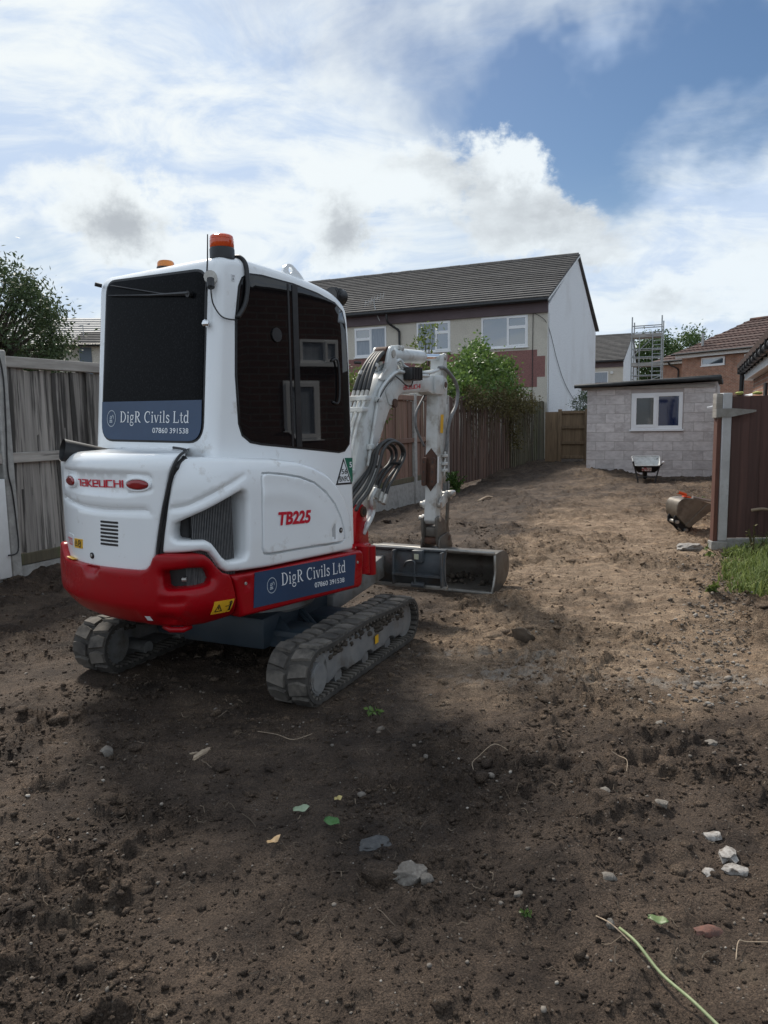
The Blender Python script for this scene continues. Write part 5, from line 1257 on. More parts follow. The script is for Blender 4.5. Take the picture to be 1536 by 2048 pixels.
lab = panel('side_sign', [(.947, .700), (1.833, .658), (1.807, .466), (.929, .511)], lambda a, b, off: RO.fmap(a, b, off + .004), MAT['navy'], sk, depth=.003, res=.06)
for w_, r_ in serif_words('DigR Civils Ltd'): put('company_name', w_, (1.146, .592), (1.72, .566), .070, RO.fmap, MAT['print'], lab, up=.0065, y_ref=.70, rng=r_)
put('phone_number', text2d('07860 391538', 0, .006), (1.425, .525), (1.706, .505), .030, RO.fmap, MAT['print'], lab, up=.0065)
arm_logo(RO.fmap, 1.068, .608, .042, lab, .0065)
panel('left_skirt', [(-.96, .49), (-1.9, .45), (-1.9, .68), (-.96, .79)], RO.fmap, MAT['red'], EX, depth=.10, r=.018, res=.05, sharp=50)
panel('left_cover', [(-.80, .70), (-1.88, .68), (-1.88, 1.02), (-1.6, 1.22), (-.82, 1.30)], WO.fmap, MAT['white'], EX, depth=.2, r=.035, res=.05, sharp=50)
core = MB(); ring = [WO.at(s) for s in np.linspace(-1.82, 1.76, 44)]  # dark inner solid added to block light inside the body
nv_ = len(ring); vv = [U(x - nx * .175, y - ny * .175, .50) for x, y, nx, ny in ring] + [U(x - nx * .175, y - ny * .175, 1.20) for x, y, nx, ny in ring]
core.add(vv, [(i, (i + 1) % nv_, (i + 1) % nv_ + nv_, i + nv_) for i in range(nv_)] + [tuple(range(nv_))[::-1], tuple(range(nv_, 2 * nv_))]); core.build('light_block_core', MAT['black'], EX)
# exhaust stub
ex_ = MB().tube([U(-.29, -.715, 1.285), U(-.335, -.86, 1.318), U(-.378, -1.0, 1.352), U(-.390, -1.035, 1.360)], [.050, .055, .060, .062], 20, False).build('exhaust_pipe', MAT['black'], EX, smooth=True)
MB().tube([U(-.390, -1.035, 1.360), U(-.378, -1.0, 1.352), U(-.335, -.86, 1.318)], [.062, .054, .048], 20, False).build('pipe_bore', MAT['black'], ex_, smooth=True)

# --- cab
CX0, CX1 = -.60, .43
prof = round_poly([(-.765, .70), (-.598, 2.362), (-.40, 2.372), (-.07, 2.352), (.19, 2.322), (.37, 2.285), (.492, 2.215), (.517, 2.06), (.53, 1.35), (.53, .68)], [0, .09, .1, .1, .1, .08, .10, .08, 0, 0], 5)
bm = bmesh.new(); A_ = [bm.verts.new(U(CX1, y, z)) for y, z in prof]; B_ = [bm.verts.new(U(CX0, y, z)) for y, z in prof]
bm.faces.new(A_); bm.faces.new(B_[::-1]); n_ = len(prof)
for i in range(n_): bm.faces.new((A_[i], B_[i], B_[(i + 1) % n_], A_[(i + 1) % n_]))
bmesh.ops.recalc_face_normals(bm, faces=bm.faces)
sharp_e = [e for e in bm.edges if any(len(f.verts) > 10 for f in e.link_faces) and max(v.co.z for v in e.verts) > .9]
bmesh.ops.bevel(bm, geom=sharp_e, offset=.055, segments=5, profile=.5, affect='EDGES', clamp_overlap=True)
me = bpy.data.meshes.new('cab_shell'); bm.to_mesh(me); bm.free(); me.polygons.foreach_set('use_smooth', [True] * len(me.polygons)); me.set_sharp_from_angle(angle=rad(32))
cab = link('cab_shell', me, MAT['white'], EX)
def yrear(z): return -.70 + .10 * (z - 1.35)
def rearmap(a, b, off): return tuple(U(a, yrear(b) - off, b))
def sidemap(a, b, off): return tuple(U(CX1 + off, a, b))
rw_poly = round_poly([(-.512, 1.408), (.350, 1.398), (.346, 2.286), (-.500, 2.318)], [.10, .10, .09, .07], 6)
rw = panel('rear_window', rw_poly, lambda a, b, off: rearmap(a, b, off + .006), MAT['rearfilm'], cab, depth=.012, r=.004, res=.06)
rim = panel('window_seal', off_poly(rw_poly, .012), lambda a, b, off: rearmap(a, b, off + .002), MAT['black'], cab, holes=[rw_poly], depth=.01, res=.06)
sg_poly = round_poly([(-.512, 1.408), (.350, 1.398), (.347, 1.614), (-.514, 1.626)], [.10, .10, 0, 0], 6)
rs = panel('rear_sign', sg_poly, lambda a, b, off: rearmap(a, b, off + .009), MAT['navy'], cab, depth=.002, res=.06)
for w_, r_ in serif_words('DigR Civils Ltd'): put('company_name', w_, (-.334, 1.505), (.256, 1.495), .062, rearmap, MAT['print'], rs, up=.0115, y_ref=.70, rng=r_)
put('phone_number', text2d('07860 391538', 0, .006), (-.044, 1.443), (.254, 1.438), .029, rearmap, MAT['print'], rs, up=.0115)
arm_logo(rearmap, -.418, 1.528, .046, rs, .0115)
sw_poly = [(-.458, 2.212), (-.432, 2.256), (-.389, 2.282), (-.287, 2.288), (-.024, 2.276), (.184, 2.250), (.353, 2.212), (.423, 2.17), (.449, 2.10), (.468, 1.781), (.474, 1.414), (.464, 1.343), (.418, 1.303), (.361, 1.297), (.04, 1.333), (-.336, 1.373), (-.421, 1.388), (-.478, 1.426), (-.499, 1.486), (-.508, 1.745), (-.491, 2.036)]
swn = panel('side_window', sw_poly, lambda a, b, off: sidemap(a, b, off + .005), MAT['glass_side'], cab, depth=.012, r=.003, res=.08)
panel('window_divider', rect(-.045, .0, 1.342, 2.274), lambda a, b, off: sidemap(a, b, off + .009), MAT['black'], cab, depth=.004, res=.2)
panel('window_divider', rect(-.085, -.07, 1.347, 2.276), lambda a, b, off: sidemap(a, b, off + .0075), MAT['black'], cab, depth=.003, res=.2)
panel('window_seal', off_poly(sw_poly, .010), lambda a, b, off: sidemap(a, b, off + .002), MAT['black'], cab, holes=[sw_poly], depth=.01, res=.08)
panel('door_window', [(y, z) for y, z in sw_poly], lambda a, b, off: tuple(U(CX0 - off - .005, a, b)), MAT['glass_side'], cab, depth=.012, res=.1)
panel('windscreen', round_poly(rect(-.52, .36, 1.2, 2.1), .06), lambda a, b, off: tuple(U(a, .528 + off - .015 * max(0, (b - 1.35)), b)), MAT['glass_side'], cab, depth=.012, res=.1)
# wiper
wz = lambda x: 2.200 - .089 * (x + .1)
MB().tube([rearmap(-.465, wz(-.465) + .005, .018), rearmap(-.1, wz(-.1), .020), rearmap(.24, wz(.24) + .004, .022)], [.004, .006, .012], 6).build('wiper', MAT['black'], cab)
MB().tube([rearmap(.236, 2.171, .0), rearmap(.236, 2.171, .03)], .017, 12).build('wiper_spindle', MAT['black'], cab)
MB().tube([rearmap(-.44, 2.292, .022), rearmap(.0, 2.20, .014), rearmap(.20, 2.172, .020)], .004, 5).build('wiper_blade', MAT['black'], cab)
MB().tube([U(-.55, -.61, 2.305), U(-.565, -.645, 2.312)], .012, 8).build('washer_jet', MAT['black'], cab)
# beacon on the rear corner of the roof
bc = U(.355, -.50, 0)
def turned(name, c_, prof_, mat, parent, n=24):
    v = []; f = []
    for r_, z in prof_:
        for j in range(n): v.append(c_ + Vector((math.cos(2 * PI * j / n) * r_, math.sin(2 * PI * j / n) * r_, z)))
    for i in range(len(prof_) - 1):
        for j in range(n): a = i * n + j; b = i * n + (j + 1) % n; f.append((a, b, b + n, a + n))
    f.append(tuple(range((len(prof_) - 1) * n, len(prof_) * n))); return mk(name, v, f, mat, parent, smooth=True, sharp=40)
bb = turned('beacon_base', bc, [(.066, 2.35), (.066, 2.405), (.062, 2.412)], MAT['black'], cab)
turned('beacon_lens', bc, [(.060, 2.41), (.064, 2.415), (.064, 2.45), (.061, 2.452), (.061, 2.456), (.063, 2.458), (.060, 2.472), (.052, 2.478), (0.001, 2.480)], MAT['amber'], bb)
b2 = U(-.20, -.42, 0)
bb = turned('marker_base', b2, [(.052, 2.36), (.052, 2.395)], MAT['black'], cab)
turned('marker_lens', b2, [(.050, 2.395), (.048, 2.42), (.040, 2.43), (.001, 2.432)], MAT['orange'], bb)
# whip antenna
an = turned('antenna_base', U(.385, -.665, -.0), [(.006, 1.985), (.016, 1.99), (.021, 2.004), (.016, 2.018), (.007, 2.024), (.001, 2.03)], MAT['chrome'], cab, 14)
MB().tube([U(.36, -.62, 2.004), U(.385, -.665, 2.004)], .012, 8).build('antenna_stem', MAT['black'], cab)
MB().tube([U(.385, -.665, 2.01), U(.386, -.655, 2.15), U(.388, -.635, 2.33), U(.389, -.628, 2.455)], [.007, .006, .004, .003], 6).build('antenna_whip', MAT['black'], cab)
# power socket, its cord and the roof hose
sock = MB().tube([U(.37, -.60, 2.235), U(.425, -.655, 2.235)], .034, 14).build('power_socket', MAT['fitting'], cab, smooth=True, sharp=40)
MB().tube([U(.42, -.65, 2.225), U(.435, -.665, 2.18)], .020, 10).build('socket_plug', MAT['black'], sock)
MB().tube(spline([U(.435, -.665, 2.18), U(.437, -.655, 2.10), U(.440, -.60, 2.04), U(.450, -.52, 2.03)], 6), .004, 5).build('cord', MAT['black'], cab)
MB().tube(spline([U(.36, -.42, 2.376), U(.40, -.415, 2.372), U(.436, -.41, 2.33), U(.448, -.415, 2.22), U(.449, -.44, 2.12), U(.447, -.495, 2.045)], 6), .013, 8).build('roof_hose', MAT['black'], cab, smooth=True)
panel('small_label', rect(-.515, -.49, 2.235, 2.268), lambda a, b, off: sidemap(a, b, off + .003), MAT['print'], cab, depth=.002, res=.1)
put('label_text', text2d('12V\n5A', 0, 0), (-.512, 2.239), (-.493, 2.239), .026, sidemap, MAT['black'], cab, up=.0045)
# lifting eye, work light, mirror arm
panel('lifting_eye', round_poly([(-.06, 2.325), (.17, 2.30), (.10, 2.36), (.03, 2.405), (-.01, 2.407), (-.05, 2.375)], .02), lambda a, b, off: tuple(U(.38 + off, a, b)), MAT['white'], cab, holes=[[(.012 + .018 * math.cos(q), 2.372 + .018 * math.sin(q)) for q in np.linspace(0, 2 * PI, 14, endpoint=False)]], depth=.018, res=.04, sharp=40)
wl = MB().tube([U(.32, .46, 2.285), U(.33, .56, 2.285)], .052, 14).build('work_lamp', MAT['black'], cab, smooth=True, sharp=40)
for i in range(6): MB().tube([U(.32, .462 + i * .014, 2.285), U(.32, .466 + i * .014, 2.285)], .058, 14).build('cooling_rib', MAT['black'], wl)
MB().tube([U(.455, .515, 1.86), U(.47, .56, 1.86)], .010, 6).build('window_stay', MAT['black'], cab)
hd = MB().tube(spline([U(.438, .30, 1.86), U(.448, .34, 1.87), U(.449, .36, 1.80), U(.449, .36, 1.66), U(.448, .34, 1.60), U(.438, .30, 1.61)], 4), .007, 6).build('grab_handle', MAT['black'], cab, smooth=True)
cam_ = MB().tube([U(.437, -.19, 1.98), U(.444, -.19, 1.98)], .04, 12).build('window_fastener', MAT['black'], cab)
# registration stickers at the foot of the cab
st = panel('registration_sticker', [(.321, 1.085), (.488, 1.079), (.405, 1.253)], lambda a, b, off: sidemap(a, b, off + .002), MAT['black'], cab, depth=.002, res=.1)
panel('sticker_face', [(.340, 1.096), (.470, 1.092), (.405, 1.230)], lambda a, b, off: sidemap(a, b, off + .0035), MAT['print'], st, depth=.001, res=.1)
put('sticker_text', text2d('56', 0, .01), (.378, 1.150), (.436, 1.149), .034, sidemap, MAT['black'], st, up=.005)
put('sticker_text', text2d('BN9C', 0, .01), (.355, 1.103), (.456, 1.101), .036, sidemap, MAT['black'], st, up=.005)
g5 = panel('number_sticker', [(.418, 1.253), (.500, 1.250), (.496, 1.10), (.490, 1.085)], lambda a, b, off: sidemap(a, b, off + .002), MAT['green'], cab, depth=.002, res=.1)
put('sticker_text', text2d('5', 0, .015), (.463, 1.188), (.490, 1.188), .036, sidemap, MAT['print'], g5, up=.004)
MB().box((.445, .43, 1.228), (.494, .433, 1.236), lambda a, x, z: sidemap(a, .004 + (x - .43) * .3, z)).build('sticker_bar', MAT['print'], g5)
MB().box((.470, .43, 1.135), (.490, .433, 1.150), lambda a, x, z: sidemap(a, .004 + (x - .43) * .3, z)).build('sticker_bar', MAT['print'], g5)

# --- undercarriage
def track_path():
    pts = []
    rc, rz, r_ = -.625, .162, .150; fc, fz, fr_ = .565, .158, .145
    for t in np.linspace(-.60, .54, 26): pts.append((t, .014))
    for a in np.linspace(-90, 90, 16)[1:]: pts.append((fc + fr_ * math.cos(rad(a)), fz + fr_ * math.sin(rad(a))))
    for t in np.linspace(.50, -.56, 24): pts.append((t, .303 + .018 * math.exp(-((t + .05) / .3) ** 2) - .006 * math.exp(-((t - .3) / .15) ** 2)))
    for a in np.linspace(90, 270, 18)[:-1]: pts.append((rc + r_ * math.cos(rad(a)), rz + r_ * math.sin(rad(a))))
    P = np.array(pts); Q = np.vstack([P, P[:1]]); S = np.concatenate([[0], np.cumsum(np.hypot(*np.diff(Q, axis=0).T))]); return P, Q, S
TP, TQ, TS = track_path(); TL = TS[-1]
def tpos(s):
    s = s % TL; p = np.array([np.interp(s, TS, TQ[:, 0]), np.interp(s, TS, TQ[:, 1])]); e = .012
    q = np.array([np.interp((s + e) % TL, TS, TQ[:, 0]), np.interp((s + e) % TL, TS, TQ[:, 1])]) - np.array([np.interp((s - e) % TL, TS, TQ[:, 0]), np.interp((s - e) % TL, TS, TQ[:, 1])])
    q /= np.hypot(*q); return p, q, np.array([q[1], -q[0]])
lugs_me = []
for side in (-1, 1):
    # lug: wide at the belt edge, angled shoulder near the centre gap; local x across (outward edge at +), y along the run, z away from the belt
    v = [(.010, -.036, -.004), (.120, -.030, -.004), (.120, .030, -.004), (.010, .036, -.004), (.014, -.031, .013), (.116, -.027, .011), (.116, .025, .011), (.014, .033, .013), (.062, -.040, -.004), (.062, .040, -.004), (.062, -.037, .014), (.062, .035, .014)]
    v = [(x * side, y + (.012 if x < .03 else 0), z) for x, y, z in v]
    f = [(4, 10, 11, 7), (10, 5, 6, 11), (0, 8, 10, 4), (8, 1, 5, 10), (1, 2, 6, 5), (2, 9, 11, 6), (9, 3, 7, 11), (3, 0, 4, 7)]
    me = bpy.data.meshes.new('track_lug'); me.from_pydata(v, [], f if side > 0 else [t[::-1] for t in f]); me.update(); me.materials.append(MAT['rubber']); lugs_me.append(me)
NL = 36
for sgn in (-1, 1):
    nc = sgn * .69
    v = []; f = []; n_ = len(TP); th = .022
    for i in range(n_):
        a = TP[i - 1]; b = TP[(i + 1) % n_]; q = (b - a) / np.hypot(*(b - a)); o = np.array([q[1], -q[0]])
        for dn, dd in ((-.125, 0), (.125, 0), (.125, -th), (-.125, -th)): p = TP[i] + o * dd; v.append(K(nc + dn, p[0], p[1]))
    for i in range(n_):
        for j in range(4): a = i * 4 + j; b = i * 4 + (j + 1) % 4; c_ = ((i + 1) % n_) * 4; f.append((a, b, c_ + (j + 1) % 4, c_ + j))
    tr = mk('rubber_track', v, f, MAT['belt'], EX, sharp=40)
    rb_ = MB()
    for i in range(NL * 2):
        p, q, o = tpos(i * TL / (NL * 2)); c_ = p - o * (th + .006)
        def rm(x, y, z): w = c_ + q * y + o * z; return K(nc + x, w[0], w[1])
        rb_.box((-.115, -.010, -.008), (.122, .010, .008), rm)
    rb_.build('drive_ribs', MAT['rubber'], tr)
    for i in range(NL):
        for kk, side in enumerate((-1, 1)):
            p, q, o = tpos((i + .5 * kk) * TL / NL)
            X = KR; Yv = KF * q[0] + Vector((0, 0, q[1])); Z = KF * o[0] + Vector((0, 0, o[1])); org = K(nc, p[0], p[1])
            ob = bpy.data.objects.new('track_lug', lugs_me[kk]); COL.objects.link(ob); ob.parent = tr
            M_ = Matrix((X, Yv, Z)).transposed().to_4x4(); M_.translation = org; ob.matrix_local = M_
    # frame with scalloped lower edge
    outer = nc + sgn * .095; fpoly = [(-.56, .085), (-.50, .075)]
    for c0 in (-.36, -.02, .30):
        fpoly += [(c0 - .10, .085)] + [(c0 + .08 * math.cos(rad(a)), .07 + .045 * math.sin(rad(a))) for a in np.linspace(170, 10, 7)] + [(c0 + .10, .085)]
    fpoly += [(.50, .085), (.535, .095), (.535, .225), (.20, .252), (-.20, .262), (-.56, .258)]
    fr_ = panel('track_frame', fpoly, (lambda oo, sg: (lambda a, b, off: tuple(K(oo + sg * off, a, b))))(outer, sgn), MAT['steel'], EX, depth=.17, r=.008, res=.06, sharp=40)
    MB().tube([K(nc - .06 * sgn, -.63, .155), K(outer + .0 * sgn, -.63, .155)], .118, 24).build('drive_wheel', MAT['steel'], EX, smooth=True, sharp=40)
    hub = MB().tube([K(outer, -.652, .155), K(outer + .028 * sgn, -.652, .155)], .082, 24).build('hub_cover', MAT['steel'], EX, smooth=True, sharp=40)
    MB().tube([K(outer + .027 * sgn, -.652, .155), K(outer + .033 * sgn, -.652, .155)], .070, 24).build('hub_plate', MAT['steel'], hub, smooth=True, sharp=40)
    MB().tube([K(nc - .08, .565, .155), K(nc + .08, .565, .155)], .112, 24).build('idler_wheel', MAT['steel'], EX, smooth=True, sharp=40)
    for t in (-.36, -.02, .30): MB().tube([K(nc - .075, t, .072), K(nc + .075, t, .072)], .042, 14).build('roller', MAT['steel'], EX, smooth=True, sharp=40)
    # soil packed on the frame
    r_ = np.random.default_rng(70 + sgn); bv, bf = ico(2); vv = []; ff = []
    for i in range(170):
        t = r_.uniform(-.53, .50); s = r_.uniform(.010, .026); ctr = K(outer - sgn * r_.uniform(-.006, .10), t, .250 + r_.uniform(-.035, .014) - .03 * max(0, t)); k = len(vv)
        for p in bv: w = ctr + Vector(p * s * (1 + .25 * r_.uniform(-1, 1)) * np.array([1.2, 1.2, .8])); vv.append(w)
        ff += [tuple(int(q) + k for q in t_) for t_ in bf]
    md = mk('packed_mud', vv, ff, MAT['mud'], EX, smooth=True); md['kind'] = 'stuff'
    panel('yellow_tag', rect(.06, .105, .135, .185), (lambda oo, sg: (lambda a, b, off: tuple(K(oo + sg * (off + .012), a, b))))(outer, sgn), MAT['yellow'], EX, depth=.003, res=.1)
xf = MB()
xf.box((-.60, -.30, .16), (.60, -.06, .27), K).box((-.60, .10, .16), (.60, .34, .27), K).box((-.30, -.40, .17), (.30, .45, .36), K); xf.build('cross_frame', MAT['bluesteel'], EX, bevel=.02)
MB().add([K(-.55, -.34, .18), K(.55, -.34, .18), K(.25, -.20, .37), K(-.25, -.20, .37)], [(0, 1, 2, 3)]).build('frame_gusset', MAT['bluesteel'], EX)
turned('slew_ring', K(0, 0, 0), [(.34, .34), (.36, .36), (.36, .43), (.33, .44), (.33, .47)], MAT['steel'], EX, 32)
pl = MB(); rg_ = [RO.at(s) for s in np.linspace(-1.8, 1.8, 40)]
pl.add([U(x - nx * .10, y - ny * .10, .485) for x, y, nx, ny in rg_] + [U(x - nx * .10, y - ny * .10, .52) for x, y, nx, ny in rg_], [tuple(range(40))[::-1], tuple(range(40, 80))] + [(i, (i + 1) % 40, (i + 1) % 40 + 40, i + 40) for i in range(40)]); pl.build('deck_plate', MAT['black'], EX)
for d_ in (0, .035): MB().tube(spline([K(.1 + d_, .0, .42), K(.25 + d_, .02, .33), K(.40 + d_, -.05, .25), K(.52 + d_, -.12, .22)], 5), .016, 8).build('travel_hose', MAT['bluesteel'], EX, smooth=True)
# dozer blade with its arms
def blade_t(z): return 1.20 - .055 * math.sin(PI * (z - .24) / .29)
bv_ = []; bf_ = []; zs = np.linspace(.255, .52, 10); ns = np.linspace(-.84, .84, 14)
for z in zs:
    for n2 in ns: bv_.append(K(n2, blade_t(z), z))
for z in zs:
    for n2 in ns: bv_.append(K(n2, blade_t(z) + .016, z))
W_ = len(ns); Hh = len(zs)
for i in range(Hh - 1):
    for j in range(W_ - 1):
        a = i * W_ + j; bf_.append((a, a + 1, a + 1 + W_, a + W_)); a += W_ * Hh; bf_.append((a + W_, a + 1 + W_, a + 1, a))
o_ = W_ * Hh
for j in range(W_ - 1): bf_ += [(j + 1, j, j + o_, j + 1 + o_), ((Hh - 1) * W_ + j, (Hh - 1) * W_ + j + 1, (Hh - 1) * W_ + j + 1 + o_, (Hh - 1) * W_ + j + o_)]
for i in range(Hh - 1): bf_ += [(i * W_, (i + 1) * W_, (i + 1) * W_ + o_, i * W_ + o_), ((i + 1) * W_ + W_ - 1, i * W_ + W_ - 1, i * W_ + W_ - 1 + o_, (i + 1) * W_ + W_ - 1 + o_)]
bl = mk('dozer_blade', bv_, bf_, MAT['blade'], EX, sharp=40)
MB().box((-.84, 1.175, .228), (.84, 1.225, .258), K).build('cutting_edge', MAT['lip'], bl, bevel=.006)
MB().box((-.84, 1.165, .515), (.84, 1.225, .533), K).build('top_fold', MAT['blade'], bl, bevel=.005)
for n2 in (-.82, -.40, .44, .826): MB().box((n2 - .008, 1.11, .26), (n2 + .008, 1.20, .52), K).build('stiffener', MAT['blade'], bl, bevel=.004, seg=1)
MB().box((.44, 1.09, .335), (.82, 1.17, .350), K).build('shelf_rib', MAT['blade'], bl)
br_ = MB().box((.60, 1.10, .44), (.68, 1.16, .53), K).build('pin_bracket', MAT['blade'], bl, bevel=.006)
MB().box((.622, 1.094, .465), (.656, 1.10, .505), K).build('bracket_label', PM('grubby label', (.55, .56, .42), rough=.5), br_)
MB().tube(spline([K(.53, 1.12, .40), K(.56, 1.10, .44), K(.62, 1.10, .445), K(.62, 1.10, .38), K(.62, 1.11, .26)], 4), .009, 6).build('pin_handle', MAT['blade'], bl, smooth=True)
MB().tube([K(.59, 1.12, .27), K(.69, 1.12, .27)], .022, 8).build('hinge_pin', MAT['blade'], bl)
for n2 in (-.28, .32):
    ar = MB(); ar.add([K(n2 - .03, .35, .22), K(n2 + .03, .35, .22), K(n2 + .03, 1.16, .30), K(n2 - .03, 1.16, .30), K(n2 - .03, .35, .33), K(n2 + .03, .35, .33), K(n2 + .03, 1.16, .47), K(n2 - .03, 1.16, .47)], [(0, 3, 2, 1), (4, 5, 6, 7), (0, 1, 5, 4), (1, 2, 6, 5), (2, 3, 7, 6), (3, 0, 4, 7)]); ar.build('blade_arm', MAT['steel'], EX, bevel=.008)
MB().tube([K(.02, .35, .30), K(.02, 1.14, .40)], .04, 12).build('blade_cylinder', MAT['bluesteel'], EX, smooth=True, sharp=40)

# --- swing post, boom, arm, bucket
def plate(name, poly, off0, off1, mat, parent=None, bevel=.006, hole=None):
    n_ = len(poly); v = [Bm(t, z, off1) for t, z in poly] + [Bm(t, z, off0) for t, z in poly]
    f = [tuple(range(n_)), tuple(range(n_, 2 * n_))[::-1]] + [(i, i + n_, (i + 1) % n_ + n_, (i + 1) % n_) for i in range(n_)]
    o = mk(name, v, f, mat, parent or EX)
    if bevel: bevel_mesh(o.data, bevel, 2, 40)
    return o
def pin(name, t, z, o0, o1, r_, mat, parent=None, n=16): return MB().tube([Bm(t, z, o0), Bm(t, z, o1)], r_, n).build(name, mat, parent or EX, smooth=True, sharp=40)
sp_ = plate('swing_post', round_poly([(-.30, .50), (-.06, .50), (-.085, .70), (-.11, .84), (-.15, .905), (-.21, .905), (-.255, .82)], .02), .055, .105, MAT['red'])
plate('swing_post_cheek', round_poly([(-.30, .50), (-.06, .50), (-.085, .70), (-.11, .84), (-.15, .905), (-.21, .905), (-.255, .82)], .02), -.105, -.055, MAT['red'], sp_)
MB().box((-.32, -.09, .46), (-.02, .09, .60), lambda t, o, z: Bm(t, z, o)).build('swing_base', MAT['red'], sp_, bevel=.02)
pin('foot_pin', -.165, .852, .10, .118, .038, MAT['rust'], sp_); pin('pin_cap', -.165, .852, .117, .123, .022, MAT['black'], sp_)
MB().box((-.05, .40, .50), (.36, .80, .64), U).build('nose_casting', MAT['red'], EX, bevel=.02)
MB().tube([U(.52, .47, .50), U(.52, .47, .68)], .045, 12).build('swing_lug', MAT['red'], EX, smooth=True, sharp=40)
MB().tube([U(.50, .58, .47), U(.50, .58, .66)], .038, 12).build('swing_lug', MAT['red'], EX, smooth=True, sharp=40)
boom_poly = [(-.235, .80), (-.20, .775), (-.15, .77), (-.11, .80), (-.075, .94), (.0, 1.09), (.12, 1.255), (.25, 1.40), (.32, 1.49), (.385, 1.57), (.46, 1.585), (.50, 1.61), (.545, 1.672), (.64, 1.69), (1.13, 1.72), (1.22, 1.698), (1.36, 1.70), (1.46, 1.745), (1.475, 1.80), (1.44, 1.845), (1.36, 1.862), (1.20, 1.855), (.98, 1.862), (.56, 1.88), (.42, 1.885), (.30, 1.85), (.22, 1.79), (.07, 1.63), (-.07, 1.42), (-.165, 1.22), (-.225, 1.0)]
boom = plate('boom', boom_poly, -.062, .062, MAT['boomwhite'], None, .010)
plate('side_plate', round_poly([(.60, 1.70), (1.12, 1.735), (1.14, 1.83), (1.06, 1.84), (.62, 1.86), (.50, 1.84), (.30, 1.70), (.36, 1.60), (.44, 1.60), (.54, 1.69)], .03), .060, .070, MAT['boomwhite'], boom, .004)
put('maker_name', block2d('aKeUCHI'), (.605, 1.718), (.93, 1.741), .037, lambda a, b, off: tuple(Bm(a, b, .0705 + off)), MAT['redprint'], boom, up=.002)
for o0, o1 in ((.050, .074), (-.074, -.050)): plate('cylinder_bracket', round_poly([(.20, 1.78), (.52, 1.80), (.50, 1.90), (.478, 2.0), (.44, 2.04), (.40, 2.04), (.365, 2.0), (.30, 1.86)], .03), o0, o1, MAT['boomwhite'], boom, .004)
pin('bracket_pin', .428, 1.985, -.082, .082, .030, MAT['fitting'], boom)
for t, z in ((.44, 1.615), ): pin('cylinder_pin', t, z, -.085, .085, .034, MAT['rust'], boom)
acy = MB().tube([Bm(.40, 1.985), Bm(.52, 1.988), Bm(.56, 1.99), Bm(1.10, 2.008), Bm(1.13, 2.009)], [.045, .050, .056, .056, .050], 18).build('arm_cylinder', MAT['boomwhite'], EX, smooth=True, sharp=40)
MB().tube([Bm(1.13, 2.009), Bm(1.49, 2.03)], .029, 14).build('piston_rod', MAT['chrome'], acy, smooth=True, sharp=40)
MB().tube([Bm(.40, 1.985, -.045), Bm(.40, 1.985, .045)], .055, 14).build('cylinder_eye', MAT['rust'], acy, smooth=True, sharp=40)
for t in (.60, .66): MB().box((t - .02, -.03, 2.03), (t + .02, .05, 2.065), lambda a, o, z: Bm(a, z, o)).build('port_block', MAT['boomwhite'], acy, bevel=.006)
bcy = MB().tube([Bm(-.02, .70), Bm(.18, 1.15), Bm(.22, 1.23)], [.05, .05, .046], 16).build('boom_cylinder', MAT['boomwhite'], EX, smooth=True, sharp=40)
MB().tube([Bm(.20, 1.20), Bm(.43, 1.60)], .026, 14).build('piston_rod', MAT['chrome'], bcy, smooth=True, sharp=40)
# steel pipes and hoses on the boom's back
bk = [(-.235, 1.0), (-.19, 1.22), (-.09, 1.43), (.05, 1.64)]
for i, o in enumerate((-.055, -.02, .018, .052)):
    pth = [Bm(t - .035, z + .015, o) for t, z in bk]
    MB().tube(spline(pth, 5), .011, 8).build('steel_pipe', MAT['boomwhite'], boom, smooth=True)
    MB().tube([Bm(.01, 1.64, o), Bm(.045, 1.70, o)], .016, 8).build('pipe_union', MAT['fitting'], boom)
    MB().tube(spline([Bm(.045, 1.70, o), Bm(.11, 1.80, o * .9), Bm(.20, 1.90, o * .7), Bm(.31, 1.975, o * .6), Bm(.39, 2.00, o * .5)], 5), .017, 8).build('flexible_hose', MAT['rubberhose'], boom, smooth=True)
    MB().tube([Bm(.12 + .02 * i, 1.815 + .018 * i, o * .88), Bm(.145 + .02 * i, 1.842 + .018 * i, o * .85)], .0195, 8).build('hose_sleeve', MAT['fitting'], boom)
for q in (.55, .63, .12):
    z = 1.0 + q; t = np.interp(z, [p[1] for p in bk], [p[0] for p in bk]); MB().box((t - .07, -.075, z - .0), (t + .02, .075, z + .035), lambda a, o, zz: Bm(a, zz, o)).build('pipe_clamp', MAT['boomwhite'], boom, bevel=.008)
MB().tube(spline([Bm(-.02, 1.16, .078), Bm(.018, 1.277, .08), Bm(.10, 1.50, .08), Bm(.155, 1.637, .08), Bm(.21, 1.72, .08), Bm(.42, 1.835, .08), Bm(.59, 1.856, .08), Bm(.9, 1.845, .075), Bm(1.1, 1.85, .07)], 5), .013, 8).build('steel_pipe', MAT['boomwhite'], boom, smooth=True)
MB().tube(spline([Bm(.16, 1.672, .045), Bm(.395, 1.87, .05), Bm(.56, 1.945, .05), Bm(.62, 1.94, .05), Bm(.703, 1.90, .05), Bm(1.053, 1.875, .05), Bm(1.20, 1.885, .06), Bm(1.40, 1.925, .07)], 5), .014, 8).build('steel_pipe', MAT['boomwhite'], boom, smooth=True)
MB().tube(spline([Bm(.3, 1.86, .0), Bm(.50, 1.93, .0), Bm(.66, 1.925, .0), Bm(.75, 1.885, .0), Bm(1.05, 1.875, .0), Bm(1.3, 1.90, .03)], 5), .014, 8).build('steel_pipe', MAT['boomwhite'], boom, smooth=True)
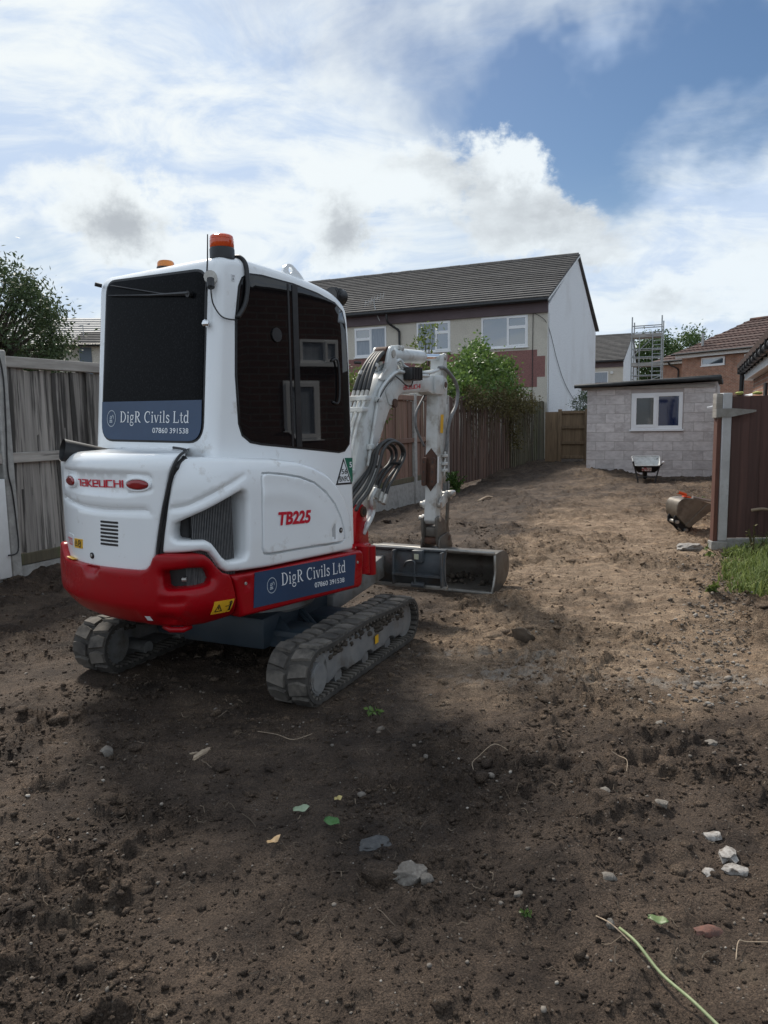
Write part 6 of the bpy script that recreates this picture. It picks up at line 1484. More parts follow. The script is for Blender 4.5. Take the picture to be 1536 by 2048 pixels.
for t, z in ((.16, 1.64), (.02, 1.30)): MB().box((t - .03, .062, z - .02), (t + .03, .10, z + .02), lambda a, o, zz: Bm(a, zz, o)).build('pipe_clamp', MAT['boomwhite'], boom, bevel=.006)
wl = MB().box((.60, .075, 1.795), (.79, .155, 1.89), lambda a, o, z: Bm(a, z, o)).build('work_lamp', MAT['black'], boom, bevel=.014)
for i in range(6): MB().box((.615 + i * .03, .07, 1.80), (.625 + i * .03, .162, 1.895), lambda a, o, z: Bm(a, z, o)).build('cooling_rib', MAT['black'], wl)
MB().box((.84, .05, 1.86), (.92, .10, 1.895), lambda a, o, z: Bm(a, z, o)).build('junction_plug', MAT['black'], boom, bevel=.006)
MB().tube(spline([Bm(.42, 1.82, .092), Bm(.50, 1.79, .10), Bm(.57, 1.755, .11), Bm(.64, 1.75, .12), Bm(.68, 1.79, .12)], 5), .005, 5).build('lamp_cable', MAT['black'], boom)
MB().tube(spline([Bm(.11, 1.62, .096), Bm(.26, 1.74, .097), Bm(.42, 1.82, .097)], 5), .005, 5).build('lamp_cable', MAT['black'], boom)
# loop of auxiliary hoses
lp = [(-.40, .93), (-.333, .978), (-.196, 1.052), (-.051, 1.157), (.013, 1.265), (.114, 1.317), (.229, 1.319), (.334, 1.279), (.359, 1.219), (.289, 1.152), (.169, 1.096), (.091, 1.045), (.05, .99)]
for k, (d0, d1, oo) in enumerate(((0, 0, .12), (.045, -.03, .155), (-.045, .03, .10), (.015, -.06, .185))):
    c0 = np.array((.13, 1.18)); pp = []
    for t, z in lp:
        v2 = np.array((t, z)) - c0; sc_ = 1 + d0 * 3.2 * (1 if z > 1.1 else .2); pp.append(Bm(c0[0] + v2[0] * sc_, c0[1] + v2[1] * sc_ + d1 * (.6 if z < 1.1 else 0), oo))
    MB().tube(spline(pp, 5), .0125, 8).build('auxiliary_hose', MAT['rubberhose'], boom, smooth=True)
    MB().tube([pp[-1], pp[-1] + (pp[-1] - pp[-2]) * 1.1], .019, 8).build('hose_coupling', MAT['fitting'], boom)
for t, z in ((-.02, 1.16), (.29, 1.165)): MB().tube([Bm(t, z, .09), Bm(t, z, .19)], .012, 6).build('hose_guide', MAT['black'], boom)
for k, oo in enumerate((.095, .12)):
    MB().tube(spline([Bm(.06 - .05 * k, 1.0, oo), Bm(-.02 - .04 * k, .93, oo), Bm(-.03, .85, oo), Bm(-.06, .80, oo), Bm(-.13, .745, oo), Bm(-.15, .69, oo - .02)], 5), .017, 8).build('pipe_stub', MAT['boomwhite'], boom, smooth=True)
    MB().tube([Bm(-.02 - .03 * k, .93, oo), Bm(-.03, .86, oo)], .024, 8).build('hose_coupling', MAT['fitting'], boom)
# arm
arm_poly = [(1.25, .60), (1.28, .565), (1.33, .56), (1.375, .60), (1.39, .75), (1.44, 1.0), (1.50, 1.25), (1.545, 1.62), (1.565, 1.74), (1.55, 1.86), (1.535, 1.98), (1.53, 2.03), (1.505, 2.06), (1.47, 2.05), (1.455, 1.98), (1.42, 1.88), (1.37, 1.82), (1.345, 1.72), (1.335, 1.6), (1.285, .80)]
arm = plate('arm', arm_poly, -.055, .055, MAT['armwhite'], None, .008)
pin('arm_pivot', 1.435, 1.785, -.088, .088, .045, MAT['boomwhite'], arm); pin('pivot_cap', 1.435, 1.785, .086, .094, .026, MAT['rust'], arm)
for o0, o1 in ((.058, .082), (-.082, -.058)): plate('boom_fork', round_poly([(1.22, 1.70), (1.40, 1.70), (1.50, 1.75), (1.50, 1.83), (1.40, 1.865), (1.22, 1.86)], .03), o0, o1, MAT['boomwhite'], boom, .004)
pin('rod_pin', 1.495, 2.03, -.075, .075, .026, MAT['fitting'], arm)
for o0, o1 in ((.045, .062), (-.062, -.045)): plate('rod_cheek', round_poly([(1.44, 1.85), (1.54, 1.85), (1.535, 2.0), (1.52, 2.065), (1.47, 2.065), (1.455, 2.0)], .025), o0, o1, MAT['armwhite'], arm, .003)
panel('warning_sticker', [(1.40, 1.527), (1.465, 1.526), (1.445, 1.361), (1.385, 1.367)], lambda a, b, off: tuple(Bm(a, b, .0565 + off)), MAT['yellow'], arm, depth=.002, res=.1)
panel('serial_sticker', [(1.325, 1.16), (1.352, 1.16), (1.335, .93), (1.31, .93)], lambda a, b, off: tuple(Bm(a, b, .0565 + off)), MAT['print'], arm, depth=.002, res=.1)
# rusty thumb bracket welded on the inner face
ip = lambda z: np.interp(z, [.60, .80, 1.6], [1.25, 1.285, 1.335])
rp = [(-.055, .93), (.0, .855), (.055, .93), (.055, 1.17), (.0, 1.235), (-.055, 1.17)]
panel('rust_plate', rp, lambda a, b, off: tuple(Bm(ip(b) - .004 - off, b, a)), MAT['rust'], arm, depth=.012, res=.05)
for o in (-.052, .032):
    bar = round_poly([(o - .021, .905), (o + .021, .905), (o + .021, 1.155), (o - .021, 1.155)], .021, 5)
    fl = panel('bracket_bar', bar, lambda a, b, off: tuple(Bm(ip(b) - .045 - off, b, a)), MAT['rust'], arm, depth=.03, r=.004, res=.05)
    for z in (.945, 1.03, 1.115): panel('bolt_hole', [(o + .008 * math.cos(q), z + .008 * math.sin(q)) for q in np.linspace(0, 2 * PI, 10, endpoint=False)], lambda a, b, off: tuple(Bm(ip(b) - .0465 - off, b, a)), MAT['black'], fl, depth=.002, res=.05)
MB().tube(spline([Bm(1.33, 1.925, .07), Bm(1.42, 1.925, .085), Bm(1.53, 1.885, .09), Bm(1.66, 1.82, .09), Bm(1.725, 1.731, .09), Bm(1.68, 1.603, .09), Bm(1.56, 1.498, .085), Bm(1.50, 1.382, .08), Bm(1.48, 1.27, .08), Bm(1.47, 1.20, .075)], 5), .017, 8).build('arm_hose', MAT['greyhose'], arm, smooth=True)
MB().tube(spline([Bm(1.373, 1.72, -.07), Bm(1.27, 1.637, -.075), Bm(1.175, 1.543, -.08), Bm(1.16, 1.443, -.08), Bm(1.215, 1.354, -.075), Bm(1.30, 1.254, -.065)], 5), .011, 8).build('arm_hose', MAT['greyhose'], arm, smooth=True)
kcy = MB().tube([Bm(1.60, 1.62), Bm(1.585, 1.50), Bm(1.52, 1.05), Bm(1.515, 1.02)], [.036, .042, .042, .036], 14).build('bucket_cylinder', MAT['armwhite'], EX, smooth=True, sharp=40)
MB().tube([Bm(1.515, 1.03), Bm(1.49, .80)], .022, 12).build('piston_rod', MAT['chrome'], kcy, smooth=True, sharp=40)
MB().tube([Bm(1.45, 1.20, .07), Bm(1.42, 1.0, .075), Bm(1.41, .92, .075)], .013, 8).build('steel_pipe', MAT['fitting'], arm, smooth=True)
for z in (1.02, 1.08, 1.15): MB().box((1.40, .055, z), (1.47, .095, z + .025), lambda a, o, zz: Bm(a, zz, o)).build('pipe_clamp', MAT['armwhite'], arm, bevel=.005)
for o0, o1 in ((.060, .078), (-.078, -.060)):
    plate('link_plate', round_poly([(1.30, .73), (1.36, .70), (1.55, .76), (1.56, .83), (1.50, .85), (1.34, .79)], .025), o0, o1, MAT['armwhite'], arm, .004)
    plate('link_rod', round_poly([(1.50, .78), (1.55, .78), (1.50, .48), (1.45, .48)], .02), o0 * 1.02, o1 * 1.02, MAT['bucket'], arm, .004)
pin('link_pin', 1.525, .80, -.085, .10, .034, MAT['fitting'], arm); MB().box((1.49, .06, .79), (1.58, .13, .845), lambda a, o, z: Bm(a, z, o)).build('link_cap', MAT['fitting'], arm, bevel=.02, seg=3)
for z, t in ((.612, 1.30), (.735, 1.325)): pin('pin_head', t, z, -.115, .085, .024, MAT['fitting'], arm); pin('pin_boss', t, z, -.085, -.055, .036, MAT['armwhite'], arm)
# coupler and grading bucket
cp = plate('coupler', round_poly([(1.24, .63), (1.24, .50), (1.27, .36), (1.50, .36), (1.54, .46), (1.50, .56), (1.40, .60), (1.34, .64)], .03), .055, .078, MAT['bucket'])
plate('coupler_cheek', round_poly([(1.24, .63), (1.24, .50), (1.27, .36), (1.50, .36), (1.54, .46), (1.50, .56), (1.40, .60), (1.34, .64)], .03), -.078, -.055, MAT['bucket'], cp)
MB().box((1.27, -.055, .45), (1.48, .055, .54), lambda a, o, z: Bm(a, z, o)).build('coupler_block', MAT['bucket'], cp, bevel=.015)
pin('coupler_pin', 1.30, .415, -.06, .06, .036, MAT['rust'], cp); pin('coupler_pin', 1.47, .42, -.10, .10, .025, MAT['rust'], cp)
BW0, BW1 = -.565, .585
bprof = [(1.20, .012), (1.30, .002), (1.42, .006), (1.54, .035), (1.63, .095), (1.665, .175), (1.645, .25), (1.585, .305), (1.50, .33), (1.40, .338), (1.27, .333)]
v = []; f = []; n_ = len(bprof)
def inner(i): a = np.array(bprof[max(i - 1, 0)]); b = np.array(bprof[min(i + 1, n_ - 1)]); d = (b - a) / np.hypot(*(b - a)); return np.array(bprof[i]) + np.array([-d[1], d[0]]) * .014
for o in (BW0, BW1):
    for i in range(n_): v.append(Bm(*bprof[i], o))
    for i in range(n_): q = inner(i); v.append(Bm(q[0], q[1], o))
m2 = 2 * n_
for i in range(n_ - 1): f += [(i, i + 1, m2 + i + 1, m2 + i), (n_ + i + 1, n_ + i, m2 + n_ + i, m2 + n_ + i + 1)]
f += [(0, m2, m2 + n_, n_), (n_ - 1, 2 * n_ - 1, m2 + 2 * n_ - 1, m2 + n_ - 1)]
bk_ = mk('grading_bucket', v, f, MAT['bucket'], EX, sharp=45)
side_p = bprof + [(1.285, .26), (1.29, .17), (1.255, .08)]
plate('side_plate', side_p, BW1, BW1 + .018, MAT['bucket'], bk_, .003); plate('side_plate', side_p, BW0 - .018, BW0, MAT['bucket'], bk_, .003)
MB().box((1.17, BW0 - .018, .0), (1.24, BW1 + .018, .020), lambda a, o, z: Bm(a, z, o)).build('cutting_lip', MAT['lip'], bk_, bevel=.005)
MB().tube([Bm(1.27, .342, BW0 - .01), Bm(1.27, .342, BW1 + .012)], .014, 8).build('top_bar', MAT['lip'], bk_, smooth=True)
MB().tube([Bm(1.278, .325, BW1 + .009), Bm(1.283, .25, BW1 + .009), Bm(1.288, .17, BW1 + .009), Bm(1.25, .08, BW1 + .009), Bm(1.20, .015, BW1 + .009)], .012, 6).build('side_edge', MAT['lip'], bk_, smooth=True)
for o in (-.088, .080): plate('bucket_ear', round_poly([(1.24, .34), (1.56, .32), (1.52, .44), (1.47, .47), (1.31, .46), (1.26, .44)], .03), o, o + .018, MAT['bucket'], bk_, .003)
r_ = np.random.default_rng(3); bv, bf = ico(2); vv = []; ff = []
for i in range(150):
    o = r_.uniform(BW0 + .04, BW1 - .03); hh = .07 * math.exp(-((o - .25) / .22) ** 2) + .008; ctr = Bm(1.52 + r_.uniform(-.12, .09), .012 + r_.uniform(.0, hh), o); s = r_.uniform(.010, .026); k = len(vv)
    for p in bv: vv.append(ctr + Vector(p * s * (1 + .25 * r_.uniform(-1, 1))))
    ff += [tuple(int(q) + k for q in t_) for t_ in bf]
md = mk('soil_load', vv, ff, MAT['mud'], bk_, smooth=True); md['kind'] = 'stuff'
# ------------------------------------------------------------------ plants
MAT['leaf_ash'] = leafmat('ash leaf', (.035, .06, .026), (.11, .15, .065))
MAT['leaf_bush'] = leafmat('glossy bush leaf', (.05, .10, .025), (.19, .29, .075), .4, .35)
MAT['leaf_dry'] = leafmat('dry vine leaf', (.085, .075, .03), (.16, .14, .06), .7)
MAT['leaf_sap'] = leafmat('young leaf', (.085, .12, .03), (.19, .24, .07), .45, .35)
MAT['leaf_far'] = leafmat('far leaf', (.045, .085, .028), (.11, .17, .055))
MAT['grass'] = leafmat('fresh grass', (.08, .12, .03), (.27, .33, .10), .7, .3)

def leaf_cloud(name, pts, size, mat, parent, r, aspect=.45, droop=.2, flat=None):
    """many small folded leaves, one mesh"""
    n = len(pts); d = r.normal(0, 1, (n, 3)); d[:, 2] -= droop * 2
    d /= np.linalg.norm(d, axis=1)[:, None]; u = r.normal(0, 1, (n, 3)); u[:, 2] += .9; s = np.cross(d, u); s /= np.linalg.norm(s, axis=1)[:, None]; up = np.cross(s, d)
    L_ = size * r.uniform(.6, 1.3, n)[:, None]; w = L_ * aspect
    V = np.stack([pts, pts + d * L_ * .5 + s * w * .5 + up * w * .12, pts + d * L_, pts + d * L_ * .5 - s * w * .5 + up * w * .12], 1).reshape(-1, 3)
    b = np.arange(n)[:, None] * 4; F = np.concatenate([b + np.array([[0, 1, 2]]), b + np.array([[0, 2, 3]])], 0)
    me = bpy.data.meshes.new(name); me.vertices.add(len(V)); me.vertices.foreach_set('co', V.ravel()); me.loops.add(F.size); me.loops.foreach_set('vertex_index', F.ravel().astype(np.int32)); me.polygons.add(len(F)); me.polygons.foreach_set('loop_start', np.arange(0, F.size, 3, dtype=np.int32)); me.update(calc_edges=True)
    a = me.attributes.new('tone', 'FLOAT', 'POINT'); a.data.foreach_set('value', np.repeat(np.clip(r.normal(.45, .25, n), 0, 1), 4).astype(np.float32))
    o = link(name, me, mat, parent); return o

def clumps(r, n_cl, per, ctr, rad3, spread, shell=.55):
    d = r.normal(0, 1, (n_cl, 3)); d /= np.linalg.norm(d, axis=1)[:, None]; q = r.uniform(shell, 1.0, n_cl) ** .6
    c_ = np.array(ctr) + d * q[:, None] * np.array(rad3)
    p = np.repeat(c_, per, 0) + r.normal(0, 1, (n_cl * per, 3)) * spread * r.uniform(.4, 1.3, (n_cl * per, 1)); return c_, p

def tree(name, label, base, h, rad3, zc, n_cl, per, size, spread, mat, seed, limbs=9, cat='tree', group=None, aspect=.42, trunk_r=.12, twigs=True):
    r = np.random.default_rng(seed); t = empty(name, (base[0], base[1], 0)); tag(t, label, cat, group)
    c_, p = clumps(r, n_cl, per, (0, 0, zc), rad3, spread)
    p = p[p[:, 2] > .1]
    leaf_cloud('crown', p, size, mat, t, r, aspect)
    mb = MB(); mb.tube([(0, 0, -.2), (.03 * h / 4, .02, zc * .4), (-.02, .03, zc * .8), (.02, 0, zc + rad3[2] * .5)], [trunk_r, trunk_r * .8, trunk_r * .5, trunk_r * .15], 8)
    for i in range(min(limbs, n_cl)):
        e = c_[i]; z0 = zc * r.uniform(.45, .9); m_ = np.array([e[0] * .5, e[1] * .5, (z0 + e[2]) * .5 + .1]); mb.tube([(0, 0, z0), tuple(m_), tuple(e)], [trunk_r * .4, trunk_r * .25, trunk_r * .06], 5)
    mb.build('trunk', MAT['bark'], t, smooth=True); return t

tree('ash_tree', 'dark green fine leaved tree rising behind the grey fence at left', (-6.9, 13.0), 4.8, (1.55, 1.5, 1.45), 3.0, 230, 160, .085, .15, MAT['leaf_ash'], 2, 170, aspect=.34)
tree('young_tree', 'slender sapling with pale yellow green leaves in front of the house windows', (1.05, 17.1), 3.7, (.42, .4, .75), 2.75, 26, 22, .10, .10, MAT['leaf_sap'], 5, 26, aspect=.5, trunk_r=.035)
tree('garden_shrub', 'low green shrub behind the brown fence left of the boom', (-.70, 14.4), 2.4, (.75, .7, .85), 1.55, 60, 60, .085, .13, MAT['leaf_sap'], 6, 10, 'shrub', trunk_r=.05)
tree('conifer', 'small dark evergreen shrub peeping between the grey gable and the shed', (6.95, 26.2), 2.3, (.42, .4, .75), 1.6, 50, 60, .07, .10, MAT['leaf_ash'], 8, 8, 'shrub', trunk_r=.05)
tree('broadleaf_tree', 'green tree far behind the scaffold tower', (22.4, 62), 8, (2.0, 2.0, 2.2), 5.6, 90, 70, .30, .45, MAT['leaf_far'], 9, 20, trunk_r=.25)
tree('broadleaf_tree', 'green tree far behind the red brown roof, right of the scaffold', (25.4, 63), 8, (1.9, 2.0, 2.2), 5.8, 90, 70, .30, .45, MAT['leaf_far'], 10, 20, trunk_r=.25)

# overgrown bush hanging over the slat fence
bu = empty('climbing_bush', (FA[0], FA[1], 0), -HD); tag(bu, 'overgrown leafy bush spilling over the dark slat fence', 'bush')
r = np.random.default_rng(21); P = []
for (x, t, z, rx, ry, rz_, n) in ((-.40, 13.2, 2.30, .5, .8, .35, 26), (-.5, 14.4, 2.65, .55, .9, .55, 40), (-.55, 15.9, 2.95, .55, .9, .62, 46), (-.5, 17.3, 2.75, .55, .8, .52, 34), (-.5, 18.6, 2.40, .5, .8, .40, 22), (-.1, 14.4, 2.2, .25, 1.2, .2, 16), (-.05, 16.8, 2.15, .28, 1.4, .22, 18)):
    c_, p = clumps(r, n, 46, (x, t, z), (rx, ry, rz_), .13, .45); P.append(p)
leaf_cloud('foliage', np.concatenate(P), .11, MAT['leaf_bush'], bu, r, .6)
P = []
for (x, t, z, rx, ry, rz_, n) in ((.18, 13.2, 1.95, .16, 1.0, .28, 26), (.20, 15.2, 1.95, .2, 1.1, .38, 44), (.20, 16.8, 1.85, .2, .9, .5, 44), (.18, 18.4, 1.9, .18, 1.0, .3, 24), (.12, 17.0, 1.1, .10, .5, .7, 22)):
    c_, p = clumps(r, n, 34, (x, t, z), (rx, ry, rz_), .12, .3); P.append(p)
leaf_cloud('withered_leaves', np.concatenate(P), .075, MAT['leaf_dry'], bu, r, .5)
mb = MB()
for i in range(130):
    t = r.uniform(12.6, 19.2); x = r.uniform(.06, .34); z = r.uniform(1.5, 2.4); ln = r.uniform(.3, 1.2); mb.tube(spline([(x - .1, t, z), (x, t + r.normal(0, .15), z - ln * .4), (x + r.normal(0, .06), t + r.normal(0, .3), z - ln)], 3), .006, 3, False)
for i in range(10): mb.tube([(-.4, 13 + i * .6, 0), (-.45, 13.1 + i * .6, 1.4), (-.4 + r.normal(0, .2), 13 + i * .6 + r.normal(0, .3), 2.7)], [.03, .025, .008], 5)
mb.build('stems', PM('vine stem', (.13, .10, .06), (.08, .065, .045), rough=.9), bu)

def weed(name, label, x, y, n, h, spread, mat, seed, size=.07, cat='weed', group=None, aspect=.5):
    r = np.random.default_rng(seed); z0 = float(ground_h(np.array([x]), np.array([y]))[0]); w = empty(name, (x, y, z0)); tag(w, label, cat, group)
    P = []; mb = MB()
    for i in range(max(3, n // 9)):
        a = r.uniform(0, 2 * PI); l = h * r.uniform(.5, 1.0); e = (math.cos(a) * spread * r.uniform(.2, 1), math.sin(a) * spread * r.uniform(.2, 1), l); mb.tube([(0, 0, -.02), (e[0] * .35, e[1] * .35, l * .6), e], .004 * h / .25 + .001, 4, False)
        for k in range(9): q = r.uniform(.3, 1); P.append((e[0] * q * (1 - .3 * (1 - q)), e[1] * q, e[2] * q))
    leaf_cloud('leaves', np.array(P), size, mat, w, r, aspect, .1); mb.build('stems', mat, w); return w
weed('leafy_weed', 'bushy green weed growing at the foot of the slat fence', 1.62, 16.9, 160, .55, .30, MAT['leaf_bush'], 3, .11)
weed('leafy_weed', 'tiny green weed beside the right track', -.08, 3.69, 9, .028, .035, MAT['leaf_bush'], 4, .032)
weed('leafy_weed', 'small green weed lying in the soil below the grass edge', 2.62, 5.95, 14, .05, .10, MAT['leaf_sap'], 5, .08)
weed('leafy_weed', 'pale green seedling in the dark soil near the bottom edge', .40, 2.06, 9, .02, .02, MAT['leaf_bush'], 6, .014)
weed('leafy_weed', 'green weeds behind the spare bucket', 4.62, 10.9, 60, .25, .30, MAT['leaf_bush'], 12, .10)
weed('leafy_weed', 'yellowing weed at the foot of the white gate post', 3.50, 7.72, 70, .14, .26, MAT['leaf_sap'], 13, .06)

def grass_patch():
    r = np.random.default_rng(33); n = 3600; V = []; 
    y = r.uniform(5.9, 8.05, n); edge = .455 * y + .22 * fbm(y * 2, y * 0, 1.5, 3, 5) + np.where(y < 6.6, .06, 0) + .03; x = edge + np.abs(r.normal(0, .55, n))
    gap = fbm(x, y, 2.2, 2, 44); k = gap > -.20 - .3 * np.clip((x - edge) / .6, 0, 1); x, y = x[k], y[k]; n = len(x)
    h = r.uniform(.05, .20, n) * (.6 + .8 * np.clip((x - .47 * y) / .5, 0, 1)); a = r.uniform(0, 2 * PI, n); b = r.uniform(.4, 1.2, n) * h; w = r.uniform(.003, .006, n)
    z = ground_h(x, y); ca, sa = np.cos(a), np.sin(a)
    base = np.stack([x, y, z - .005], 1); mid = base + np.stack([ca * b * .35, sa * b * .35, h * .7], 1); tip = base + np.stack([ca * b, sa * b, h * .92], 1); s = np.stack([-sa * w, ca * w, 0 * w], 1)
    V = np.stack([base - s, base + s, mid + s * .8, mid - s * .8, tip], 1).reshape(-1, 3); i = np.arange(n)[:, None] * 5
    F = np.concatenate([i + np.array([[0, 1, 2]]), i + np.array([[0, 2, 3]]), i + np.array([[3, 2, 4]])], 0)
    me = bpy.data.meshes.new('grass'); me.vertices.add(len(V)); me.vertices.foreach_set('co', V.ravel()); me.loops.add(F.size); me.loops.foreach_set('vertex_index', F.ravel().astype(np.int32)); me.polygons.add(len(F)); me.polygons.foreach_set('loop_start', np.arange(0, F.size, 3, dtype=np.int32)); me.update(calc_edges=True)
    at = me.attributes.new('tone', 'FLOAT', 'POINT'); at.data.foreach_set('value', np.repeat(np.clip(r.normal(.5, .3, n), 0, 1), 5).astype(np.float32))
    o = link('grass', me, MAT['grass']); tag(o, 'tuft of fresh green grass along the right edge of the soil', 'grass', kind='stuff')
grass_patch()
ds = weed('dried_flower_stem', 'dried seed head leaning in the grass before the brown gate', 3.72, 7.45, 40, .42, .10, MAT['leaf_dry'], 15, .035)

# ------------------------------------------------------------------ wheelbarrow
wb_ = empty('wheelbarrow', (5.72, 16.25, 0), -rad(17)); tag(wb_, 'muddy grey wheelbarrow on black legs in front of the shed', 'wheelbarrow')
MAT['tray'] = PM('cement splashed tray', (.58, .59, .58), (.42, .43, .42), rough=.8, scale=14, c3=(.16, .14, .12), c3scale=9, c3lo=.58, c3hi=.68)
top = round_poly([(-.26, .0), (.26, .0), (.30, .86), (-.30, .86)], .08, 4); bot = round_poly([(-.17, .14), (.17, .14), (.19, .62), (-.19, .62)], .06, 4)
def rz_(y): return .385 + .19 * y
v = [(x, y, rz_(y)) for x, y in top] + [(x * .62 + bx_ * .38, y * .5 + by_ * .5, .30 + .05 * y) for (x, y), (bx_, by_) in zip(top, bot)] + [(x, y, .235) for x, y in bot]; n_ = len(top)
f = [(i, (i + 1) % n_, (i + 1) % n_ + n_, i + n_) for i in range(n_)] + [(i + n_, (i + 1) % n_ + n_, (i + 1) % n_ + 2 * n_, i + 2 * n_) for i in range(n_)] + [tuple(range(2 * n_, 3 * n_))[::-1]]
mk('tray', v, f, MAT['tray'], wb_, sharp=40)
v2 = [(x * 1.03, .43 + (y - .43) * 1.02, z - .008) for x, y, z in v]; mk('tray_underside', v2, f, MAT['black'], wb_, sharp=40)
MB().tube([(x, y, rz_(y)) for x, y in top] + [(top[0][0], top[0][1], rz_(0))], .013, 6).build('tray_rim', MAT['tray'], wb_, smooth=True)
for s in (-1, 1):
    MB().tube(spline([(s * .30, -.55, .50), (s * .28, -.3, .44), (s * .25, .05, .34), (s * .20, .5, .24), (s * .07, .95, .19)], 4), .016, 8).build('handle_tube', MAT['black'], wb_, smooth=True)
    MB().tube([(s * .30, -.56, .502), (s * .295, -.42, .47)], .021, 8).build('grip', MAT['print'] if s > 0 else MAT['black'], wb_, smooth=True)
    MB().tube(spline([(s * .255, .06, .36), (s * .215, .04, .20), (s * .185, .02, .08), (s * .18, .0, .0)], 3), .016, 8).build('leg', MAT['black'], wb_, smooth=True)
MB().tube([(-.20, .03, .14), (.20, .03, .14)], .012, 6).build('leg_brace', MAT['black'], wb_)
v = []; wf = MB(); wf.tube([(-.035, .97, .19), (.035, .97, .19)], .07, 14).build('wheel_hub', MAT['silver'], wb_)
ty = []; tf = []
for i in range(20):
    a = 2 * PI * i / 20
    for j in range(8): b = 2 * PI * j / 8; rr_2 = .145 + .045 * math.cos(b); ty.append((.045 * math.sin(b), .97 + rr_2 * math.cos(a), .19 + rr_2 * math.sin(a)))
for i in range(20):
    for j in range(8): tf.append((i * 8 + j, i * 8 + (j + 1) % 8, ((i + 1) % 20) * 8 + (j + 1) % 8, ((i + 1) % 20) * 8 + j))
mk('tyre', ty, tf, MAT['black'], wb_, smooth=True)
MB().box((-.105, -.004, .265), (.095, .002, .345), lambda x, y, z: (x, .055 + (z - .3) * -.55 + y - .028, z)).build('maker_label', PM('torn red and white label', (.60, .60, .58), (.36, .05, .06), rough=.6, scale=22, lo=.45, hi=.55), wb_)

# ------------------------------------------------------------------ spare bucket with stakes lying on it
S_ = .00088
def sb(x, y): return ((x - 400) * S_, (772 - y) * S_)
spk = empty('digging_bucket', (3.90, 9.40, 0), rad(4)); tag(spk, 'spare steel digging bucket lying on its ears beside the white gate post', 'bucket')
back = [sb(*p) for p in ((290, 658), (230, 592), (172, 520), (163, 440), (166, 380), (185, 330), (215, 300), (255, 285), (330, 278), (420, 285), (560, 325), (740, 392))]
BD = .30; v = []; f = []; n_ = len(back)
for y in (0, BD):
    for x, z in back: v.append((x, y, z))
    for i in range(n_):
        a = np.array(back[max(i - 1, 0)]); b = np.array(back[min(i + 1, n_ - 1)]); d = (b - a) / np.hypot(*(b - a)); q = np.array(back[i]) + np.array([d[1], -d[0]]) * .012; v.append((q[0], y, q[1]))
m2 = 2 * n_
for i in range(n_ - 1): f += [(i, i + 1, m2 + i + 1, m2 + i), (n_ + i + 1, n_ + i, m2 + n_ + i, m2 + n_ + i + 1)]
f += [(0, m2, m2 + n_, n_), (n_ - 1, 2 * n_ - 1, m2 + 2 * n_ - 1, m2 + n_ - 1)]
MAT['bucket2'] = PM('brown worn bucket steel', (.135, .115, .092), (.19, .165, .13), rough=.5, metal=.25, scale=6, c3=(.075, .06, .048), c3scale=5, c3lo=.5, c3hi=.66)
mk('back_plate', v, f, MAT['bucket2'], spk, sharp=45)
sidep = [sb(*p) for p in ((290, 658), (230, 592), (172, 520), (163, 440), (166, 380), (185, 330), (215, 300), (255, 285), (330, 278), (420, 285), (560, 325), (740, 392), (742, 442), (640, 482), (350, 700), (315, 690))]
def slab(name, poly, y0, y1, mat, parent, bev=.003):
    n = len(poly); o = mk(name, [(x, y0, z) for x, z in poly] + [(x, y1, z) for x, z in poly], [tuple(range(n))[::-1], tuple(range(n, 2 * n))] + [(i, (i + 1) % n, (i + 1) % n + n, i + n) for i in range(n)], mat, parent)
    if bev: bevel_mesh(o.data, bev, 1, 40)
    return o
slab('side_plate', sidep, -.014, -.001, MAT['bucket2'], spk); slab('side_plate', sidep, BD + .001, BD + .014, MAT['bucket2'], spk)
strip = [sb(*p) for p in ((600, 365), (740, 400), (740, 440), (640, 480), (352, 702), (318, 690), (290, 655))]
slab('wear_strip', strip, -.024, -.015, MAT['bucket2'], spk)
ear = [sb(*p) for p in ((176, 520), (150, 565), (152, 630), (190, 665), (250, 715), (290, 765), (330, 780), (395, 775), (430, 700), (470, 612), (350, 700), (290, 655))]
for y in (.05, .22):
    slab('ear', ear, y, y + .02, MAT['black'], spk)
for p in ((195, 620), (330, 745)): x, z = sb(*p); MB().tube([(x, .02, z), (x, .28, z)], .024, 12).build('pin', MAT['fitting'], spk, smooth=True, sharp=40)
OR = PM('orange marker paint', (.80, .10, .02), rough=.5)
s1 = empty('marker_stake', (3.90, 9.40, 0), rad(4)); tag(s1, 'wooden stake with an orange painted tip lying on the spare bucket', 'stake')
a = sb(175, 178); b = sb(345, 232); c_ = sb(760, 338)
MB().tube([(a[0], .02, a[1] - .005), (a[0] + .02, .03, a[1] - .010)], .017, 6).build('bare_tip', MAT['wood_pale'], s1)
MB().tube([(a[0] + .015, .03, a[1] - .010), (b[0], .10, b[1] - .004)], .021, 6).build('painted_end', OR, s1)
MB().tube([(b[0], .10, b[1] - .006), (c_[0], .24, c_[1])], .016, 6).build('shaft', MAT['wood_pale'], s1)
s2 = MB().tube([(3.90 + sb(420, 275)[0], 9.46, sb(420, 268)[1]), (3.90 + sb(760, 352)[0], 9.55, sb(760, 350)[1])], .020, 5).build('wooden_batten', MAT['plank_rail'], None); tag(s2, 'grey wooden batten resting on the spare bucket', 'batten')
rp = MB().box((-.055, -.02, 0), (.03, .09, .012)).build('orange_rag', OR, None, bevel=.006); rp.location = (3.90 + sb(360, 262)[0], 9.45, sb(360, 276)[1]); rp.rotation_euler = (0, rad(8), 0); tag(rp, 'orange scrap lying on the back of the spare bucket', 'scrap')

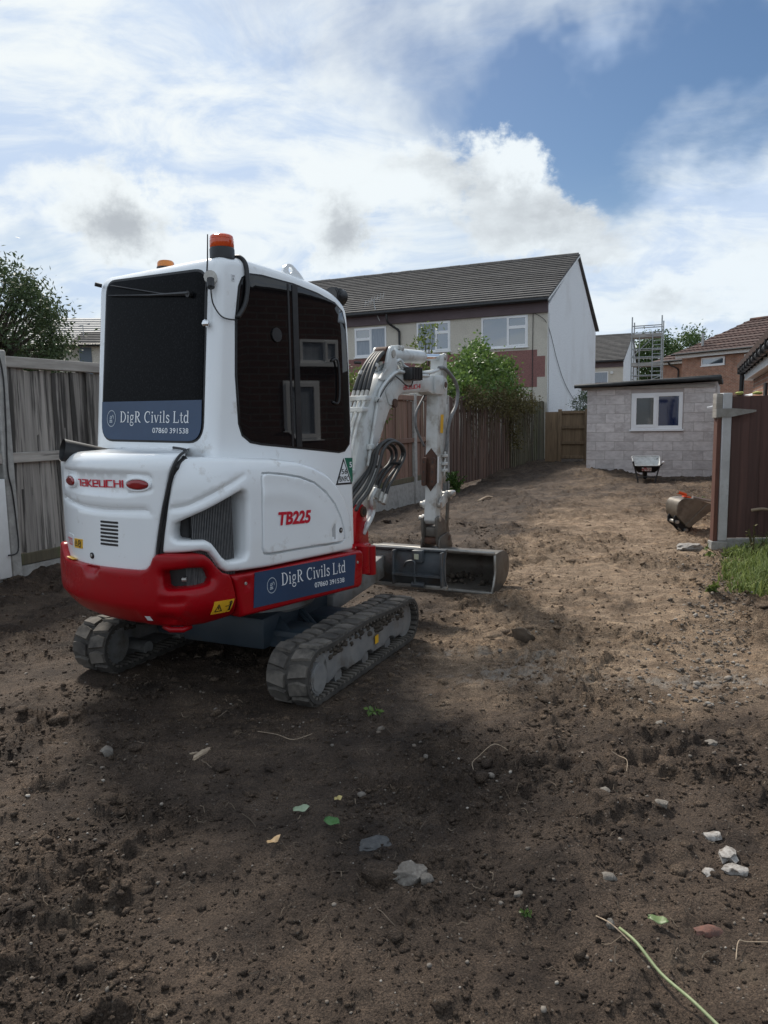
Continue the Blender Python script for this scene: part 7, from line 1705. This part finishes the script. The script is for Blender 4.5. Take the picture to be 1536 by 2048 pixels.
# ------------------------------------------------------------------ bits lying on the soil
def gz(x, y): return float(ground_h(np.array([x]), np.array([y]))[0])
def rock(name, label, x, y, sz, mat, seed, group=None, cat='stone', rz=0.0, rough=.20, tilt=0.0, lvl=2, sink=.38):
    r = np.random.default_rng(seed); bv, bf = ico(lvl + 1 if max(sz) > .05 else lvl); k = np.sign(bv) * np.abs(bv) ** .8
    off = np.array([[vnoise(np.array([p[0] * 1.3 + seed]), np.array([p[1] * 1.3 + p[2] * 2.1]), 5)[0]] for p in bv]); v = k * (1 + rough * 2.2 * off + rough * .4 * r.uniform(-1, 1, (len(bv), 1))) * np.array(sz)
    o = mk(name, v, bf, mat, None, sharp=45); o.location = (x, y, gz(x, y) + sz[2] * (1 - 2 * sink)); o.rotation_euler = (tilt, tilt * .5, rz); tag(o, label, cat, group); return o
ST = PM('pale grey stone', (.19, .17, .145), (.115, .10, .086), rough=.9, scale=70, bump=.7, bscale=160, c3=(.30, .27, .235), c3scale=45, c3lo=.55, c3hi=.7)
SL = PM('dark slate', (.045, .045, .046), (.085, .083, .08), rough=.7, scale=60, bump=.6, bscale=120)
PLS = PM('white plaster lump', (.38, .36, .335), (.19, .172, .155), rough=.9, scale=70, bump=.6, bscale=160, c3=(.12, .095, .075), c3scale=40, c3lo=.55, c3hi=.68)
BRK = PM('brick rubble', (.16, .07, .05), (.085, .05, .04), rough=.9, scale=60, bump=.6, bscale=140)
rock('flat_stone', 'large flat pale grey stone in the foreground soil', .06, 2.27, (.060, .040, .026), ST, 3, rz=.3, rough=.3)
rock('small_stone', 'small pale stone touching the large flat stone', .115, 2.235, (.022, .018, .016), ST, 4)
rock('slate_piece', 'flat dark slate beside the green leaf', -.05, 2.46, (.060, .040, .012), SL, 5, rz=.4)
rock('angular_stone', 'angular pale grey stone on the dark soil at left', -1.28, 3.25, (.030, .026, .036), ST, 6, rz=.8)
rock('mortar_slab', 'pale broken slab lying against the foot of the gate post', 3.42, 8.30, (.15, .09, .05), PLS, 7, cat='slab', rz=.2)
rock('soil_slab', 'brown broken slab standing in the soil in front of the bucket', .90, 4.83, (.075, .03, .07), PM('earthy slab', (.12, .09, .065), (.085, .064, .047), rough=.95, scale=14, bump=.5), 8, cat='slab', rz=-.5, tilt=.3)
for i, (x, y, s, lab) in enumerate(((1.12, 2.44, .024, 'white plaster lump farthest from the bottom edge in the right hand row'), (1.125, 2.335, .030, 'largest white plaster lump at the middle of the right hand row'), (1.115, 2.255, .026, 'white plaster lump nearest the bottom edge in the right hand row'), (1.03, 2.26, .02, 'pinkish white plaster lump left of the white row'))):
    rock('plaster_lump', lab, x, y, (s * 1.35, s, s * .6), PLS, 20 + i, cat='plaster', rough=.34, rz=i * 1.3)
rock('brick_piece', 'dull red brick fragment half buried near the bottom right', .91, 1.99, (.040, .022, .016), BRK, 31, cat='brick', rz=.2)
rock('pale_pebble', 'pale upright pebble left of the red brick fragment', .64, 2.02, (.013, .012, .019), ST, 32)
for i, (x, y, s, lab) in enumerate(((.70, 2.235, .019, 'rounded pale stone right of the large flat stone'), (.40, 2.17, .014, 'small rounded stone between the flat stone and the green stalk'), (.845, 2.78, .022, 'pale stone in the right foreground above the plaster row'), (1.02, 2.65, .022, 'buff stone just beyond the plaster row'), (1.45, 3.22, .028, 'bright pale stone lit near the right edge'), (1.30, 3.42, .022, 'pale rounded stone behind the bright lit stone'))):
    rock('rounded_stone', lab, x, y, (s * 1.2, s, s * .7), ST, 40 + i)
# common pebbles
r = np.random.default_rng(91); xy = scatter(80, 1.75, 9, -.1, 95); pm_ = []
for k in range(6):
    bv, bf = ico(2); v = np.sign(bv) * np.abs(bv) ** .9 * (1 + .10 * r.uniform(-1, 1, (len(bv), 1))) * np.array([1.2, .95, .7]); me = bpy.data.meshes.new('pebble'); me.from_pydata(v.tolist(), [], bf.tolist()); me.update(); me.polygons.foreach_set('use_smooth', [True] * len(me.polygons)); pm_.append(me)
PB = PM('pebble', (.17, .148, .125), (.10, .086, .072), rough=.85, scale=1.5, rand=.45, bump=.3, bscale=4)
for me in pm_: me.materials.append(PB)
for i in range(80):
    x, y = xy[i]; s = float(np.clip(np.exp(r.normal(math.log(.008), .35)), .005, .016)) * (y / 3) ** .35
    o = bpy.data.objects.new('pebble', pm_[i % 6]); COL.objects.link(o); o.location = (x, y, gz(x, y) + s * .35); o.scale = (s, s, s); o.rotation_euler = (r.normal(0, .3), r.normal(0, .3), r.uniform(0, 6)); tag(o, 'small rounded pebble loose on the churned soil', 'pebble', 'pebbles scattered over the soil')
# leaves, chips and stalks
def leaf_obj(name, label, x, y, L_, w, rz, c1, c2, curl=.25, cat='leaf'):
    v = []; f = []; n = 7
    for i in range(n):
        q = i / (n - 1); wd = w * math.sin(PI * min(1, q * .93 + .05)) ** .8
        for s in (-1, 0, 1): v.append((L_ * (q - .5), s * wd * .5, .012 + curl * L_ * (q - .5) ** 2 + abs(s) * wd * .22 + .004 * math.sin(9 * q + s)))
    for i in range(n - 1):
        for j in range(2): a = i * 3 + j; f.append((a, a + 1, a + 4, a + 3))
    o = mk(name, v, f, PM(name + ' tissue', c1, c2, rough=.5, scale=25), None, smooth=True); sm = o.modifiers.new('thick', 'SOLIDIFY'); sm.thickness = .0012; o.location = (x, y, gz(x, y) + .004); o.rotation_euler = (.15, -.1, rz); tag(o, label, cat); return o
leaf_obj('fallen_leaf', 'dark green leaf lying beside the dark slate', -.205, 2.555, .075, .045, -.7, (.05, .14, .035), (.09, .20, .06))
leaf_obj('fallen_leaf', 'pale grey green crumpled leaf above the dark green leaf', -.335, 2.72, .065, .04, .2, (.26, .33, .20), (.36, .42, .30), .5)
leaf_obj('fallen_leaf', 'curled tan leaf left of the dark green leaf', -.40, 2.43, .055, .024, .7, (.50, .32, .15), (.62, .42, .22), .9)
leaf_obj('fallen_leaf', 'small yellow leaf scrap beyond the dark green leaf', -.20, 2.81, .034, .026, .4, (.46, .36, .12), (.55, .45, .2), .6)
leaf_obj('fallen_leaf', 'green leaf sprig next to the red brick fragment', .77, 1.99, .06, .03, -.6, (.09, .14, .05), (.15, .20, .08), .3)
chip = rock('wood_chip', 'pale splintered wood chip lying behind the foreground', -.84, 3.22, (.060, .016, .014), MAT['wood_pale'], 51, cat='wood', rz=1.15, rough=.2)
rock('wood_splinter', 'thin splinter crossing the pale wood chip', -.875, 3.235, (.028, .006, .006), MAT['wood_pale'], 52, cat='wood', rz=.2)
gs = MB().tube(spline([(.655, 1.985, gz(.655, 1.985) + .02), (.675, 1.90, gz(.675, 1.9) + .030), (.705, 1.80, gz(.705, 1.8) + .028), (.745, 1.68, gz(.745, 1.68) + .03), (.80, 1.55, gz(.8, 1.55) + .03)], 5), [.0045] * 21, 7).build('green_stalk', PM('green stalk', (.17, .22, .10), (.25, .29, .15), rough=.55, scale=40), None, smooth=True); tag(gs, 'long pale green stalk lying at the bottom right', 'stalk')
g2 = MB().tube(spline([(.60, 2.03, gz(.6, 2.03) + .015), (.625, 1.97, gz(.625, 1.97) + .04), (.66, 1.915, gz(.66, 1.915) + .02)], 4), .0018, 5).build('dry_straw', MAT['wood_pale'], None); tag(g2, 'dry straw bent over the tip of the green stalk', 'straw')
for i, (p, lab) in enumerate(((((.93, 1.86), (.965, 1.92), (.995, 1.93), (1.06, 1.90)), 'forked dry root at the bottom right corner'), (((.98, 2.93), (1.0, 2.99), (.985, 3.05), (.96, 3.07)), 'hooked pale root in the middle right soil'), (((.36, 3.02), (.365, 3.10), (.40, 3.16), (.47, 3.18), (.53, 3.16)), 'arched pale root in the middle of the plot'), (((-.62, 3.42), (-.52, 3.36), (-.44, 3.33), (-.36, 3.40)), 'dry stem behind the pale wood chip'), (((1.66, 13.1), (1.86, 13.5), (1.98, 13.62)), 'pale broken root near the foot of the slat fence'))):
    rr4 = .0016 if i < 4 else .022
    o = MB().tube(spline([(x, y, gz(x, y) + .010 + .012 * (k % 2)) for k, (x, y) in enumerate(p)], 5), rr4, 5).build('dry_root', MAT['wood_pale'], None, smooth=True); tag(o, lab, 'root')
